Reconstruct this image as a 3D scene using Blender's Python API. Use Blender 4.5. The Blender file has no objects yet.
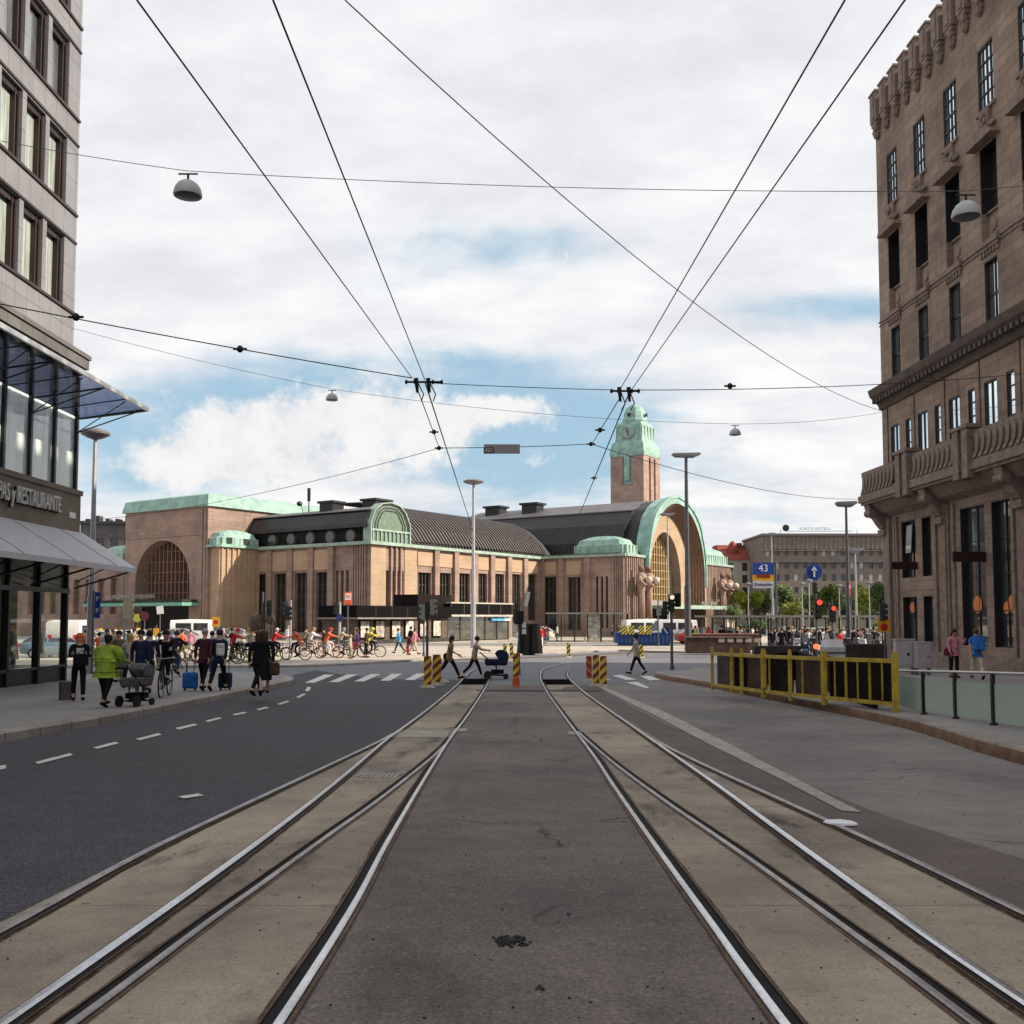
import bpy, bmesh, math, random
from mathutils import Vector, Matrix, noise
R=math.radians; random.seed(7)
scn=bpy.context.scene
COL=scn.collection
# ------------------------------------------------------------------ camera model
PIT=R(3.5); cP,sP=math.cos(PIT),math.sin(PIT); CZ=2.5
SHY=618-512-1000*math.tan(PIT)
cam=bpy.data.cameras.new('camera'); cam.sensor_width=36; cam.lens=36*1000/1024; cam.shift_y=SHY/1024
cam.clip_end=3000; cam.clip_start=.05
camo=bpy.data.objects.new('camera',cam); COL.objects.link(camo); camo.location=(0,0,CZ); camo.rotation_euler=(R(90)+PIT,0,0)
scn.camera=camo
def ray(px,py):
    x=(px-512)/1000; y=(512-py+SHY)/1000
    return (x, cP-sP*y, sP+cP*y)
def gz(Y): return 1.2*math.exp(-Y/19) if Y>0 else 1.2-Y*.06
def G(px,py):
    r=ray(px,py); Y=20
    for i in range(120):
        t=(gz(Y)-CZ)/r[2]; Y=Y*.5+.5*t*r[1]
    t=(gz(Y)-CZ)/r[2]
    return (r[0]*t,r[1]*t)
def GL(px,py,lift):
    x,y=G(px,py); k=1
    for i in range(8): k=(CZ-gz(y*k)-lift)/(CZ-gz(y))
    return (x*k,y*k)
def PY(px,py,Y):            # world point seen at px,py on depth Y
    r=ray(px,py); t=Y/r[1]; return Vector((r[0]*t,Y,CZ+r[2]*t))
def on_plane(px,py,O,N):
    r=ray(px,py); t=(O[0]*N[0]+O[1]*N[1])/(r[0]*N[0]+r[1]*N[1])
    return Vector((r[0]*t,r[1]*t,CZ+r[2]*t))
# ------------------------------------------------------------------ materials
MC={}
def newmat(name):
    m=bpy.data.materials.new(name); m.use_nodes=True; nt=m.node_tree; b=nt.nodes['Principled BSDF']; return m,nt,b
def N_(nt,t,**k):
    n=nt.nodes.new(t)
    for a,v in k.items():
        if a in n.inputs.keys() if not hasattr(n,a) else False: n.inputs[a].default_value=v
        else: setattr(n,a,v)
    return n
def mixc(nt,fac,a,b,mode='MIX'):
    n=nt.nodes.new('ShaderNodeMix'); n.data_type='RGBA'; n.blend_type=mode
    for i,v in ((0,fac),(6,a),(7,b)):
        if hasattr(v,'is_linked'): nt.links.new(v,n.inputs[i])
        else: n.inputs[i].default_value=v if i==0 else (*v,1)[:4]
    return n.outputs[2]
def math_(nt,op,a,b=0,c=0,clamp=False):
    n=nt.nodes.new('ShaderNodeMath'); n.operation=op; n.use_clamp=clamp
    for i,v in enumerate((a,b,c)):
        if hasattr(v,'is_linked'): nt.links.new(v,n.inputs[i])
        else: n.inputs[i].default_value=v
    return n.outputs[0]
def ramp(nt,fac,a,b,lo=0.,hi=1.):
    n=nt.nodes.new('ShaderNodeMapRange'); n.interpolation_type='SMOOTHSTEP'
    nt.links.new(fac,n.inputs[0]); n.inputs[1].default_value=a; n.inputs[2].default_value=b; n.inputs[3].default_value=lo; n.inputs[4].default_value=hi
    return n.outputs[0]
def nz(nt,vec,scale,detail=4,rough=.6):
    n=nt.nodes.new('ShaderNodeTexNoise'); n.inputs['Scale'].default_value=scale; n.inputs['Detail'].default_value=detail; n.inputs['Roughness'].default_value=rough
    if vec: nt.links.new(vec,n.inputs['Vector'])
    return n.outputs['Fac']
def objc(nt):
    return nt.nodes.new('ShaderNodeTexCoord').outputs['Object']
def scl(a,k): return tuple(min(1,max(0,x*k)) for x in a[:3])
def M(name,col,rough=.75,metal=0,var=.18,s=2.,fine=.1,fs=40.,bump=0.,spec=.3,grime=0.):
    if name in MC: return MC[name]
    m,nt,b=newmat(name); v=objc(nt)
    f=ramp(nt,nz(nt,v,s,5),.3,.7); c=mixc(nt,f,scl(col,1-var),scl(col,1+var))
    if fine:
        f2=nz(nt,v,fs,3,.7); f2=ramp(nt,f2,.3,.7); c=mixc(nt,f2,mixc(nt,1.,c,(1-fine,)*3,'MULTIPLY'),mixc(nt,1.,c,(1+fine,)*3,'MULTIPLY'))
        if bump:
            bp=nt.nodes.new('ShaderNodeBump'); bp.inputs['Strength'].default_value=bump; bp.inputs['Distance'].default_value=.01
            nt.links.new(f2,bp.inputs['Height']); nt.links.new(bp.outputs[0],b.inputs['Normal'])
    if grime:
        g=ramp(nt,nz(nt,v,2.3,7,.75),.54,.66); c=mixc(nt,math_(nt,'MULTIPLY',g,grime),c,(.05,.038,.028)); g=ramp(nt,nz(nt,v,11.,4,.7),.6,.68); c=mixc(nt,math_(nt,'MULTIPLY',g,grime),c,(.03,.022,.016))
    nt.links.new(c,b.inputs['Base Color'])
    b.inputs['Roughness'].default_value=rough; b.inputs['Metallic'].default_value=metal; b.inputs['Specular IOR Level'].default_value=spec
    MC[name]=m; return m
def MS(name,col,bw,rh,var=.14,mortar=.6,stain=.25,rough=.85,msz=.012,bump=.5,offset=.5,stk=.25):
    """coursed stone / panels; object coords, x+y along the wall, z up"""
    if name in MC: return MC[name]
    m,nt,b=newmat(name); v=objc(nt)
    sx=nt.nodes.new('ShaderNodeSeparateXYZ'); nt.links.new(v,sx.inputs[0])
    cx=nt.nodes.new('ShaderNodeCombineXYZ'); nt.links.new(math_(nt,'ADD',sx.outputs[0],sx.outputs[1]),cx.inputs[0]); nt.links.new(sx.outputs[2],cx.inputs[1])
    br=nt.nodes.new('ShaderNodeTexBrick'); nt.links.new(cx.outputs[0],br.inputs['Vector']); br.offset=offset
    br.inputs['Scale'].default_value=1; br.inputs['Brick Width'].default_value=bw; br.inputs['Row Height'].default_value=rh; br.inputs['Mortar Size'].default_value=msz
    br.inputs['Color1'].default_value=(*scl(col,1-var),1); br.inputs['Color2'].default_value=(*scl(col,1+var),1); br.inputs['Mortar'].default_value=(*scl(col,mortar),1)
    n1=ramp(nt,nz(nt,v,.35,6,.65),.35,.7); c=mixc(nt,1.,br.outputs['Color'],mixc(nt,n1,(1+stain*.4,)*3,(1-stain,)*3),'MULTIPLY')
    # streaks: noise stretched downwards
    mp=nt.nodes.new('ShaderNodeMapping'); mp.inputs['Scale'].default_value=(1.6,1.6,.12); nt.links.new(v,mp.inputs[0])
    n3=ramp(nt,nz(nt,mp.outputs[0],1.5,5,.7),.5,.75); c=mixc(nt,1.,c,mixc(nt,n3,(1,1,1),(1-stk,1-stk,1-stk)),'MULTIPLY')
    n2=ramp(nt,nz(nt,v,18,4,.8),.25,.75); c=mixc(nt,1.,c,mixc(nt,n2,(.86,)*3,(1.13,)*3),'MULTIPLY')
    nt.links.new(c,b.inputs['Base Color']); b.inputs['Roughness'].default_value=rough; b.inputs['Specular IOR Level'].default_value=.3
    bp=nt.nodes.new('ShaderNodeBump'); bp.inputs['Strength'].default_value=bump; bp.inputs['Distance'].default_value=.02
    h=math_(nt,'ADD',math_(nt,'MULTIPLY',br.outputs['Fac'],-.8),math_(nt,'MULTIPLY',n2,.35)); nt.links.new(h,bp.inputs['Height']); nt.links.new(bp.outputs[0],b.inputs['Normal'])
    MC[name]=m; return m
def Mground(name,col,speck=.3,patch=.15,crack=.0,rough=.9,sp_s=90,tint=None,bump=.4,dirt=.0,joint=0,spec=.22,specks=.5):
    m,nt,b=newmat(name); v=objc(nt)
    p=ramp(nt,nz(nt,v,.35,6,.62),.32,.68); c=mixc(nt,p,scl(col,1-patch),scl(tint or col,1+patch))
    p2=ramp(nt,nz(nt,v,3.,5,.7),.3,.7); c=mixc(nt,1.,c,mixc(nt,p2,(.9,)*3,(1.1,)*3),'MULTIPLY')
    s=nz(nt,v,sp_s,2,.8); s1=ramp(nt,s,.3,.7); c=mixc(nt,1.,c,mixc(nt,s1,(1-speck,)*3,(1+speck,)*3),'MULTIPLY')
    sv=nt.nodes.new('ShaderNodeTexVoronoi'); sv.inputs['Scale'].default_value=sp_s*.55; nt.links.new(v,sv.inputs['Vector'])
    lt=ramp(nt,nz(nt,v,sp_s*.6,1,.5),.66,.74); c=mixc(nt,math_(nt,'MULTIPLY',lt,specks*.55*speck/.3),c,scl(col,3.2))
    if dirt:
        mp=nt.nodes.new('ShaderNodeMapping'); mp.inputs['Scale'].default_value=(1.,.35,1); nt.links.new(v,mp.inputs[0])
        d=ramp(nt,nz(nt,mp.outputs[0],1.1,8,.72),.52,.72); c=mixc(nt,math_(nt,'MULTIPLY',d,dirt),c,scl((.035,.03,.026),1.))
        d3=ramp(nt,nz(nt,v,33.,3,.7),.66,.70); c=mixc(nt,math_(nt,'MULTIPLY',d3,dirt),c,(.03,.026,.022))
        d2=ramp(nt,nz(nt,v,9.,3,.6),.68,.74); c=mixc(nt,math_(nt,'MULTIPLY',d2,dirt*.9),c,(.03,.026,.022))
    if crack:
        wv=nt.nodes.new('ShaderNodeTexVoronoi'); wv.feature='DISTANCE_TO_EDGE'; wv.inputs['Scale'].default_value=.33
        nd=nt.nodes.new('ShaderNodeTexNoise'); nd.inputs['Scale'].default_value=1.3; nd.inputs['Detail'].default_value=6; nt.links.new(v,nd.inputs['Vector'])
        vv=nt.nodes.new('ShaderNodeVectorMath'); vv.operation='MULTIPLY_ADD'; vv.inputs[1].default_value=(.9,.9,.9); nt.links.new(nd.outputs['Color'],vv.inputs[0]); nt.links.new(v,vv.inputs[2]); nt.links.new(vv.outputs[0],wv.inputs['Vector'])
        k=ramp(nt,wv.outputs['Distance'],.0,.012,1,0); msk=ramp(nt,nz(nt,v,.6,2),.5,.6); k=math_(nt,'MULTIPLY',math_(nt,'MULTIPLY',k,msk),crack); c=mixc(nt,k,c,(.02,.018,.018))
    if joint:
        sx=nt.nodes.new('ShaderNodeSeparateXYZ'); nt.links.new(v,sx.inputs[0])
        j=math_(nt,'PINGPONG',math_(nt,'ADD',sx.outputs[1],math_(nt,'MULTIPLY',nz(nt,v,1.5,3),.05)),joint/2); j=ramp(nt,j,.0,.014,1,0); c=mixc(nt,math_(nt,'MULTIPLY',j,.55),c,(.05,.04,.032))
    nt.links.new(c,b.inputs['Base Color']); b.inputs['Specular IOR Level'].default_value=spec
    nt.links.new(ramp(nt,p,0,1,rough-.12,rough),b.inputs['Roughness'])
    bp=nt.nodes.new('ShaderNodeBump'); bp.inputs['Strength'].default_value=bump; bp.inputs['Distance'].default_value=.006; nt.links.new(s,bp.inputs['Height']); nt.links.new(bp.outputs[0],b.inputs['Normal'])
    return m
def Mstripe(name,c1,c2,per,ax=(1,0,1),rough=.5):
    if name in MC: return MC[name]
    m,nt,b=newmat(name); v=objc(nt)
    d=nt.nodes.new('ShaderNodeVectorMath'); d.operation='DOT_PRODUCT'; nt.links.new(v,d.inputs[0]); d.inputs[1].default_value=ax
    f=math_(nt,'GREATER_THAN',math_(nt,'FRACT',math_(nt,'ADD',math_(nt,'DIVIDE',d.outputs['Value'],per),10.)),.5)
    c=mixc(nt,f,c1,c2); n=ramp(nt,nz(nt,v,12,4),.3,.7); c=mixc(nt,1.,c,mixc(nt,n,(.8,)*3,(1.05,)*3),'MULTIPLY'); nt.links.new(c,b.inputs['Base Color']); b.inputs['Roughness'].default_value=rough
    MC[name]=m; return m
def Mglass(name,col,rough=.04,var=.25,s=.8,spec=.8,stretch=(1,1,1)):
    """window pane: reflective glass over a dim interior or curtain"""
    if name in MC: return MC[name]
    m,nt,b=newmat(name); v=objc(nt); mp=nt.nodes.new('ShaderNodeMapping'); mp.inputs['Scale'].default_value=stretch; nt.links.new(v,mp.inputs[0])
    f=ramp(nt,nz(nt,mp.outputs[0],s,3),.35,.65); c=mixc(nt,f,scl(col,1-var),scl(col,1+var)); nt.links.new(c,b.inputs['Base Color'])
    b.inputs['Roughness'].default_value=.5; b.inputs['Specular IOR Level'].default_value=.3
    b.inputs['Coat Weight'].default_value=1; b.inputs['Coat Roughness'].default_value=rough; b.inputs['Coat IOR'].default_value=1.4+spec
    MC[name]=m; return m
def Memit(name,col,st):
    if name in MC: return MC[name]
    m,nt,b=newmat(name); b.inputs['Base Color'].default_value=(*scl(col,.6),1); b.inputs['Emission Color'].default_value=(*col,1); b.inputs['Emission Strength'].default_value=st
    MC[name]=m; return m
# ------------------------------------------------------------------ mesh builder
class MB:
    def __init__(s): s.v=[]; s.f=[]; s.m=[]; s.mi=0
    def add(s,vs,fs):
        o=len(s.v); s.v+=[tuple(v) for v in vs]; s.f+=[[i+o for i in f] for f in fs]; s.m+=[s.mi]*len(fs); return s
    def quad(s,*p): return s.add(p,[list(range(len(p)))])
    def box(s,x0,x1,y0,y1,z0,z1):
        return s.add([(x,y,z) for z in (z0,z1) for (x,y) in ((x0,y0),(x1,y0),(x1,y1),(x0,y1))],[[3,2,1,0],[4,5,6,7],[0,1,5,4],[1,2,6,5],[2,3,7,6],[3,0,4,7]])
    def obox(s,c,sx,sy,sz,rz=0,rx=0,ry=0):
        m=Matrix.Translation(c)@Matrix.Rotation(rz,4,'Z')@Matrix.Rotation(ry,4,'Y')@Matrix.Rotation(rx,4,'X')
        return s.add([m@Vector((x*sx/2,y*sy/2,z*sz/2)) for z in (-1,1) for (x,y) in ((-1,-1),(1,-1),(1,1),(-1,1))],[[3,2,1,0],[4,5,6,7],[0,1,5,4],[1,2,6,5],[2,3,7,6],[3,0,4,7]])
    def cyl(s,p0,p1,r0,r1=None,n=8,cap=True):
        r1=r0 if r1 is None else r1; p0=Vector(p0); p1=Vector(p1); d=(p1-p0).normalized()
        a=d.orthogonal().normalized(); b=d.cross(a); vs=[]
        for p,r in ((p0,r0),(p1,r1)):
            for i in range(n):
                t=2*math.pi*(i+.5)/n; vs.append(p+(a*math.cos(t)+b*math.sin(t))*r)
        fs=[[i,(i+1)%n,n+(i+1)%n,n+i] for i in range(n)]
        if cap: fs+=[list(range(n))[::-1],list(range(n,2*n))]
        return s.add(vs,fs)
    def tube(s,pts,r,n=6):
        pts=[Vector(p) for p in pts]; k=len(pts); vs=[]; up=Vector((0,0,1))
        for i,p in enumerate(pts):
            d=(pts[min(i+1,k-1)]-pts[max(i-1,0)]).normalized(); a=d.cross(up)
            if a.length<1e-3: a=Vector((1,0,0))
            a.normalize(); b=d.cross(a); rr=r[i] if isinstance(r,(list,tuple)) else r
            for j in range(n):
                t=2*math.pi*j/n; vs.append(p+(a*math.cos(t)+b*math.sin(t))*rr)
        fs=[[i*n+j,i*n+(j+1)%n,(i+1)*n+(j+1)%n,(i+1)*n+j] for i in range(k-1) for j in range(n)]+[list(range(n)),list(range((k-1)*n,k*n))]
        return s.add(vs,fs)
    def lathe(s,prof,c=(0,0,0),n=16,ax='z',ph=0.):
        vs=[]; k=len(prof)
        for r,z in prof:
            for j in range(n):
                t=2*math.pi*j/n+ph; x,y=r*math.cos(t),r*math.sin(t)
                q=(x,y,z) if ax=='z' else ((z,x,y) if ax=='x' else (x,z,y)); vs.append((q[0]+c[0],q[1]+c[1],q[2]+c[2]))
        fs=[[i*n+j,i*n+(j+1)%n,(i+1)*n+(j+1)%n,(i+1)*n+j] for i in range(k-1) for j in range(n)]+[list(range(n)),list(range((k-1)*n,k*n))]
        return s.add(vs,fs)
    def ell(s,c,rx,ry,rz,nu=12,nv=8):
        prof=[(math.sin(math.pi*i/nv),-math.cos(math.pi*i/nv)) for i in range(nv+1)]; vs=[];
        for r,z in prof:
            for j in range(nu):
                t=2*math.pi*j/nu; vs.append((c[0]+rx*max(r,.01)*math.cos(t),c[1]+ry*max(r,.01)*math.sin(t),c[2]+rz*z))
        return s.add(vs,[[i*nu+j,i*nu+(j+1)%nu,(i+1)*nu+(j+1)%nu,(i+1)*nu+j] for i in range(nv) for j in range(nu)])
    def prism(s,poly,a,b,ax='y'):
        """poly of 2D points extruded: ax y -> (x,z), ax x -> (y,z), ax z -> (x,y)"""
        n=len(poly)
        def q(p,t): return (p[0],t,p[1]) if ax=='y' else ((t,p[0],p[1]) if ax=='x' else (p[0],p[1],t))
        return s.add([q(p,a) for p in poly]+[q(p,b) for p in poly],[list(range(n)),list(range(n,2*n))[::-1]]+[[i,(i+1)%n,n+(i+1)%n,n+i] for i in range(n)])
    def facade(s,O,U,Nn,u0,u1,z0,z1,holes,depth):
        def p(u,z,d=0): return (O[0]+U[0]*u-Nn[0]*d,O[1]+U[1]*u-Nn[1]*d,z)
        us=sorted({u0,u1,*[h[0] for h in holes],*[h[1] for h in holes]}); zs=sorted({z0,z1,*[h[2] for h in holes],*[h[3] for h in holes]})
        us=[u for u in us if u0<=u<=u1]; zs=[z for z in zs if z0<=z<=z1]
        for a,b in zip(us,us[1:]):
            for c,d in zip(zs,zs[1:]):
                um,zm=(a+b)/2,(c+d)/2
                if not any(h[0]<um<h[1] and h[2]<zm<h[3] for h in holes): s.quad(p(a,c),p(b,c),p(b,d),p(a,d))
        for a,b,c,d in [h[:4] for h in holes]:
            s.quad(p(a,c),p(a,d),p(a,d,depth),p(a,c,depth)); s.quad(p(b,c),p(b,d),p(b,d,depth),p(b,c,depth))
            s.quad(p(a,d),p(b,d),p(b,d,depth),p(a,d,depth)); s.quad(p(a,c),p(b,c),p(b,c,depth),p(a,c,depth))
        return s
    def mesh(s,name,mats):
        me=bpy.data.meshes.new(name); me.from_pydata(s.v,[],s.f)
        for m in (mats if isinstance(mats,(list,tuple)) else [mats]): me.materials.append(m)
        me.polygons.foreach_set('material_index',s.m); me.update(); return me
    def build(s,name,mats,parent=None,smooth=False,bevel=0,loc=None,fixn=True):
        me=s.mesh(name,mats)
        if fixn:
            bm=bmesh.new(); bm.from_mesh(me); bmesh.ops.recalc_face_normals(bm,faces=bm.faces); bm.to_mesh(me); bm.free()
        if smooth:
            for p in me.polygons: p.use_smooth=True
        o=bpy.data.objects.new(name,me); COL.objects.link(o)
        if parent: o.parent=parent
        if loc: o.location=loc
        if smooth=='a':
            try: me.set_sharp_from_angle(angle=R(40))
            except Exception: pass
        if bevel:
            b=o.modifiers.new('bevel','BEVEL'); b.width=bevel; b.segments=2; b.limit_method='ANGLE'
        return o
def T(o,label=None,cat=None,group=None,kind=None):
    if label: o['label']=label
    if cat: o['category']=cat
    if group: o['group']=group
    if kind: o['kind']=kind
    return o
def E_(name,loc=(0,0,0),rz=0,label=None,cat=None,group=None):
    o=bpy.data.objects.new(name,None); COL.objects.link(o); o.location=loc; o.rotation_euler=(0,0,rz); o.empty_display_size=.2
    return T(o,label,cat,group)
def kids(o): return [c for c in COL.objects if c.parent==o]
def dup(o,loc=None,rz=None,label=None,parent=None,scale=None,top=True):
    c=o.copy(); COL.objects.link(c); 
    if parent is not None: c.parent=parent
    if loc is not None: c.location=loc
    if rz is not None: c.rotation_euler=(0,0,rz)
    if scale is not None: c.scale=scale
    if label: c['label']=label
    for k in list(o.children):
        dup(k,parent=c,top=False)
    return c
def each(name,boxes,mat,parent):
    return [MB().box(*b).build(name,mat,parent) for b in boxes]
def inst(o,name,parent,loc=(0,0,0),rz=0,scale=None):
    """same mesh, new object"""
    c=bpy.data.objects.new(name,o.data); COL.objects.link(c); c.parent=parent; c.location=loc; c.rotation_euler=(0,0,rz)
    if scale: c.scale=scale
    return c
def text(name,s,size,mat,parent,loc,rot,ext=.02,align='CENTER',sx=1):
    cu=bpy.data.curves.new(name,'FONT'); cu.body=s; cu.size=size; cu.extrude=ext; cu.align_x=align; cu.align_y='CENTER'
    t=bpy.data.objects.new(name,cu); COL.objects.link(t); dg=bpy.context.evaluated_depsgraph_get(); me=bpy.data.meshes.new_from_object(t.evaluated_get(dg))
    bpy.data.objects.remove(t); o=bpy.data.objects.new(name,me); me.materials.clear(); me.materials.append(mat); COL.objects.link(o); o.parent=parent; o.location=loc; o.rotation_euler=rot; o.scale=(sx,1,1); return o
YL=[-30,-10,-5,0]+[i*.75 for i in range(1,28)]+[22,24,26,28,30,33,36,40,45,50,56,62,70,80,95]
def gsheet(name,pts,dz,mat,side=0,kind='structure',lab=None):
    bm=bmesh.new(); vs=[bm.verts.new((p[0],p[1],0)) for p in pts]; bm.faces.new(vs)
    for y in YL:
        bmesh.ops.bisect_plane(bm,geom=bm.verts[:]+bm.edges[:]+bm.faces[:],plane_co=(0,y,0),plane_no=(0,1,0),dist=1e-4)
    if side:
        r=bmesh.ops.extrude_edge_only(bm,edges=[e for e in bm.edges if e.is_boundary]); low={v for v in r['geom'] if isinstance(v,bmesh.types.BMVert)}
    else: low=set()
    for v in bm.verts: v.co.z=gz(v.co.y)+(dz-side if v in low else dz)
    bmesh.ops.recalc_face_normals(bm,faces=bm.faces)
    me=bpy.data.meshes.new(name); bm.to_mesh(me); bm.free(); me.materials.append(mat)
    o=bpy.data.objects.new(name,me); COL.objects.link(o)
    if kind: o['kind']=kind
    return o
def dens(pts,step=.6):
    out=[]
    for a,b in zip(pts,pts[1:]):
        a=Vector(a[:2]); b=Vector(b[:2]); n=max(1,int((b-a).length/step))
        out+=[a+(b-a)*i/n for i in range(n)]
    return out+[Vector(pts[-1][:2])]
def smoothp(pts,n=6):
    """catmull-rom"""
    P=[Vector(p[:2]) for p in pts]; P=[P[0]*2-P[1]]+P+[P[-1]*2-P[-2]]; out=[]
    for i in range(1,len(P)-2):
        a,b,c,d=P[i-1:i+3]
        for k in range(n):
            t=k/n; out.append(.5*((2*b)+(c-a)*t+(2*a-5*b+4*c-d)*t*t+(3*b-a-3*c+d)*t**3))
    return out+[P[-2]]
def ribbon(mb,pts,prof):
    """sweep a cross-section (offset to the right, height above the ground) along a ground path"""
    k=len(pts); n=len(prof); vs=[]
    for i,p in enumerate(pts):
        d=(pts[min(i+1,k-1)]-pts[max(i-1,0)]).normalized(); r=Vector((d.y,-d.x))
        for o,z in prof:
            q=p+r*o; vs.append((q.x,q.y,gz(p.y)+z))
    mb.add(vs,[[i*n+j,i*n+j+1,(i+1)*n+j+1,(i+1)*n+j] for i in range(k-1) for j in range(n-1)])
# ------------------------------------------------------------------ world, sun
SUNH=Vector((.992,-.12)).normalized(); EL=R(31)
S=Vector((SUNH.x*math.cos(EL),SUNH.y*math.cos(EL),math.sin(EL)))
w=bpy.data.worlds.new('World'); scn.world=w; w.use_nodes=True; nt=w.node_tree; bg=nt.nodes['Background']
sky=nt.nodes.new('ShaderNodeTexSky'); sky.sky_type='NISHITA'; sky.sun_disc=False; sky.sun_elevation=EL; sky.sun_rotation=math.atan2(SUNH.x,SUNH.y)
tc=nt.nodes.new('ShaderNodeTexCoord'); gen=tc.outputs['Generated']; sp=nt.nodes.new('ShaderNodeSeparateXYZ'); nt.links.new(gen,sp.inputs[0])
zz=math_(nt,'ADD',math_(nt,'MAXIMUM',sp.outputs[2],0.),.22)
cx=nt.nodes.new('ShaderNodeCombineXYZ'); nt.links.new(math_(nt,'DIVIDE',sp.outputs[0],zz),cx.inputs[0]); nt.links.new(math_(nt,'DIVIDE',sp.outputs[1],zz),cx.inputs[1])
cv=cx.outputs[0]
def blob(dx,dz,rx,rz):            # soft lobe round a compass direction (dx ahead-right, dz up)
    a=math_(nt,'POWER',math_(nt,'DIVIDE',math_(nt,'SUBTRACT',math_(nt,'DIVIDE',sp.outputs[0],math_(nt,'MAXIMUM',sp.outputs[1],.05)),dx),rx),2.)
    b=math_(nt,'POWER',math_(nt,'DIVIDE',math_(nt,'SUBTRACT',math_(nt,'DIVIDE',sp.outputs[2],math_(nt,'MAXIMUM',sp.outputs[1],.05)),dz),rz),2.)
    return math_(nt,'EXPONENT',math_(nt,'MULTIPLY',math_(nt,'ADD',a,b),-1.))
front=math_(nt,'GREATER_THAN',sp.outputs[1],.05)
mpc=nt.nodes.new('ShaderNodeMapping'); mpc.inputs['Scale'].default_value=(1.,1.5,1.); mpc.inputs['Rotation'].default_value=(0,0,.35); nt.links.new(cv,mpc.inputs[0])
n1=nz(nt,mpc.outputs[0],1.6,9,.58)
holes=None
for q,a in (((-.20,.205,.30,.050),.62),((.02,.155,.16,.07),.62),((-.04,.375,.17,.034),.55),((.36,.315,.13,.022),.48),((-.37,.16,.10,.04),.40),((.07,.19,.06,.04),.3),((-.10,.26,.14,.02),.25)):
    h=math_(nt,'MULTIPLY',blob(*q),a); holes=h if holes is None else math_(nt,'ADD',holes,h)
puff=None
for q,a in (((-.17,.200,.12,.040),.62),((-.07,.195,.05,.03),.45),((0.0,.210,.04,.016),.62),((-.29,.185,.08,.04),.5),((-.20,.150,.14,.02),.45),((-.36,.15,.06,.03),.5),((.06,.16,.08,.012),.25)):
    h=math_(nt,'MULTIPLY',blob(*q),a); puff=h if puff is None else math_(nt,'ADD',puff,h)
nd=nz(nt,gen,15.,10,.66); nd2=nz(nt,gen,9.,8,.6)
cov=math_(nt,'ADD',math_(nt,'MULTIPLY',n1,1.0),.24)
cov=math_(nt,'SUBTRACT',cov,math_(nt,'MULTIPLY',math_(nt,'MULTIPLY',holes,front),.75))
cov=math_(nt,'ADD',cov,math_(nt,'MULTIPLY',math_(nt,'SUBTRACT',nd2,.5),.55))
m1=ramp(nt,cov,.28,.66)
pc=math_(nt,'ADD',puff,math_(nt,'MULTIPLY',math_(nt,'SUBTRACT',nd,.5),2.0)); m2=math_(nt,'MULTIPLY',ramp(nt,pc,.22,.62),front)
skyc=mixc(nt,.72,sky.outputs[0],(4.3,6.5,8.1))
shade=ramp(nt,nz(nt,mpc.outputs[0],2.6,8,.6),.3,.7)
lo=ramp(nt,sp.outputs[2],.0,.45)
cl=mixc(nt,shade,mixc(nt,lo,(7.8,7.85,8.2),(7.5,7.55,8.05)),mixc(nt,lo,(9.9,9.8,9.6),(9.6,9.6,9.6)))
c1=mixc(nt,math_(nt,'MULTIPLY',m1,.97),skyc,cl)
pcol=mixc(nt,ramp(nt,nd,.35,.62),(8.1,7.95,8.1),(9.5,9.25,9.0))
c2=mixc(nt,math_(nt,'MULTIPLY',m2,.9),c1,pcol)
nt.links.new(c2,bg.inputs[0]); bg.inputs[1].default_value=.074
sl=bpy.data.lights.new('sun','SUN'); sl.energy=5.0; sl.angle=R(.5); sl.color=(1,.88,.73)
so=bpy.data.objects.new('sun',sl); COL.objects.link(so); so.rotation_euler=S.to_track_quat('Z','Y').to_euler(); so.location=(60,-10,60)
scn.view_settings.view_transform='Standard'; scn.view_settings.look='None'; scn.view_settings.exposure=.5; scn.view_settings.gamma=1
# ------------------------------------------------------------------ ground
asph=Mground('asphalt_centre',(.140,.118,.110),speck=.34,patch=.30,crack=.8,sp_s=52,dirt=.45,specks=.45)
asphL=Mground('asphalt_new',(.060,.058,.067),speck=.75,patch=.2,sp_s=62,bump=.9)
asphR=Mground('asphalt_old',(.165,.152,.148),speck=.2,patch=.2,crack=.5,sp_s=60,tint=(.185,.172,.163),dirt=.15)
asphF=Mground('asphalt_junction',(.15,.155,.17),speck=.12,patch=.12,sp_s=30,crack=.3)
conc=Mground('concrete_bed',(.285,.24,.19),speck=.16,patch=.34,sp_s=60,specks=.1,dirt=.95,joint=1.9,bump=.5)
pave=Mground('paving',(.42,.37,.31),speck=.1,patch=.16,sp_s=12,joint=0)
walk=Mground('sidewalk_paving',(.25,.235,.23),speck=.2,patch=.12,sp_s=60,dirt=.2)
kerbm=MS('kerb_granite',(.31,.275,.25),1.15,6,var=.14,mortar=.35,stain=.3,bump=.4,msz=.02,offset=0)
kerbb=M('kerb_brown',(.19,.105,.062),var=.25,s=3,fine=.25,fs=60,bump=.4,grime=.6)
paint=M('road_paint',(.56,.55,.52),var=.2,s=5,fine=.3,fs=45,rough=.6); paintw=M('road_paint_worn',(.30,.285,.25),var=.22,s=4,fine=.35,fs=50,rough=.7)
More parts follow.
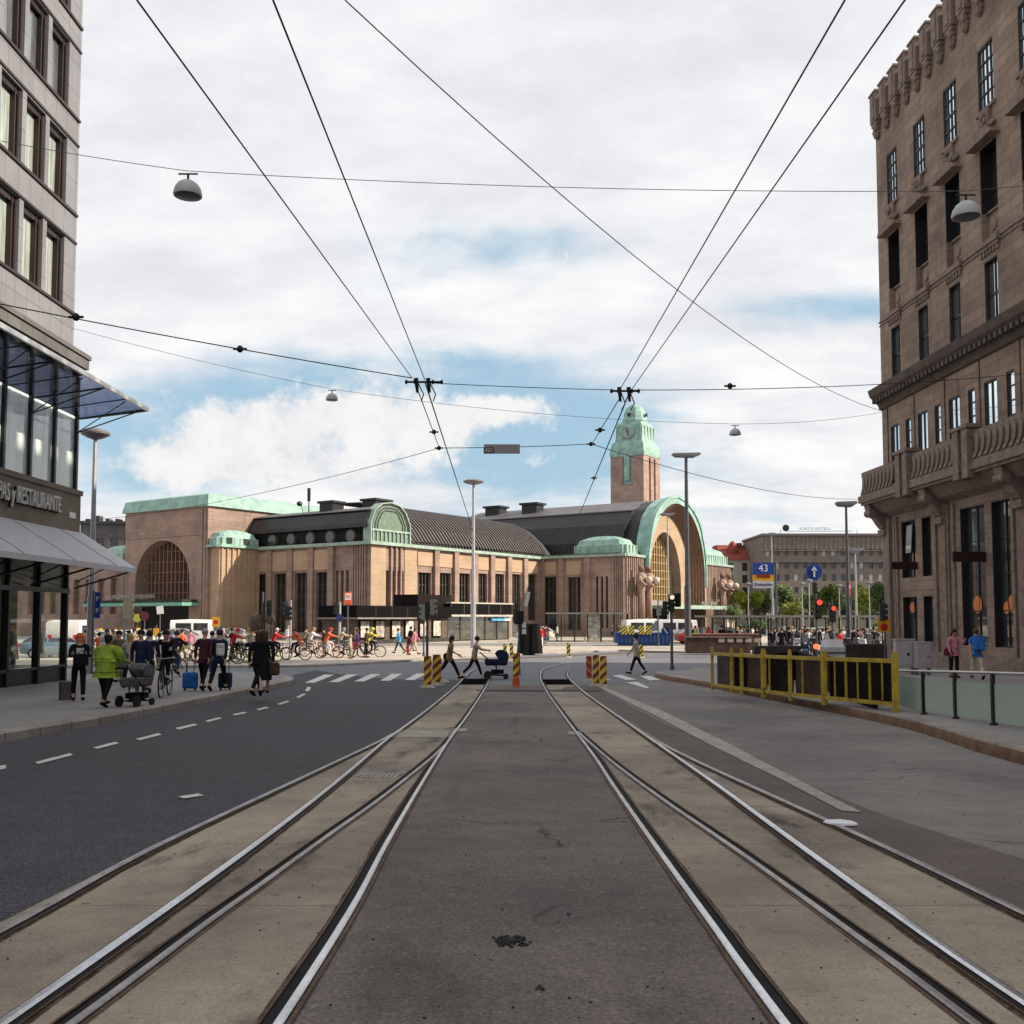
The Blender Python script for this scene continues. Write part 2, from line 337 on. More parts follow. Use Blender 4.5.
# base ground to the horizon
bmv=MB(); xs=[-900,-60,-20,-9,-4,0,4,9,20,60,900]; ys=YL+[140,300,900,2000]; ys[0]=-60
for y in ys:
    for x in xs: bmv.v.append((x,y,gz(y)))
nx=len(xs)
for j in range(len(ys)-1):
    for i in range(nx-1): a=j*nx+i; bmv.f.append([a,a+1,a+nx+1,a+nx]); bmv.m.append(0)
T(bmv.build('ground',asphF,fixn=False),kind='structure')
gsheet('road_left',[(-9.5,-20),(-2.6,-20),(-2.6,7.6),(-2.36,12.4),(-2.08,16.5),(-1.95,21),(-1.9,38),(-4.6,38.5),(-7,42),(-9,46),(-9.2,36)],.004,asphL)
gsheet('road_middle',[(-1,-20),(1.1,-20),(1.1,34.6),(-.9,34.6)],.004,asph)
gsheet('road_right',[(2.0,-20),(7.2,-20),(6.9,13),(7.6,19),(7.3,26.4),(6.6,34),(5.9,38),(3.2,34.6),(2.1,34.6)],.004,asphR)
gsheet('road_right_margin',[(2.75,-20),(4.2,-20),(3.9,4),(3.3,9),(3.0,20),(2.8,34.6),(2.1,34.6),(2.25,15.7),(2.7,8)],.008,Mground('asphalt_patch',(.115,.095,.088),speck=.25,patch=.2,sp_s=60,dirt=.2))
gsheet('track_bed_left',[(-2.66,-20),(-.86,-20),(-.9,5),(-1,11.8),(-.9,34.4),(-1.9,34.4),(-2.0,21),(-2.1,16.5),(-2.4,12.4),(-2.66,7.6)],.012,conc)
gsheet('track_bed_right',[(1.02,-20),(2.75,-20),(2.74,7.6),(2.6,10.3),(2.4,15.7),(2.2,34.6),(1.1,34.6),(1.14,14)],.012,conc)
# plaza paving in the sun
gsheet('plaza_paving',[(-60,49.5),(-15,48.8),(-10.5,49),(-8,52),(-5,57.5),(1,67),(8,75),(13,70),(60,70),(60,128),(-90,160),(-90,60)],.10,pave,side=.11)
gsheet('station_road',[(-60,83),(60,88),(60,98),(-60,95)],.106,Mground('asphalt_station',(.22,.21,.2),speck=.1,patch=.1,sp_s=20))
# left sidewalk, right sidewalk + kerbs
lk=smoothp([(-8.3,-20),(-8.2,10),(-8.15,16.2),(-8.0,19.6),(-7.95,26),(-7.75,32),(-7.85,36),(-9.2,39.5),(-12.5,42),(-19,44)],5)
gsheet('sidewalk_left',[tuple(p) for p in lk]+[(-40,46),(-40,-20)],.155,walk,side=.16)
mb=MB(); ribbon(mb,dens(lk,.8),[(-.32,.163),(0,.163),(.03,.14),(.035,-.02)]); T(mb.build('kerb_left',kerbm,fixn=False),kind='structure')
rk=smoothp([(6.4,-20),(6.45,5),(6.62,13),(7.35,19.1),(7.04,26.4),(6.37,34.1),(5.75,38.4),(5.9,40.6),(7.6,42.8),(11.5,44.6),(40,46)],5)
gsheet('sidewalk_right',[tuple(p) for p in rk]+[(40,-20)],.19,walk,side=.2)
mb=MB(); ribbon(mb,dens(rk[::-1],.8),[(-.30,.198),(0,.198),(.02,.17)]); mb.mi=1; ribbon(mb,dens(rk[::-1],.8),[(.02,.17),(.035,.1),(.04,-.02)]); T(mb.build('kerb_right',[kerbm,kerbb],fixn=False),kind='structure')
mb=MB(); ribbon(mb,dens([(-60,49.5),(-15,48.8),(-10.5,49),(-8,52),(-5,57.5),(1,67),(8,75),(13,70),(60,70)],2),[(-.3,.107),(0,.107),(.02,.09),(.03,0)]); T(mb.build('plaza_kerb',kerbm,fixn=False),kind='structure')
# markings
def mark(nm,q,m=None,dz=.016): 
    gsheet(nm,[G(*p) for p in q],dz,m or paint)
for a in [[(0,767),(0,771),(6,769.5),(6,766)],[(35,763.2),(38,765.2),(73,756.2),(70,754.2)],[(93,748.4),(97,750),(119,744.2),(115,742.8)],[(136,739.8),(140,741.2),(162,735.4),(158,734)],[(175,729),(179,730.4),(198,725.6),(194,724.4)],[(205,721.5),(208,722.7),(222,719),(219,718)],[(232,715),(235,716),(247,713.5),(244,712.5)],[(256,710),(259,711),(269,708.3),(266,707.3)],[(277,704.6),(280,705.4),(290,702),(287,701.2)],[(296,697.8),(299,698.5),(306,694.6),(303,694)],[(305,691.5),(309,691.8),(311,687.5),(307,687.4)],[(178,798),(184,800),(204,797),(198,795)]]: mark('lane_dash',a)
for bl,tl in ((304.5,324),(328.5,347.5),(354,370.5),(380,392),(404.5,417)):
    yb=683.2-(bl-304)*.028; yt=675-(bl-304)*.012; mark('crosswalk_stripe',[(bl,yb),(bl+10,yb),(tl+10.5,yt),(tl,yt)])
for a in [[(612,676),(621,675),(637,680),(627,680.5)],[(640,676.5),(649,676),(661,680),(650,681)],[(600,679),(606,679),(611,680.5),(606,680.8)]]: mark('crosswalk_stripe',a)
mark('road_arrow',[(626,683),(637,682),(640,683.5),(649,688),(647,689),(634,685.2)])
mark('edge_line',[(598,687),(603,686.8),(664,712),(726,743),(800,782),(862,814),(842,812.5),(780,780),(715,748),(655,716)],paintw)
for a in [[(452,729),(467,729),(466,732.5),(451,732.5)],[(567,732),(578,732),(580,735.5),(569,735.5)]]: mark('track_marking',a,paintw)
mark('concrete_patch',[(398,731),(455,731),(449,738),(390,738)],M('pale_concrete',(.31,.28,.24),var=.2,s=3,fine=.3,fs=40))
# joint in front of the works pits, pits
mark('asphalt_joint',[(476,690),(600,690.5),(600,692.3),(476,691.4)],M('tar',(.02,.019,.018),var=.1),.02)
mark('works_cut',[(566,687),(606,687),(606,690.8),(560,690.8)],M('earth_brown',(.09,.06,.045),var=.3,s=4,fine=.3),.014)
# rails
steel=M('rail_steel',(.60,.60,.62),rough=.27,metal=.85,var=.16,s=2.5,fine=.12,fs=30); rust=M('rail_flank',(.10,.062,.042),rough=.8,var=.3,s=6,fine=.3,fs=60); dark=M('groove_shade',(.012,.010,.010),rough=.95,var=.3,s=8)  # groove is near black: the shade of a deep slot is painted in
lip=M('rail_lip',(.20,.18,.17),rough=.5,metal=.5,var=.3,s=4,fine=.3)
grm=M('rail_grime',(.10,.078,.062),var=.5,s=7,fine=.5,fs=30,rough=.95,spec=.05)
def rail(nm,pts,sd,lab):
    P_=dens(smoothp(pts,8),.5); e=E_(nm,(0,0,0)); T(e,kind='structure')
    def pr(l): return [(o*sd,z) for o,z in l]
    hb=MB(); ribbon(hb,P_,pr([(-.022,.0),(-.022,.025),(-.015,.031),(.012,.031),(.024,.018)])); hb.build('rail_head',(steel if 'straight' in nm else M('rail_steel_dull',(.30,.28,.27),rough=.4,metal=.7,var=.3,s=3,fine=.2)) if nm!='crossing_rail' else M('rail_dull',(.07,.06,.055),rough=.6,metal=.4),e,fixn=False)
    hb=MB(); ribbon(hb,P_,pr([(.024,.020),(.026,.0145),(.064,.0145),(.066,.024)])); hb.build('rail_groove',dark,e,fixn=False)
    if nm!='crossing_rail':
        near=[p for p in P_ if -1<p.y<36]; k=len(near); hb=MB()
        for s0,s1,z_ in ((-.023,-.05,.0135),(.077,.11,.0135)):
            o=len(hb.v)
            for i,p in enumerate(near):
                d=(near[min(i+1,k-1)]-near[max(i-1,0)]).normalized(); r=Vector((d.y,-d.x))*sd; w1=s0+(s1-s0)*(.35+.35*random.random())
                for q in (p+r*s0,p+r*w1): hb.v.append((q.x,q.y,gz(q.y)+z_+.0005))
            for i in range(k-1): hb.f.append([o+2*i,o+2*i+1,o+2*i+3,o+2*i+2]); hb.m.append(0)
        hb.build('rail_edge_dirt',grm,e,fixn=False)
    hb=MB(); ribbon(hb,P_,pr([(.066,.024),(.076,.026),(.078,.0)])); ribbon(hb,P_,pr([(-.046,.0135),(-.04,.018),(-.028,.018)])); hb.build('rail_lip',rust,e,fixn=False)
far=[(-1.86,38)]
turnL=[(-1.87,40),(-1.75,46),(-1.1,52),(.6,58),(4,63),(9,66.5),(20,68.5),(50,70)]; turnL2=[(-.84,40),(-.7,45),(-.2,50),(1.3,56),(4.6,61.2),(9.4,64.6),(20,66.8),(50,68)]
rail('rail_outer_straight',[(-1.9,-15),(-1.89,0),(-1.89,5),(-1.91,8.4),(-1.97,12.3),(-2.04,16.5),(-2.0,20.8),(-1.88,34)]+turnL,1,'')
rail('rail_inner_straight',[(-.87,-15),(-.87,0),(-.87,5),(-.94,7.8),(-1.0,11.8),(-1.02,16.5),(-.96,22),(-.86,34)]+turnL2,-1,'')
rail('rail_outer_branch',[(-2.4,-15),(-2.5,0),(-2.56,5),(-2.6,7.6),(-2.36,12.4),(-2.14,15.8),(-2.06,17.5)],1,'')
rail('rail_inner_branch',[(-1.75,-15),(-1.7,0),(-1.60,4.5),(-1.52,6.2),(-1.42,8),(-1.3,9.8),(-1.1,13.6),(-1.03,15.6)],-1,'')
rail('rail_inner_straight',[(.96,-15),(1.0,0),(1.01,3.85),(1.03,5.3),(1.05,7),(1.1,11.1),(1.14,14.5),(1.12,21.4),(1.07,33.2),(1.19,41.8),(1.7,48.4),(3.4,55),(7,60),(13,63.5),(50,66)],1,'')
rail('rail_outer_straight',[(1.96,-15),(2.0,0),(2.02,4),(2.06,5.7),(2.16,8.7),(2.23,11.3),(2.27,15.3),(2.27,21),(2.18,33),(2.3,41.8),(2.9,47.5),(4.4,53),(8,58),(14,61.5),(50,64)],-1,'')
rail('rail_inner_branch',[(1.74,-15),(1.72,0),(1.71,3.9),(1.69,5),(1.64,6.6),(1.575,8),(1.47,9.9),(1.31,13.4),(1.17,17.9)],1,'')
rail('rail_outer_branch',[(2.9,-15),(2.8,0),(2.75,5.2),(2.72,7.5),(2.6,10.2),(2.46,12.8),(2.31,15.9)],-1,'')
crv=[(-30,56.5),(-12,55.5),(-4,57.5),(1,61.2),(5,66),(9,70),(14,71),(50,72)]
for o in (0,1.05): rail('crossing_rail',[(x,y+o) for x,y in crv],1,'')
# works pits between the rails: flat black sheets, the holes' shade painted on
pit=M('pit_shade',(.008,.007,.007),var=.4,s=5,fine=.4,spec=0,rough=1); pitw=M('pit_wall',(.05,.045,.04),var=.3)
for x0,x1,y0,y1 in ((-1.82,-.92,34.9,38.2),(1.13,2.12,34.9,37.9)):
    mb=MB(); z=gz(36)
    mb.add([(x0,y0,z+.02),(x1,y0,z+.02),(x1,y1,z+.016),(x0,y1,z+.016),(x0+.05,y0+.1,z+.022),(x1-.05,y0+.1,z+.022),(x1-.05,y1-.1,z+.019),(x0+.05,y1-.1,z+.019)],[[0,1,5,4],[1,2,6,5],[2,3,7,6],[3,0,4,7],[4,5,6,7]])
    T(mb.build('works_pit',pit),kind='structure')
# drain grates in the bed
gm=M('cast_iron',(.12,.11,.10),rough=.5,metal=.6,var=.2,s=8); gp=M('grate_rim',(.33,.32,.29),var=.2,s=6)
gx,gy=G(378,777); e=E_('drain_grate',(gx,gy,gz(gy)),R(-4),'cast drain grate with two rows of pale slots set in the left track bed','drain grate')
mb=MB(); mb.box(-.26,.26,-.2,.2,.0,.018); mb.build('frame',gm,e)
mb=MB(); 
for i in range(9):
    for j in (0,1): mb.box(-.235+i*.055,-.205+i*.055,-.16+j*.17,-.02+j*.17,.018,.024)
mb.build('slots',gp,e)
# hatch + debris
mx,my=G(190,799)
mb=MB(); gx,gy=G(840,826); 
random.seed(3)
for i in range(2):
    n=9; ring=[(math.cos(2*math.pi*k/n)*(.13+.03*random.random()),math.sin(2*math.pi*k/n)*(.22+.06*random.random()),.035+.03*random.random()) for k in range(n)]
    mb.add([(0,0,.075+.02*i)]+[(x+.02*i,y,z) for x,y,z in ring]+[(x*1.06,y*1.06,.034) for x,y,z in ring],[[0,1+k,1+(k+1)%n] for k in range(n)]+[[1+k,1+n+k,1+n+(k+1)%n,1+(k+1)%n] for k in range(n)])
o=mb.build('paper',M('white_paper',(.75,.76,.8),var=.06,s=20),loc=(gx,gy,gz(gy))); o.rotation_euler=(0,0,1.1); o.scale=(.5,.5,.6); T(o,'crumpled white paper sheet lying across the right outer rail','paper')
def debris(px,py,n,rad,sz,lab,nm='tar_crumbs'):
    mb=MB(); x,y=G(px,py)
    for i in range(n):
        a=random.random()*6.28; r=rad*random.random()**1.5; s_=sz*(.3+random.random()); mb.ell((math.cos(a)*r,math.sin(a)*r*.9,.006),s_,s_*.8,s_*.5,6,4)
    T(mb.build(nm,M('tar_black',(.012,.011,.012),rough=.7),loc=(x,y,gz(y)+.006)),lab,'debris')
debris(511,943,150,.11,.011,'clump of black tar crumbs on the middle asphalt strip'); debris(541,990,12,.03,.008,'tiny black tar lump near the bottom of the middle strip'); gb=MB(); random.seed(11)
for i in range(420):
    x=random.uniform(-4.5,4.5); y=3.4+14*random.random()**1.6; s_=random.uniform(.002,.0065)
    gb.ell((x,y,gz(y)+(.016 if .95<abs(x)<2.7 else .008)),s_*1.3,s_,s_*.7,5,3)
T(gb.build('road_grit',M('grit',(.03,.026,.024),var=.4)),kind='stuff')
debris(568,916,8,.03,.006,'smallest black crumbs right of the tar clump')
# ------------------------------------------------------------------ right building (natural stone, crenellated)
RA=math.atan2(-1,.03)
def rbl(o,y=0): return o
stone=MS('brown_granite',(.27,.198,.152),1.15,.42,var=.15,mortar=.5,stain=.32,bump=.6,stk=.3)
stone2=M('carved_stone',(.22,.165,.135),var=.2,s=3,fine=.2,fs=14,bump=.5,rough=.85,grime=.35); stoned=M('dark_stone',(.11,.085,.07),var=.2,s=2,fine=.2,fs=14,bump=.4,rough=.9)  # second stone is a darker tone, for the cornice and behind the balusters
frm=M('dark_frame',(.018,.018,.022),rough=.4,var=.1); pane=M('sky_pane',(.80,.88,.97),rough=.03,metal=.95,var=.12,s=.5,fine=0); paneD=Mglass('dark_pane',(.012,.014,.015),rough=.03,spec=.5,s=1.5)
white=M('white_paint',(.72,.72,.7),var=.08,rough=.5); black=M('black_paint',(.015,.015,.016),rough=.45,var=.2)
rb=E_('stone_building',(18.7,50,0),RA,'brown granite office block with notched parapet, long balcony and tall slit windows on the right','building')
U=(1,0);NO=(0,-1)
bays=[1.33,4.40,7.46,10.52,13.6,16.7]
holes=[]; wins=[]
for b in bays:
    holes.append((b-.07,b+1.15,22.95,25.55)); wins.append(('A',b-.07,b+1.15,22.95,25.55,.09))
    holes.append((b-.12,b+1.2,17.55,21.45)); wins.append(('B',b-.12,b+1.2,18.85,21.45,.46))
    holes.append((b,b+1.02,14.05,16.75)); wins.append(('C',b,b+1.02,14.05,16.75,.2))
    s=b-.3
    for a,c in ((0,1.0),(1.72,2.3)): holes.append((s+a,s+c,9.7,11.95)); wins.append(('D',s+a,s+c,9.7,11.95,.1))
gl=[(1.97,3.55,4.4,7.1,'G'),(4.2,5.15,4.4,7.1,'G'),(1.97,3.55,1.4,3.5,'H'),(4.2,5.15,1.4,3.5,'H'),(7.9,9.95,1.35,7.1,'K'),(10.5,11.9,1.35,7.1,'K'),(14.0,16.0,1.35,7.1,'K'),(16.6,17.8,1.35,7.1,'K')]
for a,b,c,d,t in gl: holes.append((a,b,c,d)); wins.append((t,a,b,c,d,.26))
mb=MB(); mb.facade((0,0),U,NO,0,19,-.5,28.2,holes,.6); mb.facade((0,0),(0,1),(-1,0),0,22,-.5,28.2,[],0.3)
mb.quad((0,0,28.2),(19,0,28.2),(19,22,28.2),(0,22,28.2)); mb.box(.6,18.9,.75,.8,0,28); mb.facade((19,0),U,NO,0,50,-.5,28.2,[],.3); mb.quad((19,0,28.2),(69,0,28.2),(69,22,28.2),(19,22,28.2))
mb.build('wall',stone,rb)
def winpart(parent,t,a,b,c,d,dep):
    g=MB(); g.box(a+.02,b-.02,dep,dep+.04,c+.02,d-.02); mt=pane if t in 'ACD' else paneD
    o=g.build('window',mt,parent); f=MB(); w_=b-a; h=d-c
    for x in (a+.035,b-.035): f.box(x-.035,x+.035,dep-.06,dep,c,d)
    f.box(a+.002,a+.03,.02,dep-.06,c+.002,d-.002); f.box(b-.03,b-.002,.02,dep-.06,c+.002,d-.002); f.box(a+.03,b-.03,.02,dep-.06,d-.03,d-.002)
    f.box(a+.07,b-.07,dep-.06,dep,d-.07,d); f.box(a+.07,b-.07,dep-.06,dep,c,c+.07)
    nx,nzc={'A':(4,4),'B':(2,3),'C':(2,2),'D':(2 if w_>.8 else 1,1 if w_>.8 else 4),'G':(2,2),'H':(2,2),'K':(2,4)}[t]
    for i in range(1,nx): x=a+w_*i/nx; f.box(x-.02,x+.02,dep-.045,dep-.001,c+.07,d-.07)
    for j in range(1,nzc): z=c+h*j/nzc; k=.045 if (t in 'AC' and j*2==nzc) else .02; f.box(a+.07,b-.07,dep-.05,dep-.002,z-k,z+k)
    f.build('frame',frm,o); return o
for w_ in wins: winpart(rb,*w_)
# sills, lintels, reliefs, medallion panels
sill=MB(); 
for b in bays: sill.box(b-.2,b+1.28,-.1,.1,22.8,22.93)
sill.build('sill',stone2,rb)
def relief(b):
    m=MB(); u=b+.54
    m.prism([(u-1.0,21.5),(u+1.0,21.5),(u+.9,21.7),(u+.35,21.95),(u,22.0),(u-.35,21.95),(u-.9,21.7)],-.42,.0)     # hood over the slit window
    m.box(u-.34,u+.34,-.14,0,21.98,22.78)
    for k in range(9): m.ell((u+random.uniform(-.36,.36),-.15,22.0+random.random()*.6),.12,.1,.14,7,5)
    m.ell((u,-.2,22.55),.15,.12,.17,8,6)
    for s_ in (-1,1): m.ell((u+s_*.6,-.12,22.05),.22,.09,.12,7,5)
    return m.build('relief',stone2,rb)
def medal(b):
    m=MB(); a,c=b-.12,b+1.2; m.box(a,c,.30,.6,17.55,18.78); m.box(a+.02,c-.02,.2,.42,18.78,18.86); m.box(a+.15,c-.15,.24,.30,17.68,18.62); m.box(a+.3,c-.3,.2,.24,17.8,18.5)
    m.lathe([(.02,.12),(.2,.13),(.24,.17),(.26,.2)],(b+.54,0,18.15),12,'y'); return m.build('medallion_panel',stone2,rb)
def dentil(b):
    m=MB(); m.box(b-.3,b+1.36,-.2,.0,17.3,17.5); m.box(b-.22,b+1.28,-.13,0,17.16,17.3)
    for k in range(6): m.box(b-.16+k*.25,b-.03+k*.25,-.1,0,16.95,17.16)
    return m.build('dentil_sill',stone2,rb)
for b in bays: relief(b); medal(b); dentil(b)
mb=MB(); mb.box(-.06,19,-.06,0,17.42,17.5); mb.box(-.05,19,-.04,0,17.25,17.31)
mb.build('string_course',stone2,rb)
# parapet blocks on corbels
def corbel(u,rot=0):
    m=MB(); m.box(-.36,.36,-.30,.10,27.75,29.2); m.box(-.42,.42,-.35,.14,29.2,29.3); m.box(-.16,.16,-.34,-.30,27.9,29.1)
    for k in range(3): m.box(-.3+k*.04,.3-k*.04,-.26+k*.06,.0,27.55-k*.2,27.75-k*.2)
    m.lathe([(.06,26.85),(.16,26.95),(.2,27.1),(.24,27.2)],(0,-.1,0),8); m.ell((0,-.12,27.45),.24,.18,.2,8,6); return m
c0=corbel(0).build('corbel',stone2,rb,loc=(.4,0,0))
for k in range(1,38): inst(c0,'corbel',rb,(.4+k*1.165,0,0))
for k in range(0,6): inst(c0,'corbel',rb,(.36,1.0+k*1.3,0),R(-90))
mb=MB(); mb.box(-.1,69,-.1,.3,28.2,28.9); mb.box(-.1,.3,.3,22,28.2,28.9); mb.build('parapet',stone,rb)
# big cornice
mb=MB(); prof=[(0,12.95),(-.12,13.0),(-.18,13.2),(-.3,13.35),(-.38,13.42),(-.6,13.62),(-.66,13.8),(-.7,13.95),(0,14.0)]
mb.prism(prof,-.05,19,'x'); 
mb.add([(-.05,0,13.62),(-.05,0,13.95),(-.05,10,13.95),(-.05,10,13.62),(0,0,13.0),(0,10,13.0),(0,10,14),(0,0,14)],[[0,1,2,3],[0,3,5,4],[1,2,6,7]])
for k in range(47): mb.box(.0+k*.4,.2+k*.4,-.5,-.28,13.28,13.5)
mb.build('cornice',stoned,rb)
# pilaster joints & drain pipes on storey D
for u in (.72,3.78,6.85,9.92,12.98): mb=MB(); mb.cyl((u,-.02,9.5),(u,-.02,12.95),.02,.02,6); mb.build('downpipe',M('pipe_dark',(.05,.04,.035)),rb)
# balcony
bal=MB(); bal.box(-.35,19,-1.05,-.005,8.15,8.75); bal.box(-.35,-.005,.0,9,8.15,8.75); bal.box(-.45,19,-1.15,-1.05,8.28,8.62); bal.box(-.45,-.35,-1.05,9,8.28,8.62); bal.box(-.32,19,-1.0,-.75,9.62,9.82); bal.box(-.32,-.1,-.75,9,9.62,9.82)
bal.prism([(0,7.5),(-.4,7.7),(-.7,8.0),(-.85,8.15),(0,8.15)],-.1,19,'x')
B_=bal.build('balcony',stone2,rb)
p0=MB(); 
for s_ in (-1,1): p0.box(s_*.38-.23,s_*.38+.23,-1.26,-.68,8.0,9.95)
p0.box(-.72,.72,-1.32,-.65,9.95,10.1); pier=p0.build('balcony_pier',stone2,B_,loc=(5.0,0,0))
for u in (10.6,16.2): inst(pier,'balcony_pier',B_,(u,0,0))
sb=MB(); sb.add([(x,y,z) for z,off in ((8.72,-.28),(8.95,-.06),(9.2,.0),(9.45,.0),(9.63,-.1)) for x,y in ((-.13+off,-1.12),(.13+off,-1.12),(.13+off,-.86),(-.13+off,-.86))],[[4*i+j,4*i+(j+1)%4,4*i+4+(j+1)%4,4*i+4+j] for i in range(4) for j in range(4)]+[[16,17,18,19],[0,1,2,3]])
bl=sb.build('baluster',stone2,B_,loc=(.2,0,0)); us=[.58+k*.44 for k in range(8)]+[6.1+k*.45 for k in range(9)]+[11.7+k*.45 for k in range(9)]
for u in us: inst(bl,'baluster',B_,(u,0,0))
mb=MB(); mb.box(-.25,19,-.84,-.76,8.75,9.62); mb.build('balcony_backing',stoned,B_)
br=MB(); br.prism([(0,6.9),(-.25,6.95),(-.45,7.2),(-.6,7.45),(-.85,7.6),(-1.0,8.12),(0,8.12)],-.3,.3,'x'); br.lathe([(.2,-.34),(.2,.34)],(0,-.8,7.72),10,'x'); br.box(-.36,.36,-.3,0,6.6,6.9)
bk=br.build('bracket',stone2,rb,loc=(6.4,0,0))
for u in (.2,12.9): inst(bk,'bracket',rb,(u,0,0))
# ground-floor piers / reveals
mb=MB()
for u,w_ in ((.5,.7),(6.55,.55),(12.9,.55)): mb.box(u-w_/2,u+w_/2,-.16,0,-.4,7.5)
for u in (1.55,1.3,5.7,6.9,7.4,12.2): mb.box(u-.08,u+.08,-.1,0,-.4,7.4)
mb.box(-.03,19,-.12,0,-.5,1.0); mb.build('ground_floor_pier',stone2,rb)
sg=M('sign_maroon',(.035,.012,.012),rough=.4)
s1=MB(); s1.box(3.6,3.72,-1.25,-.02,4.75,5.1); a_=s1.build('hanging_sign',sg,rb); s1=MB(); s1.box(9.9,10.02,-1.35,-.02,4.75,5.15); s1.build('hanging_sign',sg,rb)
orange=M('orange_sticker',(.62,.20,.07),var=.15,s=6); 
for u,z,r in ((2.5,3.0,.27),(8.75,3.05,.36),(11.5,3.05,.36),(11.05,2.9,.25)):
    m=MB(); m.lathe([(.01,0),(r,0),(r,.012),(.01,.012)],(u,.222,z),18,'y'); m.build('orange_disc',orange,rb)
m=MB(); m.prism([(2.15,5.6),(2.75,5.6),(2.95,6.9),(2.35,6.9)],.1,.14); m.build('open_casement',Mglass('pale_pane',(.25,.28,.3)),rb)
# ------------------------------------------------------------------ left building
lb=E_('corner_building',(-15.4,0,0),R(90),'pale stone panel office block over a glazed restaurant corner on the left','building')   # local x = +Y world, outward = -y
pan=MS('panel_stone',(.205,.208,.222),.8,1.05,var=.07,mortar=.5,stain=.14,bump=.25,rough=.7,offset=0,stk=.12)
brownf=M('bronze_frame',(.045,.03,.026),rough=.35,var=.15,metal=.3); darkb=M('dark_cladding',(.02,.02,.021),rough=.3,var=.2)
curt=Mglass('curtain_pane',(.33,.37,.34),rough=.03,var=.3,s=2.5,spec=.2,stretch=(6,1,.3)); curtu=Mglass('grey_pane',(.10,.11,.125),rough=.03,var=.35,s=1.2,spec=.7,stretch=(3,1,.4))
hs=[];ww=[]
for r_,(z0,z1) in enumerate(((13.2,15.62),(16.72,19.1),(20.15,22.55),(23.55,25.95))):
    for k in range(14):
        b=33.68-k*1.57; hs.append((b-1.3,b,z0,z1)); ww.append((b-1.3,b,z0,z1,r_))
mb=MB(); mb.facade((0,0),U,NO,-14,34.6,11.65,31,hs,.28); mb.facade((34.6,0),(0,1),(1,0),0,14,11.65,31,[],.2); mb.quad((-14,0,31),(35,0,31),(35,14,31),(-14,14,31)); mb.box(-13.9,34.5,.5,.55,11.7,30.9)
mb.quad((-14,0,11.65),(35,0,11.65),(35,14,11.65),(-14,14,11.65))
mb.build('wall',pan,lb)
for a,b,c,d,r_ in ww:
    g=MB(); g.box(a,b,.27,.31,c,d); o=g.build('window',curt if r_<2 else curtu,lb)
    if b>26:
        f=MB(); 
        for x0,x1 in ((a,a+.07),(b-.09,b),(b-.28,b-.22)): f.box(x0,x1,.1,.268,c+.02,d-.02)
        f.box(a+.09,b-.09,.12,.268,d-.22,d-.02); f.box(a+.09,b-.09,.12,.268,c+.02,c+.08); f.build('frame',brownf,o)
mb=MB()
for z in (13.2,16.72,20.15,23.55): mb.box(-14,34.57,-.07,0,z-.09,z); mb.box(-14,34.57,-.05,0,z+2.44,z+2.52)
mb.build('window_band',brownf,lb)
mb=MB(); mb.box(-14,34.95,-.42,0,11.25,11.72); mb.box(-14,35.0,-.48,-.42,11.6,11.75); mb.box(34.6,34.95,0,12,11.25,11.72); mb.build('ledge',MS('ledge_stone',(.13,.125,.122),.8,2,var=.05),lb)
# glazed first floor
gp_=Mglass('big_pane',(.66,.76,.71),rough=.02,var=.16,s=.8,spec=.25,stretch=(1.5,1,.15))
gpt=Mglass('upper_pane',(.07,.085,.09),rough=.02,var=.3,s=.8,spec=.6)
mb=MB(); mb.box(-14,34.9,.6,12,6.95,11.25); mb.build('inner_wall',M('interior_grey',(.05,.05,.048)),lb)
for k in range(9):
    a=34.95-(k+1)*1.68; b=34.95-k*1.68; g=MB(); g.box(a+.06,b-.06,.02,.05,6.98,9.6); g.build('glass_pane',gp_,lb); g=MB(); g.box(a+.06,b-.06,.02,.05,9.62,11.2); g.build('glass_pane',gpt,lb)
    m=MB(); m.box(b-.06,b+.06,-.1,.1,6.95,11.25); m.build('mullion',darkb,lb)
g=MB(); g.box(34.9,34.96,.1,11.9,6.98,11.2); g.build('glass_pane',gp_,lb)
# sign band
mb=MB(); mb.box(-14,35.15,-.16,12,5.5,6.93); mb.box(-14,35.2,-.22,-.16,6.8,6.97); mb.build('sign_band',MS('band_stone',(.20,.165,.13),3.3,3,var=.04,offset=0),lb)
sgt=M('sign_letter',(.55,.54,.5),rough=.4,var=.1); sgb=M('sign_letter_side',(.03,.02,.02))
L1=text('sign_lettering','TAPAS y RESTAURANTE',.74,sgt,lb,(33.3,-.30,6.25),(R(90),0,0),.03,'RIGHT',.60)
L2=text('sign_lettering','TAPAS y RESTAURANTE',.74,sgb,lb,(33.33,-.215,6.23),(R(90),0,0),.045,'RIGHT',.60)
mb=MB(); mb.box(34.25,34.72,-.19,-.16,5.95,6.15); mb.build('name_plate',white,lb)
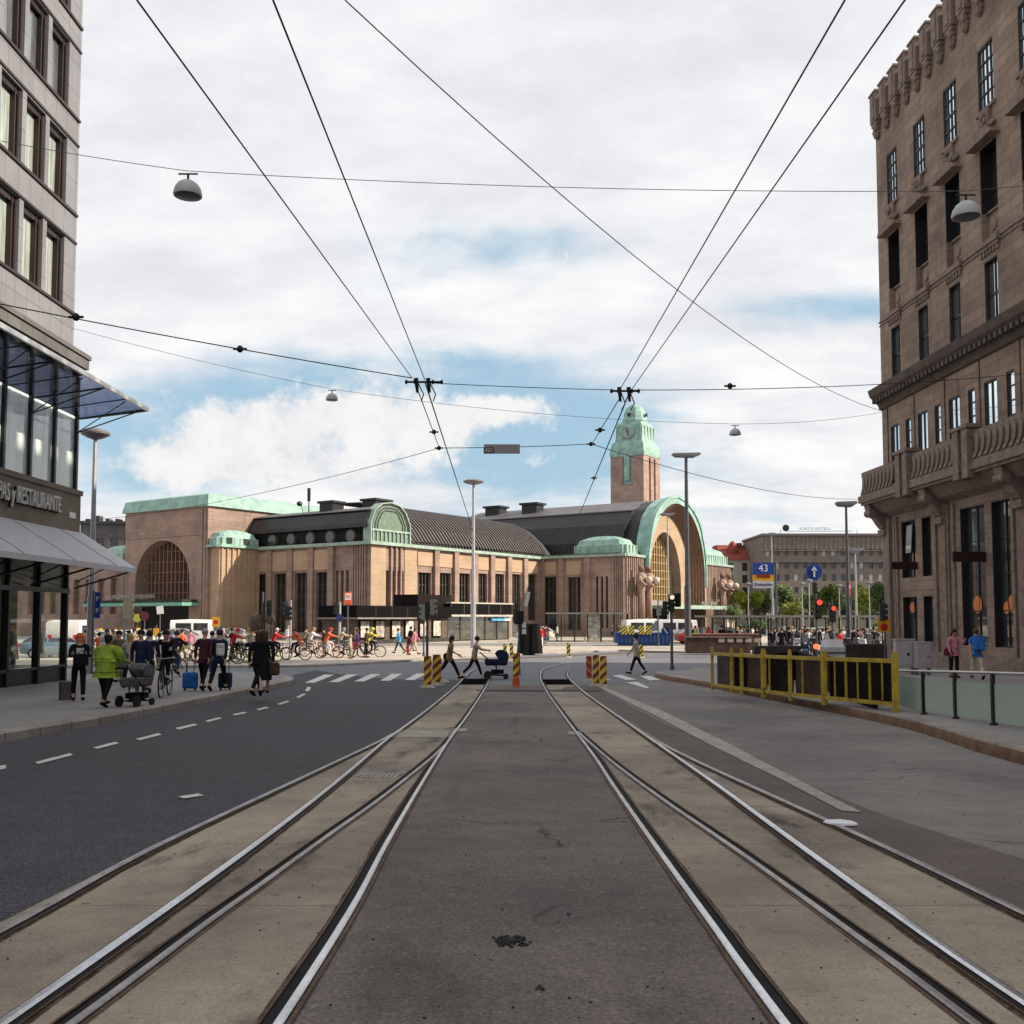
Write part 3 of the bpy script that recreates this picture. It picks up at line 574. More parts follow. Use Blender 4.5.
# upper glass canopy on struts
cgm=bpy.data.materials.new('canopy_glass'); cgm.use_nodes=True; b_=cgm.node_tree.nodes['Principled BSDF']; b_.inputs['Base Color'].default_value=(.20,.23,.33,1); b_.inputs['Transmission Weight'].default_value=1; b_.inputs['Roughness'].default_value=.06; b_.inputs['IOR'].default_value=1.05
cn=E_('glass_canopy',(0,0,0),0); cn.parent=lb
mb=MB(); mb.add([(-14,-.1,9.72),(35.1,-.1,9.55),(35.1,-2.42,9.85),(-14,-2.42,9.85),(-14,-.1,9.75),(35.1,-.1,9.58),(35.1,-2.42,9.88),(-14,-2.42,9.88)],[[0,1,2,3],[4,5,6,7],[0,1,5,4],[1,2,6,5],[2,3,7,6]])
mb.build('canopy_glass',cgm,cn)
mb=MB(); mb.box(-14,35.15,-2.5,-2.42,9.82,9.96); mb.build('gutter',M('aluminium',(.5,.5,.5),metal=.6,rough=.35),cn)
mb=MB(); mb.cyl((35.1,-.1,9.55),(35.1,-2.45,9.84),.035); mb.build('strut',darkb,cn)
for k in range(4):
    u=34.9-k*3.36; mb=MB()
    mb.cyl((u,-.05,9.0),(u,-2.3,9.8),.022); mb.cyl((u,-.05,9.0),(u-1.4,-2.3,9.82),.018); mb.cyl((u,-.05,9.5),(u,-2.42,9.84),.03); mb.cyl((u-1.68,-.05,9.5),(u-1.68,-2.42,9.84),.02)
    mb.build('strut_frame',darkb,cn)
# awning
aw=M('grey_awning',(.50,.49,.51),var=.06,s=3,fine=.05,fs=80,rough=.8); 
m=MB(); P4=[(-14,-.18,5.55),(35.35,-.18,5.5),(35.25,-2.15,4.25),(-14,-2.15,4.25)]; m.add(P4+[(x,y,z-.03) for x,y,z in P4]+[(35.25,-2.15,4.08),(-14,-2.15,4.08)],[[0,1,2,3],[4,5,6,7],[1,2,6,5],[2,3,9,8]]); A0=m.build('awning',aw,lb)
m=MB()
for u in (35.1,31.9,28.7,25.5): m.cyl((u,-.05,3.55),(u,-2.1,4.15),.035); m.cyl((u,-.05,3.75),(u-.7,-1.6,4.3),.025); m.tube([(u-1.6,-.19,5.5),(u-1.6,-2.15,4.262)],.008)
m.build('awning_arm',darkb,A0)
# shop front
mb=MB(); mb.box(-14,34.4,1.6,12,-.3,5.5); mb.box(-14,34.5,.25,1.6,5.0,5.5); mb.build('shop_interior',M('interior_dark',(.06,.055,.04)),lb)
mb=MB(); mb.box(-14,34.65,.02,.3,-.2,.28); mb.box(34.5,34.65,.3,11,-.2,.28); mb.build('plinth',MS('plinth_stone',(.26,.24,.21),1.2,.3,var=.06),lb)
sh=bpy.data.materials.new('shop_glass'); sh.use_nodes=True; b_=sh.node_tree.nodes['Principled BSDF']; b_.inputs['Base Color'].default_value=(.88,.93,.88,1); b_.inputs['Transmission Weight'].default_value=1; b_.inputs['Roughness'].default_value=.02; b_.inputs['IOR'].default_value=1.12; b_.inputs['Coat Weight'].default_value=.7
for k in range(8):
    b=34.6-k*2.0; g=MB(); g.box(b-1.93,b-.07,.08,.095,.9,3.35); g.build('shop_pane',sh,lb); g=MB(); g.box(b-1.93,b-.07,.08,.12,3.5,5.0); g.build('shop_pane',Mglass('transom_pane',(.10,.115,.08),spec=.4),lb); g=MB(); g.box(b-1.93,b-.07,.06,.14,.28,.85); g.build('kick_panel',darkb,lb)
mb=MB()
for k in range(9): b=34.6-k*2.0; mb.box(b-.06,b+.06,-.05,.18,.28,5.45)
mb.box(-14,34.68,-.08,.2,3.35,3.5); mb.box(-14,34.66,-.05,.18,.83,.92); mb.box(-14,34.66,-.05,.18,5.0,5.5); mb.build('shop_frame',darkb,lb)
cream=M('cream_cloth',(.62,.55,.42),var=.08,s=8); floorm=M('tan_interior',(.35,.28,.19)); 
mb=MB(); mb.box(-14,34.4,.3,1.6,.3,.9); mb.build('window_bench',floorm,lb)
def parasol(px,py0,py1,Y,lab):
    x=-15.9; p=PY(px,py0,Y); e=E_('closed_parasol',(x,Y,1.0),0,lab,'parasol','closed parasols behind the restaurant window')
    h=(py1-py0)*Y/1000
    m=MB(); m.lathe([(.02,.25+h),(.07,.2+h),(.13,.2+h*.5),(.17,.22),(.15,.18)],(0,0,0),10); m.build('canopy',cream,e); m=MB(); m.cyl((0,0,-.1),(0,0,.3),.025); m.build('pole',M('wood',(.2,.12,.06)),e)
parasol(17,633,660,32.0,'folded cream parasol inside the window, left of its pair'); parasol(47,633,658,33.75,'folded cream parasol inside the window, nearest the building corner')
# ------------------------------------------------------------------ railway station; local x = along the bright fronts, y = away to the left
SRZ=math.atan2(.829,.559)
st=E_('station_building',(-14.9,105,0),SRZ,'pink granite railway station with copper green trim and great arched portal','building')
def SW(x,y,z=0): return (-14.9+.559*x-.829*y,105+.829*x+.559*y,z)
gran=MS('pink_granite',(.30,.21,.172),1.3,.42,var=.10,mortar=.66,stain=.24,bump=.4,stk=.2)
granp=MS('pale_granite',(.40,.285,.19),1.6,.55,var=.06,mortar=.75,stain=.12,bump=.3,stk=.12); granr=M('red_granite',(.20,.115,.085),var=.18,s=2,fine=.15,fs=20)
cop=M('copper_green',(.25,.40,.345),rough=.6,var=.22,s=.8,fine=.2,fs=7); copl=M('copper_pale',(.28,.37,.31),rough=.6,var=.2,s=1,fine=.1,fs=9)
copd=M('copper_grey_green',(.13,.19,.14),rough=.6,var=.2)
roofd=MS('dark_seam_roof',(.04,.037,.04),.42,60,var=.15,mortar=.3,stain=.2,rough=.45,msz=.08,offset=0); roofg=M('grey_sheet_roof',(.11,.10,.105),rough=.5,var=.15,s=.6)
tilem=M('brown_tile_roof',(.055,.048,.045),var=.3,s=.8,rough=.6)
glz=Mglass('station_glass',(.02,.02,.02),spec=.4); stf=M('bronze_green',(.07,.06,.05),rough=.5); gold=M('gold_mullion',(.38,.26,.13),rough=.5,var=.15)
canm=M('canopy_green',(.16,.36,.28),var=.15)
def stwin(parent,O,Ud,Nn,a,b,c,d,dep,nx,nz_,fm=stf,gm_=None):
    g=MB(); q=lambda u,z,k:(O[0]+Ud[0]*u-Nn[0]*k,O[1]+Ud[1]*u-Nn[1]*k,z)
    def bx(m,u0,u1,z0,z1,k0,k1): m.add([q(u,z,k) for z in (z0,z1) for (u,k) in ((u0,k0),(u1,k0),(u1,k1),(u0,k1))],[[3,2,1,0],[4,5,6,7],[0,1,5,4],[1,2,6,5],[2,3,7,6],[3,0,4,7]])
    bx(g,a,b,c,d,dep,dep+.05); o=g.build('window',gm_ or glz,parent); f=MB()
    for i in range(nx+1): u=a+(b-a)*i/nx; bx(f,u-.06,u+.06,c,d,dep-.25,dep-.001)
    for j in range(nz_+1): z=c+(d-c)*j/nz_; bx(f,a,b,z-.05,z+.05,dep-.12,dep-.002)
    f.build('mullion',fm,o); return o
# west wing, shaded long front (x=0, y 0..18.5)
OA=(0,0); UA=(0,1); NA=(-1,0); UB=(1,0); NB=(0,-1)
hA=[(y0,y1,.9,7.5) for y0,y1 in ((6.0,7.95),(9.2,11.2),(12.4,14.5),(15.7,17.85))]+[(y,y+.42,3.2,7.6) for y in (3.05,3.8,4.55)]
wing=MB(); wing.facade(OA,UA,NA,0,18.5,-.3,10.3,hA,.7); 
hB=[(x,x+.5,.9,7.6) for x in (2.5,3.3,4.1,4.9)]+[(a,b,2.2,z) for a,b,z in ((7.88,10.2,7.6),(11.6,13.9,7.7),(15.3,17.65,7.8),(19.1,21.2,7.9),(22.7,24.9,8.0),(26.5,28.7,8.1),(30.1,32.5,8.2))]
wing.facade(OA,UB,NB,0,33.3,-.3,10.3,hB,.6); wing.build('wing_wall',gran,st)
for h in hA: stwin(st,OA,UA,NA,*h,.68,3 if h[1]-h[0]>1 else 1,5)
for h in hB: stwin(st,OA,UB,NB,*h,.58,4 if h[1]-h[0]>1 else 1,4)
# panels and pilasters on the shaded front
pn=[]; pl=[]
for k,(y0,y1) in enumerate(((6.0,7.95),(9.2,11.2),(12.4,14.5),(15.7,17.85))):
    pn.append((-.14,0,y0-.15,y1+.15,7.75,9.95))
for y in (5.5,8.55,11.8,15.1,18.2): pl.append((-.32,0,y-.4,y+.4,-.3,10.2))
for y in (.6,.95,1.3,1.65,2.0,2.35): pl.append((-.2,0,y-.1,y+.1,-.3,10.2))
for x0,x1 in ((7.88,10.2),(11.6,13.9),(15.3,17.65),(19.1,21.2),(22.7,24.9),(26.5,28.7),(30.1,32.5)): pn.append((x0-.15,x1+.15,-.12,0,8.35,9.9))
pn.append((.02,2.4,-.08,0,-.3,10.2)); pn.append((5.5,7.6,-.08,0,-.3,10.2))
for x in (10.9,14.6,18.4,21.95,25.7,29.4): pl.append((x-.42,x+.42,-.4,0,-.3,10.2))
for x in (3.15,3.95,4.75): pl.append((x-.12,x+.12,-.25,0,-.3,10.3))
each('wall_panel',pn,granp,st); each('pilaster',pl,gran,st)
gut=MB(); gut.box(-.5,0,-.5,18.4,10.25,10.6); gut.box(0,33.3,-.5,0,10.25,10.6); gut.build('eaves_gutter',copl,st)
# clerestory + mansard of the west wing (axis along y)
m=MB(); m.box(-.1,6.3,.4,18.4,10.6,12.35); m.build('clerestory',M('black_sheet',(.010,.010,.012),rough=.7,spec=.2),st)
for y in (2.6,5.6,8.6,11.6,14.6): m=MB(); m.lathe([(.01,-.3),(.75,-.3),(.85,-.12),(.85,-.08)],(0,y,11.25),14,'x'); o=m.build('round_window',M('round_frame',(.03,.032,.03)),st); m=MB(); m.lathe([(.01,-.33),(.6,-.33),(.6,-.31)],(0,y,11.25),14,'x'); m.build('pane',Mglass('rw',(.02,.02,.02),spec=.25),o)
prof=[(-.55,12.1),(-.45,12.5),(.3,13.75),(.55,13.95),(3.1,14.45),(5.65,13.95),(6.6,12.2),(6.6,10.6),(-.1,10.6),(-.1,12.1)]
m=MB(); m.prism(prof,.35,18.6,'y'); m.build('mansard_roof',roofd,st)
m=MB(); m.prism([(.28,13.97),(3.1,14.5),(5.8,13.97),(5.7,14.1),(3.1,14.68),(.4,14.1)],.35,18.6,'y'); m.build('roof_top_sheet',roofg,st)
# gable (copper frame, seen on the bright front)
def gab(off,y0,y1,mt,nm,base=10.35):
    o=[(-.15+off,base),(-.15+off,12.6),(.55+off,14.0-off*.2),(1.6+off*.6,14.75-off*.6),(3.1,15.0-off*.8),(4.6-off*.6,14.75-off*.6),(5.65-off,14.0-off*.2),(6.4-off,12.6),(6.4-off,base)]; return o
def ringprism(m,o,i,y0,y1):
    n=len(o)
    for k in range(n-1):
        for (p,q) in ((o[k],o[k+1]),(i[k],i[k+1])): m.quad((p[0],y0,p[1]),(q[0],y0,q[1]),(q[0],y1,q[1]),(p[0],y1,p[1]))
        m.quad((o[k][0],y0,o[k][1]),(o[k+1][0],y0,o[k+1][1]),(i[k+1][0],y0,i[k+1][1]),(i[k][0],y0,i[k][1]))
m=MB(); ringprism(m,gab(0,0,0,0,''),gab(.16,0,0,0,''),-.2,.9); m.build('gable_frame',copl,st)
m=MB(); g_=gab(.2,0,0,0,''); m.add([(x,.0,z) for x,z in g_],[list(range(9))]); m.build('gable_panel',copd,st,fixn=False)
m=MB()
for off,y in ((.28,-.1),(.75,.0),(1.15,.0)):
    a,b=gab(off,0,0,0,''),gab(off+.15,0,0,0,''); ringprism(m,[(x,max(z,11.9)) for x,z in a],[(x,max(z,11.9)) for x,z in b],-.06,y+.2)
m.build('gable_rib',M('dark_rib',(.04,.045,.04)),st)
m=MB()
for k in range(9): m.box(.2+k*.66,.34+k*.66,-.16,.05,10.6,11.8)
m.box(.1,6.2,-.18,.05,11.75,11.95); m.build('gable_balustrade',copl,st)
# long barrel roof behind the bright front, hipped at the far end
rf=MB(); cs=[(-.35,10.6),(.2,11.0),(1.4,12.6),(3.2,14.2),(5.5,15.3),(8,15.8),(12,15.9)]
sec=[6.4]+[6.4+i*1.9 for i in range(1,15)]+[34.5,35.8,37.0,38.0,38.6,38.88]
n=len(cs)
for i,x in enumerate(sec):
    f=1 if x<34.6 else math.sqrt(max(0,1-((x-34.5)/4.4)**2)); 
    for y,z in cs: rf.v.append((x,y+(1-f)*3.5,10.6+(z-10.6)*f))
for i in range(len(sec)-1):
    for j in range(n-1): a=i*n+j; rf.f.append([a,a+1,a+n+1,a+n]); rf.m.append(0)
rf.build('barrel_roof',tilem,st,smooth=True)
rb_=MB()
for k in range(50):
    x=6.9+k*.62; f=1 if x<34.6 else math.sqrt(max(0,1-((x-34.5)/4.4)**2)); q=[(y+(1-f)*3.5,10.6+(z-10.6)*f) for y,z in cs]
    for (ya,za),(yb_,zb_) in zip(q,q[1:]): rb_.add([(x,ya-.10,za+.10),(x+.2,ya-.10,za+.10),(x+.2,yb_-.10,zb_+.10),(x,yb_-.10,zb_+.10),(x,ya+.05,za-.05),(x+.2,ya+.05,za-.05),(x+.2,yb_+.05,zb_-.05),(x,yb_+.05,zb_-.05)],[[0,1,2,3],[0,3,7,4],[1,2,6,5],[0,1,5,4]])
rb_.build('roof_seams',M('seam_brown',(.105,.092,.086),rough=.5,var=.2),st)
fz=MB()
for k in range(45): fz.box(7.2+k*.6,7.45+k*.6,-.42,-.1,10.6,11.0)
fz.build('roof_edge_block',roofd,st)
m=MB(); 
for x,y,z,s_ in ((6.5,5,14.6,1.3),(2.6,8.2,14.2,.9)): m.box(x-s_,x+s_,y-1,y+1,z,z+1.1); m.box(x-s_-.2,x+s_+.2,y-1.2,y+1.2,z+1.1,z+1.35)
m.build('roof_vent',M('vent_black',(.02,.02,.022),rough=.4),st)
m=MB(); m.cyl((3,12.2,14.3),(3,12.2,17.4),.07); m.cyl((3,12.2,15.9),(3,12.2,17.4),.2); m.cyl((2.6,12.6,14.3),(2.4,12.9,15.6),.05); m.ell((2.4,13.1,15.6),.35,.3,.3); m.build('mast',black,st)
# west block with its arch
WB=MB(); AH=5.0; 
def archpts(c,half,z0,spring,apex,n=20):
    p=[(c-half,z0)]; 
    for i in range(n+1):
        t=math.pi*(1-i/n); p.append((c+half*math.cos(t),spring+(apex-spring)*math.sin(t)))
    return p+[(c+half,z0)]
def archwall(m,O,Ud,Nn,u0,u1,z0,z1,ap,dep):
    q=lambda u,z,k=0:(O[0]+Ud[0]*u-Nn[0]*k,O[1]+Ud[1]*u-Nn[1]*k,z)
    m.quad(q(u0,z0),q(ap[0][0],z0),q(ap[0][0],z1),q(u0,z1)); m.quad(q(ap[-1][0],z0),q(u1,z0),q(u1,z1),q(ap[-1][0],z1))
    for a,b in zip(ap,ap[1:]):
        if b[0]-a[0]>1e-4: m.quad(q(*a),q(*b),q(b[0],z1),q(a[0],z1))
        m.quad(q(*a),q(*b),q(b[0],b[1],dep),q(a[0],a[1],dep))
def archfill(m,O,Ud,Nn,ap,dep):
    q=lambda u,z,k=0:(O[0]+Ud[0]*u-Nn[0]*k,O[1]+Ud[1]*u-Nn[1]*k,z); c=(ap[0][0]+ap[-1][0])/2; z0=ap[0][1]
    for a,b in zip(ap,ap[1:]): m.quad(q(*a,dep),q(*b,dep),q(b[0],z0,dep),q(a[0],z0,dep))
xb=-6.1; apW=archpts(26.4,4.9,0,6.6,11.4)
archwall(WB,(xb,0),UA,NA,18.5,33.4,-.3,14.9,apW,1.7)
WB.facade((0,18.5),UB,NB,xb,26,-.3,14.9,[],.1); WB.box(xb+.05,26,18.6,33.3,14.7,14.9); WB.facade((xb,33.4),UB,(0,1),0,32,-.3,14.9,[],.1)
WB.build('block_wall',gran,st)
g=MB(); archfill(g,(xb,0),UA,NA,apW,1.65); o=g.build('arch_window',glz,st,fixn=False); g=MB()
for k in range(13):
    u=22.0+k*.73; h=6.6+4.7*math.sqrt(max(0,1-((u-26.4)/4.85)**2)); g.box(xb+1.25,xb+1.6,u-.09,u+.09,4.2,h)
for z in (5.4,6.6,7.8,9,10.2): hw=4.8 if z<6.6 else 4.8*math.sqrt(max(.02,1-((z-6.6)/4.8)**2)); g.box(xb+1.35,xb+1.58,26.4-hw,26.4+hw,z-.06,z+.06)
g.build('arch_mullion',granr,o)
m=MB()
for r_,d in ((5.15,.12),(4.98,.3)): ap2=archpts(26.4,r_,0,6.6,6.6+r_-.1); ap1=archpts(26.4,r_-.16,0,6.6,6.6+r_-.26); 
m.box(xb-.08,xb,19.0,32.9,11.75,11.95)
for y in (18.9,19.4): m.box(xb-.15,xb,y-.12,y+.12,-.3,14.6)
m.build('block_trim',gran,st)
m=MB(); o_=[(-.35,14.9),(-.3,15.3),(-.05,16.25),(.5,16.45)]
m.add([(xb-.35,18.15,14.9),(xb-.35,33.7,14.9),(26,33.7,14.9),(26,18.15,14.9),(xb-.1,18.4,16.2),(xb-.1,33.4,16.2),(26,33.4,16.2),(26,18.4,16.2),(xb+.9,19.4,16.5),(xb+.9,32.4,16.5),(26,32.4,16.5),(26,19.4,16.5)],[[0,1,5,4],[1,2,6,5],[3,0,4,7],[4,5,9,8],[7,4,8,11],[5,6,10,9],[8,9,10,11],[0,1,2,3]])
m.build('copper_parapet',cop,st,fixn=True)
# turret bay at the junction with fluted wall and copper cap
m=MB(); m.box(-5.7,-.05,17.0,18.5,-.3,10.35)
for k in range(8): m.box(-5.5+k*.75,-5.3+k*.75,16.82,17.0,-.3,10.2)
m.build('turret_bay',granp,st)
def cupola(x0,x1,y0,y1,z,h,fin=True):
    m=MB(); c=((x0+x1)/2,(y0+y1)/2); w_=(x1-x0)/2; d=(y1-y0)/2
    prev=None; lv=[(1.06,z-.12),(1.06,z+.12),(.98,z+.14),(.96,z+h*.5),(.88,z+h*.56),(.80,z+h*.78),(.45,z+h*.96),(.2,z+h)]
    for s_,zz_ in lv:
        k=len(m.v); a,b=w_*s_,d*s_; ch=min(a,b)*.28
        for x,y in ((-a,-b+ch),(-a+ch,-b),(a-ch,-b),(a,-b+ch),(a,b-ch),(a-ch,b),(-a+ch,b),(-a,b-ch)): m.v.append((c[0]+x,c[1]+y,zz_))
        if prev is not None:
            for j in range(8): m.f.append([prev+j,prev+(j+1)%8,k+(j+1)%8,k+j]); m.m.append(0)
        prev=k
    m.f.append([prev+j for j in range(8)]); m.m.append(0)
    o=m.build('copper_cupola',cop,st)
    f=MB(); nf=int((x1-x0)/.8)
    for j in range(nf): x=x0+.5+j*(x1-x0-1)/max(1,nf-1); f.box(x-.1,x+.1,y0-.01,y0+.3,z+.15,z+h*.5)
    nf=int((y1-y0)/.8)
    for j in range(nf): y=y0+.5+j*(y1-y0-1)/max(1,nf-1); f.box(x0-.01,x0+.3,y-.1,y+.1,z+.15,z+h*.5)
    f.build('cupola_fins',copl,o)
cupola(-6.0,.0,16.7,19.5,10.45,1.9)
for x in (-4.6,-2.2): m=MB(); m.box(x-.35,x+.35,16.62,16.75,10.75,11.4); m.build('cupola_window',glz,st)
# portal block
hE=[(.48,2.5,.9,7.9),(4.25,6.2,.9,7.8)]+[(8.45+k*.7,8.8+k*.7,1.2,7.8) for k in range(3)]
P_=MB(); P_.facade((33.3,0),(0,-1),NA,0,12.6,-.3,10.35,hE,.6); P_.facade((0,-12.6),UB,NB,33.3,38.6,-.3,10.35,[],.1); P_.quad((33.3,0,10.35),(38.6,0,10.35),(38.6,-12.6,10.35),(33.3,-12.6,10.35))
P_.facade((0,-12.6),UB,NB,58.2,68.4,-.3,10.35,[],.1); P_.facade((58.2,-12.6),(0,1),(1,0),0,12,-.3,10.35,[],.1); P_.facade((68.4,-12.6),(0,1),(1,0),0,30,-.3,10.35,[],.1); P_.quad((58.2,-12.6,10.35),(68.4,-12.6,10.35),(68.4,15,10.35),(58.2,15,10.35)); P_.build('portal_flank',gran,st)
for h in hE: stwin(st,(33.3,0),(0,-1),NA,*h,.58,3 if h[1]-h[0]>1 else 1,4)
each('pilaster',[(33.0,33.3,-y-.4,-y+.4,-.3,10.3) for y in (.4,3.4,7.3)]+[(33.12,33.3,-11.1-k*.27-.07,-11.1-k*.27+.07,-.3,10.3) for k in range(6)]+[(33.5+k*.55,33.72+k*.55,-12.82,-12.6,-.3,10.3) for k in range(9)]+[(58.5+k*.54,58.74+k*.54,-12.82,-12.6,-.3,10.3) for k in range(18)],gran,st)
each('wall_panel',[(33.18,33.3,-y1-.1,-y0+.1,8.1,9.9) for y0,y1 in ((.48,2.5),(4.25,6.2))],granp,st)
each('eaves_gutter',[(32.9,33.3,-12.9,0,10.3,10.62),(33.3,38.6,-13.05,-12.6,10.3,10.62),(58.2,68.7,-13.05,-12.6,10.3,10.62)],copl,st)
cupola(33.9,37.6,-12.4,-4.5,10.6,2.5); cupola(59.5,68.2,-12.4,-7,10.6,2.6)
# great arch: copper hood, stepped ribs, pale tympanum wall, deep window
xc=48.0
def hood(w_,zs,top,base=-.3):
    return [(xc-w_,base),(xc-w_,zs),(xc-w_*.93,zs+(top-zs)*.30),(xc-w_*.80,zs+(top-zs)*.60),(xc-w_*.58,zs+(top-zs)*.80),(xc-w_*.3,zs+(top-zs)*.94),(xc,top),(xc+w_*.3,zs+(top-zs)*.94),(xc+w_*.58,zs+(top-zs)*.80),(xc+w_*.80,zs+(top-zs)*.60),(xc+w_*.93,zs+(top-zs)*.30),(xc+w_,zs),(xc+w_,base)]
def ell_arch(w_,zs,top,base=-.3,n=28): return archpts(xc,w_,base,zs,top,n)
def resamp(p,n):
    L=[0]
    for a,b in zip(p,p[1:]): L.append(L[-1]+math.dist(a,b))
    out=[]
    for i in range(n+1):
        t=L[-1]*i/n; k=max(j for j in range(len(L)) if L[j]<=t+1e-9); k=min(k,len(p)-2); s_=(t-L[k])/max(1e-9,L[k+1]-L[k]); out.append((p[k][0]+(p[k+1][0]-p[k][0])*s_,p[k][1]+(p[k+1][1]-p[k][1])*s_))
    return out
H=lambda *a:resamp(hood(*a),48); EA=lambda *a:resamp(ell_arch(*a),48)
def band(m,p,y0,y1):
    for a,b in zip(p,p[1:]): m.quad((a[0],y0,a[1]),(b[0],y0,b[1]),(b[0],y1,b[1]),(a[0],y1,a[1]))
def ring(m,o,i,y):
    for k in range(len(o)-1): m.quad((o[k][0],y,o[k][1]),(o[k+1][0],y,o[k+1][1]),(i[k+1][0],y,i[k+1][1]),(i[k][0],y,i[k][1]))
YF=-13.3
m=MB(); o1=H(9.25,10.6,19.25,7.0); i1=EA(8.7,8.6,18.0,7.0); band(m,o1,YF,-11.3); ring(m,o1,resamp(ell_arch(8.9,8.6,18.25,7.0),48),YF); band(m,H(9.42,10.7,19.45,7.0),YF-.15,YF+.4); ring(m,H(9.42,10.7,19.45,7.0),H(9.15,10.5,19.1,7.0),YF-.15); m.build('copper_hood',cop,st,fixn=False)
m=MB(); o2=H(9.1,10.5,18.8,10.4); band(m,o2,-11.35,-9.0); m.build('roof_neck',roofd,st,fixn=False)
m=MB(); m.facade((xc-9.25,0),(0,1),NA,YF,-9,-.3,7,[],.1); m.facade((xc+9.25,0),(0,1),(1,0),YF,-9,-.3,7,[],.1); m.quad((xc-9.25,YF,-.3),(xc-8.9,YF,-.3),(xc-8.9,YF,7.2),(xc-9.25,YF,7.2)); m.quad((xc+9.25,YF,-.3),(xc+8.9,YF,-.3),(xc+8.9,YF,7.2),(xc+9.25,YF,7.2)); m.build('portal_jamb',granp,st)
m=MB(); w0,t0=8.9,18.25; y=YF
for k in range(6):
    w1,t1=w0-.24,t0-.24; a=EA(w0,8.6,t0,-.3); b=EA(w1,8.6,t1,-.3); band(m,a,y,y+.34); ring(m,a,b,y+.34) ; w0,t0=w1,t1; y+=.34
m.build('arch_rib',granr,st,fixn=False)
apI=ell_arch(5.1,7.0,14.4,-.3); m=MB(); yb=y
bw=EA(w0,8.6,t0,-.3); ia=resamp(apI,48); ring(m,bw,ia,yb); m.build('tympanum_wall',granp,st,fixn=False)
m=MB(); band(m,apI,yb,yb+2.0); m.build('arch_reveal',gran,st,fixn=False)
m=MB(); archfill(m,(0,yb),UB,NB,apI,1.6); o=m.build('portal_window',Mglass('portal_glass',(.10,.07,.04),spec=.2),st,fixn=False); g=MB()
for k in range(13): u=xc-4.6+k*.77; h=7+7.2*math.sqrt(max(0,1-((u-xc)/5.05)**2)); g.box(u-.1,u+.1,yb+1.3,yb+1.58,4.9,h)
for z in (5.8,6.9,8,9.1,10.2,11.3,12.4): hw=5 if z<7 else 5*math.sqrt(max(.02,1-((z-7)/7.3)**2)); g.box(xc-hw,xc+hw,yb+1.36,yb+1.57,z-.06,z+.06)
g.build('portal_mullion',gold,o)
m=MB(); m.box(xc-5.1,xc+5.1,yb+.2,yb+1.59,3.9,4.9); m.build('transom_block',M('transom_stone',(.30,.25,.22)),st)
m=MB(); m.box(xc-8.6,xc+9.8,-16.4,yb-.01,3.75,4.15); cnp=m.build('canopy',canm,st); m=MB(); m.box(xc-8.6,xc+9.8,-16.46,-16.4,3.7,4.2); m.build('canopy_edge',copl,cnp)
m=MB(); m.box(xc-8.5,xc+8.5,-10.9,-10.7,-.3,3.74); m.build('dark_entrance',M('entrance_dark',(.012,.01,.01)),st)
m=MB()
for k in range(12): m.box(xc+2.2+k*.55,xc+2.4+k*.55,-11.6,-11.25,-.2,3.7)
m.build('entrance_slat',gold,st)
m=MB(); m.prism([(xc+.4,-.3),(xc+2.0,-.3),(xc+1.2,3.7)],-11.9,-11.3); m.build('entrance_wedge',granp,st)
txm=M('letter_metal',(.30,.30,.26))
# main hall roof behind the portal (axis along y)
pf=[(-9.6,10.4),(-9.4,12.6),(-8.3,15.0),(-6.4,16.9),(0,18.7),(6.4,16.9),(8.3,15),(9.6,10.4)]
m=MB(); m.prism([(xc+x,z) for x,z in pf],-9.5,20,'y'); m.build('hall_roof',roofd,st)
m=MB(); m.prism([(xc-6.5,16.93),(xc,18.75),(xc+6.5,16.93),(xc+6.4,17.1),(xc,18.95),(xc-6.4,17.1)],-9.4,20.3,'y'); m.build('hall_roof_top',roofg,st)
m=MB(); m.add([(xc-6.5,20,16.9),(xc,20,18.9),(xc-2,34,15.3),(xc-10,34,14.6),(xc-9.6,20,12)],[[0,1,2,3],[0,3,4]]); m.build('hall_roof_back',roofg,st)
m=MB(); 
for y,x in ((16,-2),(9,-2.5)): m.box(xc+x-1,xc+x+1,y-1.3,y+1.3,17.5,19.2); m.box(xc+x-1.3,xc+x+1.3,y-1.6,y+1.6,19.2,19.5)
m.build('roof_vent',M('vent_black',(.02,.02,.022)),st)
m=MB(); m.prism([(33.4,10.5),(39.5,10.5),(39.5,11.2),(33.4,10.8)],-12,-.2,'y'); m.build('flank_roof',roofg,st)
# left entrance canopy + letters
m=MB(); m.box(xb-2.4,xb-.01,19.6,38,3.85,4.2); c_=m.build('canopy',canm,st); m=MB(); m.box(xb-2.3,xb-.3,19.8,37.8,4.2,4.55); m.build('canopy_roof',M('canopy_dark',(.02,.03,.025)),c_)
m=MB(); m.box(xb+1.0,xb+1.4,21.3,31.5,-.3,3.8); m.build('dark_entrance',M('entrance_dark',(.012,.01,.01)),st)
# letter rows on the two canopies: upright metal letters
o=text('canopy_lettering','HELSINGIN RAUTATIEASEMA',.62,txm,c_,(xb-2.35,29,4.9),(R(90),0,R(-90)),.03,'CENTER',1.15)
o=text('canopy_lettering','HELSINKI  CENTRAL',.62,txm,cnp,(xc+3,-16.4,4.5),(R(90),0,0),.03,'CENTER',.95)
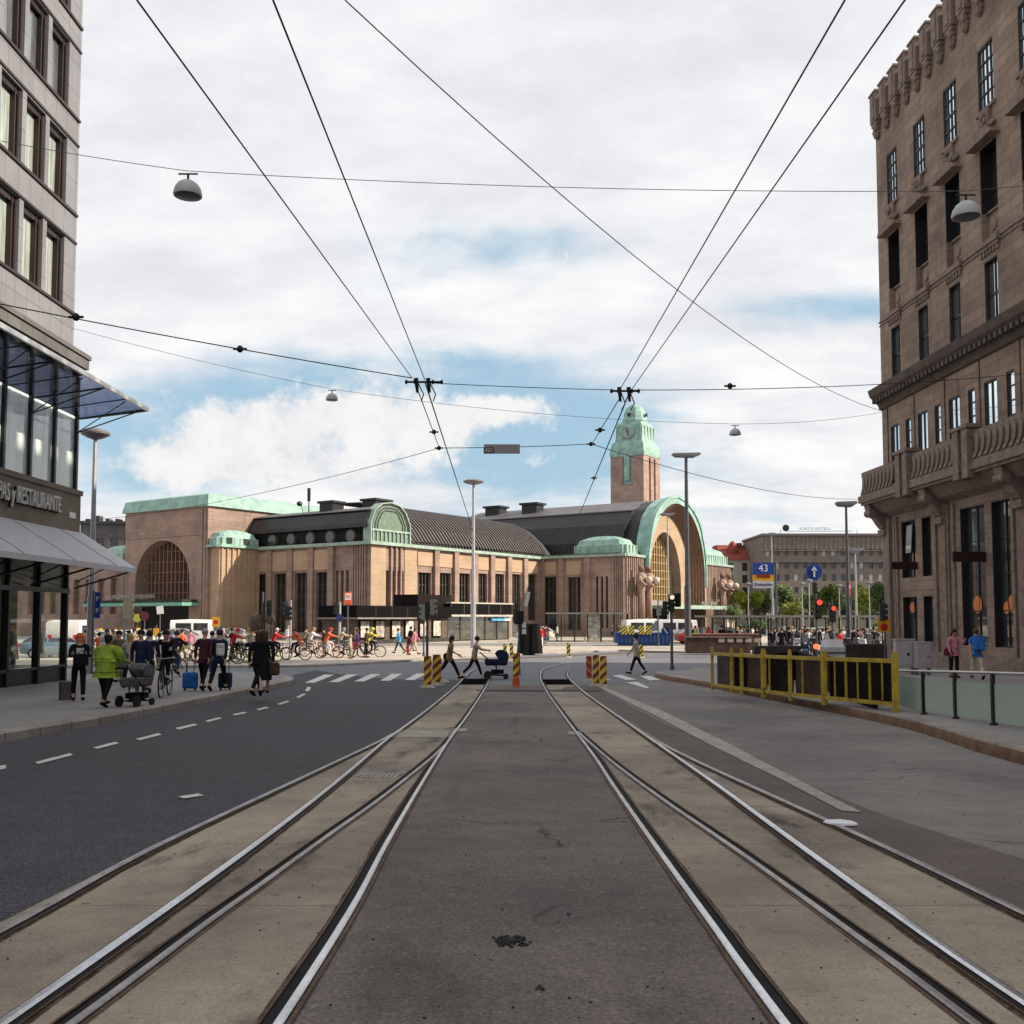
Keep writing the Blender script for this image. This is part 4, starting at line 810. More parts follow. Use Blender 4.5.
# wing beyond the block (left edge)
m=MB(); m.facade((xb+2,0),UA,NA,33.5,60,-.3,9.2,[(35+k*2.6,36.4+k*2.6,3,7.4) for k in range(9)],.5); m.box(xb+2.6,xb+2.7,33.5,60,0,9); m.build('far_wing_wall',gran,st)
m=MB(); m.prism([(xb+1.6,9.2),(xb+3.5,10.8),(xb+9,11.5),(xb+9,9.2)],33.5,60,'y'); m.build('far_wing_roof',roofd,st); cupola(xb+.8,xb+4.5,34.5,39.8,9.2,2.2)
# ------------------------------------------------------------------ clock tower
tw=E_('clock_tower',(28.5,215,0),SRZ,'tall stone clock tower with a stepped green copper crown above the station roof','tower')
s_=8.1; m=MB(); m.facade((0,0),UA,NA,0,s_,-.3,38,[(3.0,5.1,31.6,38),(3.7,4.4,24.5,26)],.5); m.facade((0,0),UB,NB,0,s_,-.3,38,[(2.6,3.5,20,37.6),(5,5.9,20,37.6)],.5); m.facade((s_,0),UA,(1,0),0,s_,-.3,38,[],.1); m.facade((0,s_),UB,(0,1),0,s_,-.3,38,[],.1); m.box(.55,s_-.2,.55,s_-.2,0,37.9); m.build('shaft',MS('tower_granite',(.36,.25,.20),1.6,.6,var=.08,stain=.25,bump=.3),tw)
m=MB(); m.box(.3,.6,3.0,5.1,31.7,38); m.box(-.2,.3,3.4,4.7,32.5,38); m.build('copper_strip',cop,tw)
c=s_/2; m=MB()
def sq(lv,nn=4,ph=R(45)):
    m.lathe([(r*(math.sqrt(2) if nn==4 else 1.0),z) for r,z in lv],(c,c,0),nn,'z',ph)
sq([(4.15,37.9),(4.2,38.6),(4.05,39.8),(3.75,40.9),(3.35,41.4)]); sq([(3.3,41.2),(3.2,42.0),(3.0,45.0),(2.75,45.6)]); sq([(3.0,45.2),(2.9,46.2),(2.55,46.8),(2.4,48.0),(1.9,49.1),(1.1,49.8),(.3,50.0)],12,0)
m.build('copper_crown',cop,tw)
for k in range(5):
    for zz_,hh,ww_ in ((41.4,3.4,3.2),(38.0,.9,4.15)):
        x=c-ww_+.3+k*(2*ww_-.6)/4; each('crown_rib',[(x-.12,x+.12,c-ww_-.06,c-ww_+.35,zz_,zz_+hh),(c-ww_-.06,c-ww_+.35,x-.12,x+.12,zz_,zz_+hh)],copl,tw)
m=MB(); m.lathe([(.01,-.52),(1.35,-.52),(1.5,-.35),(1.5,-.1)],(c-3.05,c,43.3),20,'x'); cf=m.build('clock_face',copl,tw)
m=MB(); m.obox((c-3.62,c+.15,43.7),.06,.16,1.1,0,R(-15)); m.obox((c-3.62,c-.05,43.1),.06,.14,.8,0,R(160)); m.build('clock_hand',black,cf)
m=MB(); m.box(c-2.95,c-2.7,c-.35,c+.35,47.0,47.7); m.box(c-.35,c+.35,c-2.95,c-2.7,47.0,47.7); m.build('crown_opening',M('opening_shade',(.02,.03,.03)),tw)  # solid dark boxes, the shade inside the openings given as colour
# ------------------------------------------------------------------ background buildings
def far_building(name,loc,rz,W_,Hh,D_,wm,label,rows,cols,w_,h_,z0,dz,roof=None,rh=0,winm=None,seg=None):
    e=E_(name,loc,rz,label,'building'); hs=[]
    x0=(W_-(cols-1)*(W_/cols))/2
    for r_ in range(rows):
        for k in range(cols):
            x=x0+k*W_/cols; hs.append((x-w_/2,x+w_/2,z0+r_*dz,z0+r_*dz+h_))
    m=MB(); m.facade((0,0),(1,0),(0,-1),0,W_,-.5,Hh,hs,.3); m.facade((0,0),(0,1),(-1,0),0,D_,-.5,Hh,[],.1); m.facade((W_,0),(0,1),(1,0),0,D_,-.5,Hh,[],.1); m.quad((0,0,Hh),(W_,0,Hh),(W_,D_,Hh),(0,D_,Hh)); m.build('wall',wm,e)
    wm_=winm or [Mglass('far_pane',(.02,.018,.02),spec=.1),Mglass('far_pane_pale',(.50,.48,.44),spec=.2)]
    protos=[]
    for q in wm_: g=MB(); g.box(-w_/2,w_/2,.25,.3,0,h_); protos.append(g.mesh('window',q))
    for i,h in enumerate(hs):
        if i<100: o=bpy.data.objects.new('window',protos[0 if random.random()<.72 else -1]); COL.objects.link(o); o.parent=e; o.location=(h[0]+w_/2,0,h[2])
    rest=hs[100:]
    if rest:
        g=MB()
        for h in rest: g.box(h[0],h[1],.25,.3,h[2],h[3])
        o=g.build('window',wm_[0],e); o['kind']='stuff'
    if roof: m=MB(); m.prism([(-.5,Hh),(D_*.35,Hh+rh),(D_*.65,Hh+rh),(D_+.5,Hh)],-.5,W_+.5,'x'); m.build('roof',roof,e)
    return e
greys=MS('grey_office',(.215,.178,.148),1.5,.5,var=.06,stain=.15,bump=.2)
p0=PY(764,618,232); hb=far_building('hotel_building',(p0.x,232,0),R(0),37,21.6,20,greys,'long grey brown office block with rows of small windows behind the square trees','x' and 6,17,.95,1.6,2.2,2.95)
m=MB(); m.box(-.3,37.3,-.8,0,15.4,15.7); m.box(-.3,37.3,-.5,0,18.0,18.25); m.box(-.3,37.3,-.6,20,21.6,22.1); m.build('cornice',M('cornice_grey',(.15,.13,.12)),hb)
m=MB()
for k in range(34): m.box(.4+k*1.08,.75+k*1.08,-.18,0,18.4,21.5)
m.build('attic_rib',greys,hb)
m=MB(); m.cyl((5,3,22),(5,3,23.4),.05); m.cyl((23,3,22),(23,3,23.4),.05); m.box(6,22,2.9,3.1,22.9,23.0); sgn=m.build('roof_sign',black,hb); m=MB(); m.lathe([(.02,0),(.8,0),(.8,.2),(.02,.2)],(6.2,2.8,23.7),16,'y'); m.build('sign_disc',black,sgn)
text('roof_sign_letters','-SOKOS HOTELS-',.85,M('sign_grey',(.35,.35,.36)),sgn,(13,2.8,23.5),(R(90),0,0),.05,'CENTER',1.2)
cream2=MS('cream_wall',(.42,.38,.30),3,1,var=.04,stain=.15,bump=.1); redr=M('red_roof',(.24,.05,.035),var=.2,s=1.2)
p0=PY(724,618,245); e=far_building('red_roofed_building',(p0.x,245,0),0,14,16.8,16,cream2,'cream building with a bright red roof right of the portal','x' and 5,4,1.3,2.0,2.0,3.0,redr,4.0)
m=MB(); m.lathe([(1.5,16.8),(1.5,19.5),(.8,21),(.2,21.6)],(3,3,0),8); m.build('red_turret',redr,e)
m=MB(); 
for x in (5,9,12.5): m.box(x-.6,x+.6,4,5.4,19,21.2)
m.build('chimney',M('brick_dark',(.12,.06,.05)),e)
p0=PY(78,618,190); e=far_building('dark_office_building',(p0.x,190,0),0,26,20.4,15,MS('dark_office',(.12,.11,.11),2,.6,var=.06),'dark grey flat roofed office block behind the station at the left edge','x' and 5,10,1.5,1.5,3,3.3)
m=MB(); m.box(-.5,26.5,-.6,15.5,20.4,20.9)
for k in range(14): m.box(.5+k*1.9,1.2+k*1.9,1,3,20.9,21.5+.6*(k%3==1))
m.build('roof_edge',M('roof_dark',(.05,.05,.055)),e)
# ------------------------------------------------------------------ overhead wires
wirem=M('wire_black',(.012,.012,.014),rough=.5,var=.1); wireg=M('wire_grey',(.09,.095,.10),rough=.5,var=.1)
def wire(nm,a,b,r,sag,lab,grp=None,mt=None,n=18):
    a=Vector(a); b=Vector(b); pts=[a.lerp(b,i/n)-Vector((0,0,sag*4*(i/n)*(1-i/n))) for i in range(n+1)]
    mb=MB(); mb.tube([p-a for p in pts],r,5); o=mb.build(nm,mt or wirem,loc=a); return T(o,lab,'wire',grp)
def pt(px,py,Y): return PY(px,py,Y)
CW=[((137,0,5.3),(412,378,14.4),'leftmost contact wire, running from the top edge down to the left insulator'),((273,0,5.2),(425,380,14.6),'second contact wire from the left, steep, meeting the left insulator'),
    ((845,0,5.3),(618,393,14.4),'contact wire on the right, left one of its pair above the right insulator'),((905,0,5.3),(630,392,14.6),'contact wire on the right, right one of its pair above the right insulator')]
for a,b,l in CW: wire('contact_wire',pt(*a),pt(*b),.0062,.0,l,'tram contact wires')
CW2=[((414,380,14.5),(439,447,20.8),'short thick wire from the left insulator down to the lower span wire'),((425,382,14.5),(473,531,37),'wire from the left insulator running down towards the station roof'),((621,396,14.5),(592,444,20.8),'short wire from the right insulator slanting left to the lower span wire'),((628,396,14.5),(577,521,36),'wire from the right insulator slanting left towards the main hall roof')]
for a,b,l in CW2: wire('contact_wire',pt(*a),pt(*b),.0085 if 'short' in l else .011,.0,l,'tram contact wires')
wire('span_wire',pt(-20,137,17),pt(188,171,17),.0065,.03,'thin wire from the left facade to the big lamp at top left',mt=wireg); wire('span_wire',pt(188,171,17),pt(966,191,17),.0065,.12,'top span wire between the two big hanging lamps',mt=wireg); wire('span_wire',pt(966,191,17),pt(1060,183,18),.0065,.0,'thin wire from the right hanging lamp to the stone facade',mt=wireg)
wire('span_wire',pt(-20,300,11.5),pt(412,378,14.5),.008,.03,'dark span wire rising left from the left insulator past the office block'); wire('span_wire',pt(430,383,14.5),pt(614,390,14.5),.006,.01,'short span wire between the two insulators'); wire('span_wire',pt(632,390,14.5),pt(1060,370,18.3),.0065,.1,'span wire from the right insulator to the stone building')
wire('cross_wire',pt(345,0,16),pt(882,411,47),.012,1.1,'long diagonal wire crossing from top centre to the stone building corner')
wire('span_wire',pt(72,328,34),pt(332,389,36),.008,.1,'faint wire between the office block and the small left lamp',mt=wireg); wire('span_wire',pt(332,389,36),pt(735,424,38),.008,.25,'faint span wire between the two small hanging lamps',mt=wireg); wire('span_wire',pt(735,424,38),pt(883,412,47),.008,.15,'faint wire from the small right lamp to the stone building',mt=wireg)
wire('span_wire',pt(80,521,34.9),pt(440,448,21),.007,.25,'low wire rising from the restaurant sign to the left wire joint',mt=wireg); wire('span_wire',pt(440,448,21),pt(591,444,21),.008,.02,'span wire carrying the small hanging plate'); wire('span_wire',pt(591,444,21),pt(862,499,44),.009,.35,'wire falling right from the right wire joint behind the tall lamp',mt=wireg)
def insul(px,py,Y,ln,lab,grp='wire insulators'):
    p=pt(px,py,Y); e=E_('wire_insulator',p,0,lab,'insulator',grp); m=MB(); m.cyl((-ln/2,0,0),(ln/2,0,0),.018,n=6)
    for k in (-.5,-.25,.25,.5): m.lathe([(.02,-.02),(.04,0),(.02,.02)],(k*ln,0,0),8,'x')
    m.build('arm',wirem,e); m=MB()
    for s_ in (-.22,.12): m.cyl((s_*ln,-.04,.05),(s_*ln+.02,0,-.16),.035,.02,6); m.tube([(s_*ln+.03,0,-.02),(s_*ln+.1,.1,-.16),(s_*ln+.06,.2,-.24)],.009)
    m.build('clamp',wirem,e)
insul(424,382,14.5,.52,'black insulator arm joining the left pair of contact wires'); insul(625,391,14.5,.40,'black insulator arm joining the right pair of contact wires')
for px,py,Y,l in ((434,432,19.5,'small black bead on the thick left wire'),(439,448,21,'black joint at the left end of the plate span'),(591,444,21,'black joint at the right end of the plate span'),(600,430,18,'black bead on the short wire left of the clock tower'),(240,349,13.2,'black bead on the dark span wire left'),(76,317,12,'black clip on the dark span wire by the office block'),(594,478,27,'tiny clip on the lower right wire'),(730,386,15.6,'black bead on the span wire right of the tower')):
    m=MB(); m.ell((0,0,0),.045,.045,.05,8,6); m.cyl((-.09,0,0),(.09,0,0),.018,n=6); T(m.build('wire_clip',wirem,loc=pt(px,py,Y)),l,'wire clip','clips on the overhead wires')
sp_=E_('hanging_sign_plate',pt(502,449,21),0,'small grey plate hanging on the lower span wire between the tracks','sign'); m=MB(); m.box(-.38,.38,-.01,.01,-.1,.10); m.build('plate',M('plate_grey',(.30,.27,.29),var=.1),sp_); m=MB(); m.box(-.39,-.17,-.02,-.0105,-.10,.04); b_=m.build('number_tab',M('tab_dark',(.12,.11,.13)),sp_); text('digits','421',.11,white,b_,(-.28,-.025,-.03),(R(90),0,0),.002)
def hlamp(px,py,Y,r,lab):
    p=pt(px,py,Y); e=E_('hanging_lamp',p,0,lab,'hanging lamp','hanging street lamps'); m=MB(); m.lathe([(r,-r*.35),(r*1.02,-r*.2),(r*.93,r*.2),(r*.7,r*.55),(r*.35,r*.78),(r*.08,r*.85)],(0,0,-r*.7),18); m.build('shade',M('lamp_shade',(.42,.43,.43),rough=.4,var=.08),e,smooth='a')
    m=MB(); m.lathe([(r*.95,-r*1.04),(r*.6,-r*1.12),(.01,-r*1.15)],(0,0,0),16); m.build('glass_bowl',M('lamp_under',(.10,.11,.12),rough=.3),e); m=MB(); m.cyl((0,0,.12*r),(0,0,r*.6),.02); m.cyl((-r*.7,0,r*.6),(r*.7,0,r*.6),.015); m.build('hanger',wirem,e)
hlamp(188,182,17,.24,'white dome lamp hanging at top left beside the office block'); hlamp(966,203,17,.24,'white dome lamp hanging in front of the stone facade at right'); hlamp(332,394,36,.22,'small dome lamp hanging above the west station block'); hlamp(735,429,38,.22,'small dome lamp hanging right of the clock tower')
# ------------------------------------------------------------------ street lamps
polem=M('pole_grey',(.36,.36,.39),rough=.45,metal=.3,var=.1); poled=M('pole_dark',(.09,.095,.105),rough=.45,metal=.3,var=.1); headm=M('head_grey',(.16,.16,.17),rough=.4)
def lamp(px,ptop,Y,r,rp,lab,shape='disc',mt=None,lean=0):
    p=pt(px,ptop,Y); g0=gz(Y)+(.1 if Y>50 else 0); e=E_('street_lamp',(p.x,Y,g0),0,lab,'street lamp','street lamps'); h=p.z-g0
    m=MB(); m.cyl((0,0,0),(0,0,h*.33),rp*1.15,rp*1.1,10); m.cyl((0,0,h*.33),(0,0,h),rp*.85,rp*.55,8); m.build('pole',mt or polem,e)
    m=MB()
    if shape=='disc': m.lathe([(.05,-.25),(r*.55,-.16),(r,-.03),(r*1.02,.05),(r*.8,.17),(r*.3,.22),(.02,.23)],(0,0,h),16)
    else: m.add([(-r,-.22,h+.10),(r,-.22,h+.10),(r,.22,h+.10),(-r,.22,h+.10),(-r*.75,-.16,h-.1),(r*.45,-.16,h-.14),(r*.45,.16,h-.14),(-r*.75,.16,h-.1),(-r*.9,-.18,h+.2),(r*.95,-.18,h+.24),(r*.95,.18,h+.24),(-r*.9,.18,h+.2)],[[0,1,5,4],[1,2,6,5],[2,3,7,6],[3,0,4,7],[4,5,6,7],[0,1,9,8],[1,2,10,9],[2,3,11,10],[3,0,8,11],[8,9,10,11]])
    m.build('lamp_head',headm,e,smooth='a'); return e
lamp(95.5,434,40,.56,.135,'disc headed grey street lamp beside the restaurant corner'); lamp(473.5,482,80,.82,.19,'disc headed street lamp in the middle, before the glass pavilion')
lamp(686,456,72,1.05,.21,'tall dark street lamp standing right of the great arch','flat',poled); lamp(667.5,515,118,.9,.14,'thin far street lamp in front of the portal window','flat'); lamp(846,505,62,.66,.13,'tall street lamp near the stone building with a flat head','flat',poled); lamp(855,551,85,.62,.12,'pale lamp just right of the tall lamp by the red banner','flat')
lamp(771.5,535,100,.35,.10,'slim pole beside the blue and yellow tram stop sign','flat')
for px,py,Y,l in ((802,584,130,'short pale lamp left of the round blue sign'),(839,586,130,'short pale lamp behind the red signal'),(869,583,132,'short pale lamp between the rightmost trees'),(748,584,135,'short pale lamp before the leftmost tree'),(809,581,128,'pale lamp with thin head close to the blue sign')): lamp(px,py,Y,.42,.09,l)
# ------------------------------------------------------------------ traffic signals and signs
sigm=M('signal_housing',(.02,.024,.022),rough=.5); sigy=M('signal_back',(.19,.20,.14),rough=.6); blue=M('sign_blue',(.02,.06,.30),rough=.4,var=.06); yel=M('sign_yellow',(.62,.32,.02),rough=.4,var=.06); red=M('sign_red',(.45,.02,.02),rough=.4,var=.06)
redl=Memit('signal_red',(1,.05,.03),1.1); grn=Memit('signal_white',(1,.95,.7),.5)
def post(px,ytop,ybot,r,lab,cat,nm,mt=None,grp=None,Y=None):
    x,y=G(px,ybot); 
    if Y: y=Y; x=pt(px,600,Y).x
    g0=gz(y)+(.1 if y>50 else 0); h=pt(px,ytop,y).z-g0; e=E_(nm,(x,y,g0),0,lab,cat,grp); m=MB(); m.cyl((0,0,0),(0,0,h),r,r*.85,8); m.cyl((0,0,0),(0,0,.25),r*1.6,r*1.4,8); m.build('pole',mt or poled,e); return e,h,y
def sighead(e,x,z,ang=0,lit=None,sc=1,mt=None,n=3):
    m=MB(); hh=.3*n*sc; m.obox((x,0,z),.3*sc,.24*sc,hh,ang); 
    for k in range(n): 
        c=Vector((x,0,z+hh/2-.15*sc-k*.3*sc)); d=Vector((math.sin(ang),-math.cos(ang),0)); m.cyl(c+d*.12*sc,c+d*.26*sc,.12*sc,.12*sc,8)
    h=m.build('signal_head',mt or sigm,e)
    if lit is not None:
        k,ml=lit; m=MB(); c=Vector((x,0,z+hh/2-.15*sc-k*.3*sc)); d=Vector((math.sin(ang),-math.cos(ang),0)); m.cyl(c+d*.27*sc,c+d*.285*sc,.125*sc,.125*sc,12); m.build('lens',ml,h)
    return h
def zof(e,py,px=512): return pt(px,py,e.location.y).z-e.location.z
e,h,Y=post(427,602,687,.05,'traffic light pole with pale signal backs behind the left hazard boards','traffic light','traffic_light',grp='traffic lights'); 
for x,py in ((-.12,612),(.17,607),(.0,610)): sighead(e,x,zof(e,py),R(90 if x>0 else -90),sc=.58,mt=M('signal_pale',(.30,.31,.23)) if x else sigm)
e,h,Y=post(424,606,655,.06,'slim traffic pole just left of the pale signal heads','traffic light','traffic_light',grp='traffic lights',Y=62); sighead(e,-.15,h-.7,R(60),sc=.9)
e,h,Y=post(262,592,662,.07,'traffic light with flower baskets left of the middle of the square','traffic light','traffic_light',grp='traffic lights'); sighead(e,.35,h-.9,R(20)); 
m=MB(); m.ell((-.35,0,zof(e,622)),.42,.4,.5,9,7); m.ell((.4,0,zof(e,619)),.3,.3,.3,8,6); fb=m.build('flower_basket',M('basket_plants',(.10,.075,.055),var=.5,s=9,fine=.4,fs=20),e)
e,h,Y=post(290,600,661,.07,'traffic light on a pale pole in front of the cyclists','traffic light','traffic_light',polem,'traffic lights'); sighead(e,-.35,h-.5,R(-20),sc=.9); sighead(e,-.15,h-.75,R(90),sc=.9)
e,h,Y=post(340,602,646,.1,'traffic light above a round dark blue sign by the poster kiosk','traffic light','traffic_light',polem,'traffic lights',Y=72); sighead(e,-.3,h-.5,0,sc=.9); m=MB(); m.lathe([(.02,-.1),(.28,-.1),(.28,-.06),(.02,-.06)],(0,0,zof(e,618)),16,'y'); m.build('round_sign',M('sign_navy',(.03,.04,.14)),e)
e,h,Y=post(125,601,690,.055,'traffic light on a slim pole beside the walkers on the left pavement','traffic light','traffic_light',polem,'traffic lights',Y=42); sighead(e,.12,h-.3,R(150),mt=M('signal_cream',(.42,.38,.26)))
e,h,Y=post(672,596,671,.07,'dark traffic light with lit lamp beside the great portal','traffic light','traffic_light',grp='traffic lights'); sighead(e,.0,zof(e,603),0,(0,grn),.85); sighead(e,-.3,zof(e,608),R(70),sc=.7); sighead(e,.3,zof(e,600),R(-60),sc=.7); m=MB(); m.lathe([(.02,-.1),(.2,-.1),(.2,-.07),(.02,-.07)],(-.28,0,zof(e,631)),18,'y'); bs=m.build('blue_round_sign',blue,e); m=MB(); m.obox((-.28,-.11,zof(e,631)),.07,.012,.3,0,0,R(-35)); m.build('arrow',white,bs)
e,h,Y=post(658,600,650,.07,'grey traffic light back left of the lit portal signal','traffic light','traffic_light',grp='traffic lights',Y=85); sighead(e,0,h-.9,R(90),mt=M('signal_grey',(.12,.12,.12)))
# right side: sign posts
e,h,Y=post(777,562,651,.09,'tram stop pole carrying a blue, yellow and white stop sign','tram stop sign','tram_stop_sign'); s_=Y/1000
z1,z2,z3,z4=[zof(e,k,765) for k in (563,575,578,589)]; x0=-23*s_; x1=-2*s_
m=MB(); m.box(x0,x1,-.05,.05,zof(e,575),z1); a_=m.build('route_panel',blue,e); text('route_number','43',.75,white,a_,((x0+x1)/2,-.06,zof(e,568.5)),(R(90),0,0),.01)
m=MB(); m.box(x0,x1,-.05,.05,zof(e,577.5),zof(e,575)); m.build('yellow_panel',yel,e); m=MB(); m.box(x0,x1,-.05,.05,zof(e,581),zof(e,577.5)); m.build('yellow_panel',yel,e); m=MB(); m.obox(((x0+x1)/2,-.06,zof(e,576)),1.0,.02,.28); m.build('tram_symbol',M('dark_red',(.2,.02,.01)),a_)
m=MB(); m.box(x0,x1,-.05,.05,zof(e,588),zof(e,581)); a_=m.build('name_panel',M('panel_white',(.45,.47,.52)),e); text('stop_name','Elielinaukio',.3,M('ink',(.05,.06,.1)),a_,((x0+x1)/2,-.06,zof(e,584.5)),(R(90),0,0),.01)
e,h,Y=post(816,590,665,.06,'round blue sign with a white up arrow above a red signal','traffic light','traffic_light',grp='traffic lights',Y=58); s_=Y/1000
m=MB(); m.cyl((-1.0*s_,0,h),(-1.0*s_,0,zof(e,572)),.03); m.lathe([(.02,-.12),(8*s_,-.12),(8*s_,-.08),(.02,-.08)],(-2*s_,0,zof(e,572,814)),22,'y'); bs=m.build('round_sign',blue,e); m=MB(); zc=zof(e,572,814); m.box(-2*s_-.05,-2*s_+.05,-.15,-.125,zc-.3,zc+.12); m.prism([(-2*s_-.18,zc+.08),(-2*s_+.18,zc+.08),(-2*s_,zc+.34)],-.15,-.125); m.build('arrow',white,bs)
sighead(e,.1,zof(e,609),0,(0,redl),1.25); sighead(e,-.1,zof(e,588),R(90),sc=.7)
e,h,Y=post(832,600,660,.05,'second red signal, lower and right of the round blue arrow sign','traffic light','traffic_light',grp='traffic lights',Y=60); sighead(e,0,zof(e,614),0,(0,redl),1.1)
e,h,Y=post(815,644,668,.04,'low red warning lamp behind the yellow fence','warning lamp','warning_lamp',Y=45); m=MB(); m.lathe([(.02,-.1),(.12,-.1),(.12,.02),(.02,.02)],(0,0,zof(e,646.5)),12,'y'); m.build('lens',Memit('warn',(1,.12,.05),1.6),e)
e,h,Y=post(884,600,668,.05,'orange and red works sign on a post by the stone building corner','road sign','road_sign',Y=46); m=MB(); m.obox((-.05,-.06,zof(e,625)),.58,.03,.66); a_=m.build('sign_plate',yel,e); m=MB(); m.lathe([(.02,-.1),(.17,-.1),(.17,-.08),(.02,-.08)],(-.05,0,zof(e,627)),16,'y'); m.build('red_disc',red,a_); sighead(e,-.1,zof(e,612),R(80),sc=.9)
e,h,Y=post(218,608,645,.06,'yellow sign with a red dot on a post by the white van','road sign','road_sign',Y=70); m=MB(); m.obox((-.1,-.06,zof(e,622)),.5,.03,.68); a_=m.build('sign_plate',yel,e); m=MB(); m.lathe([(.02,-.1),(.16,-.1),(.16,-.08),(.02,-.08)],(-.1,0,zof(e,622)),16,'y'); m.build('red_disc',red,a_)
e,h,Y=post(157,625,650,.05,'small yellow box sign left of the white van','road sign','road_sign',Y=66); m=MB(); m.obox((0,-.06,zof(e,632)),.34,.05,.5); m.build('sign_plate',yel,e)
e,h,Y=post(138,617,650,.05,'greenish yellow round sign before the dark station entrance','road sign','road_sign',Y=80); m=MB(); m.lathe([(.02,-.1),(.34,-.1),(.34,-.08),(.02,-.08)],(0,0,zof(e,618)),14,'y'); m.build('sign_plate',M('sign_lime',(.35,.38,.05)),e)
e,h,Y=post(145,615,650,.05,'dark red round sign before the dark station entrance','road sign','road_sign',Y=80); m=MB(); m.lathe([(.02,-.1),(.38,-.1),(.38,-.08),(.02,-.08)],(0,0,zof(e,616)),14,'y'); m.build('sign_plate',M('sign_maroon2',(.10,.02,.03)),e)
e,h,Y=post(160.5,607,650,.05,'tilted white square sign before the station arch','road sign','road_sign',Y=78); m=MB(); m.obox((0,-.06,zof(e,610)),.52,.03,.62,0,0,R(-8)); m.build('sign_plate',white,e)
e,h,Y=post(93.5,590,650,.04,'blue and white parking sign on the lamp post by the restaurant','parking sign','parking_sign',Y=39.5); m=MB(); m.box(.06,.28,-.03,.0,zof(e,618),zof(e,592)); a_=m.build('sign_plate',blue,e); text('letter','P',.26,white,a_,(.17,-.045,zof(e,599)),(R(90),0,0),.005); text('letter','P',.26,white,a_,(.17,-.045,zof(e,611)),(R(90),0,0),.005)
e,h,Y=post(348,592,645,.07,'white and red metro sign post left of the poster kiosk','metro sign','metro_sign',Y=86); m=MB(); m.box(-.28,.28,-.1,.1,zof(e,604.5),zof(e,600)); m.box(-.28,.28,-.1,.1,zof(e,600),h); mm=m.build('sign_box',M('metro_orange',(.75,.10,.04)),e); m=MB(); m.box(-.25,.25,-.12,-.1,zof(e,600),zof(e,593.5)); a_=m.build('sign_face',white,mm); text('letter','M',.5,M('metro_orange',(.75,.1,.04)),a_,(0,-.13,zof(e,597)),(R(90),0,0),.005)
e,h,Y=post(519,592,690,.045,'sign post with a black drum and white notices behind the middle marker','sign post','sign_post',Y=42)
m=MB(); m.cyl((-.02,0,zof(e,624)),(-.02,0,zof(e,611)),.24,.24,12); m.build('drum',black,e)
for px,y0,y1 in ((515,632,622.5),(524,628,622),(524,634,629),(515,637,633)): m=MB(); x=(px-519)*Y/1000; m.box(x-.09,x+.09,-.14,-.12,zof(e,y0),zof(e,y1)); m.build('notice',white,e)
m=MB(); m.obox((.34,0,zof(e,599)),.16,.03,.62,0,0,R(12)); m.build('slanted_plate',white,e)
e,h,Y=post(851,600,650,.05,'red and pink banner hanging on the pale lamp pole','banner','street_banner',Y=84); m=MB(); m.box(-.42,.0,-.05,-.02,zof(e,595),zof(e,582.5)); m.build('banner_cloth',M('banner_pink',(.60,.06,.12)),e); m=MB(); m.obox((-.2,-.07,zof(e,588)),.2,.02,.5,0,0,.3); m.build('banner_mark',white,e)
# ------------------------------------------------------------------ hazard boards, cone, bins
haz=Mstripe('hazard_red_yellow',(.62,.50,.03),(.20,.02,.015),.34,(1,0,-1.1)); haz2=Mstripe('hazard_orange',(.55,.16,.05),(.25,.03,.02),.34,(1,0,1.1)); hazk=Mstripe('hazard_black_yellow',(.60,.48,.04),(.03,.03,.02),.3,(1,0,-1)); base=M('rubber_base',(.28,.25,.20),rough=.9,var=.3); tip=M('orange_plastic',(.55,.10,.03),rough=.5)
def board(px,ytop,ybot,wpx,mt,lab,rz=0,Y=None,grp='hazard boards around the track works'):
    x,y=G(px,ybot); h=pt(px,ytop,y).z-gz(y); w_=wpx*y/1000; e=E_('hazard_board',(x,y,gz(y)),rz,lab,'hazard board',grp)
    m=MB(); m.box(-w_/2,w_/2,-.03,.03,.1,h); m.build('panel',mt,e,bevel=.01); m=MB(); m.add([(-.22,-.38,0),(.22,-.38,0),(.22,.38,0),(-.22,.38,0),(-.12,-.2,.1),(.12,-.2,.1),(.12,.2,.1),(-.12,.2,.1)],[[0,1,2,3],[4,5,6,7],[0,1,5,4],[1,2,6,5],[2,3,7,6],[3,0,4,7]]); m.build('foot',base,e); return e
board(427.5,656,687.5,7.5,haz,'striped hazard board at the left end of the left pair by the tracks',R(15)); board(436.5,654.5,685,8,haz,'striped hazard board on the right of the left pair by the tracks',R(-12)); board(439.5,657,682,4,haz,'thin edge-on hazard board behind the left pair',R(50))
board(589,656,681,5.5,haz2,'orange toned hazard board, leftmost of the right trio',R(10)); board(596,655,686,6.5,haz,'striped hazard board in the middle of the right trio'); board(603.5,656,687,6.8,haz,'striped hazard board, rightmost of the right trio',R(-8))
board(505,644,660,3.6,hazk,'far yellow and black board beside the pram, left one'); board(511.5,643,660,3.6,hazk,'far yellow and black board beside the pram, right one'); board(568.5,643,657.5,3.8,hazk,'lone yellow and black board on the far junction'); board(641.5,645,658,3.6,hazk,'yellow and black board right behind the walking woman in beige')
e,h,Y=post(516,653,686,.03,'striped post with an orange foot standing between the two tracks','marker post','marker_post',Y=33.6); m=MB(); m.box(-.105,.105,-.05,.05,.32,h); m.build('panel',haz,e,bevel=.01); m=MB(); m.lathe([(.13,0),(.12,.1),(.12,.3),(.10,.34)],(0,0,0),10); m.build('foot',tip,e)
x,y=G(736/1.0-88,658.5); m=MB(); m.lathe([(.22,0),(.22,.03),(.15,.05),(.03,.55),(.02,.6)],(0,0,0),10); 
binm=M('bin_black',(.008,.008,.008),rough=.8,spec=.1)
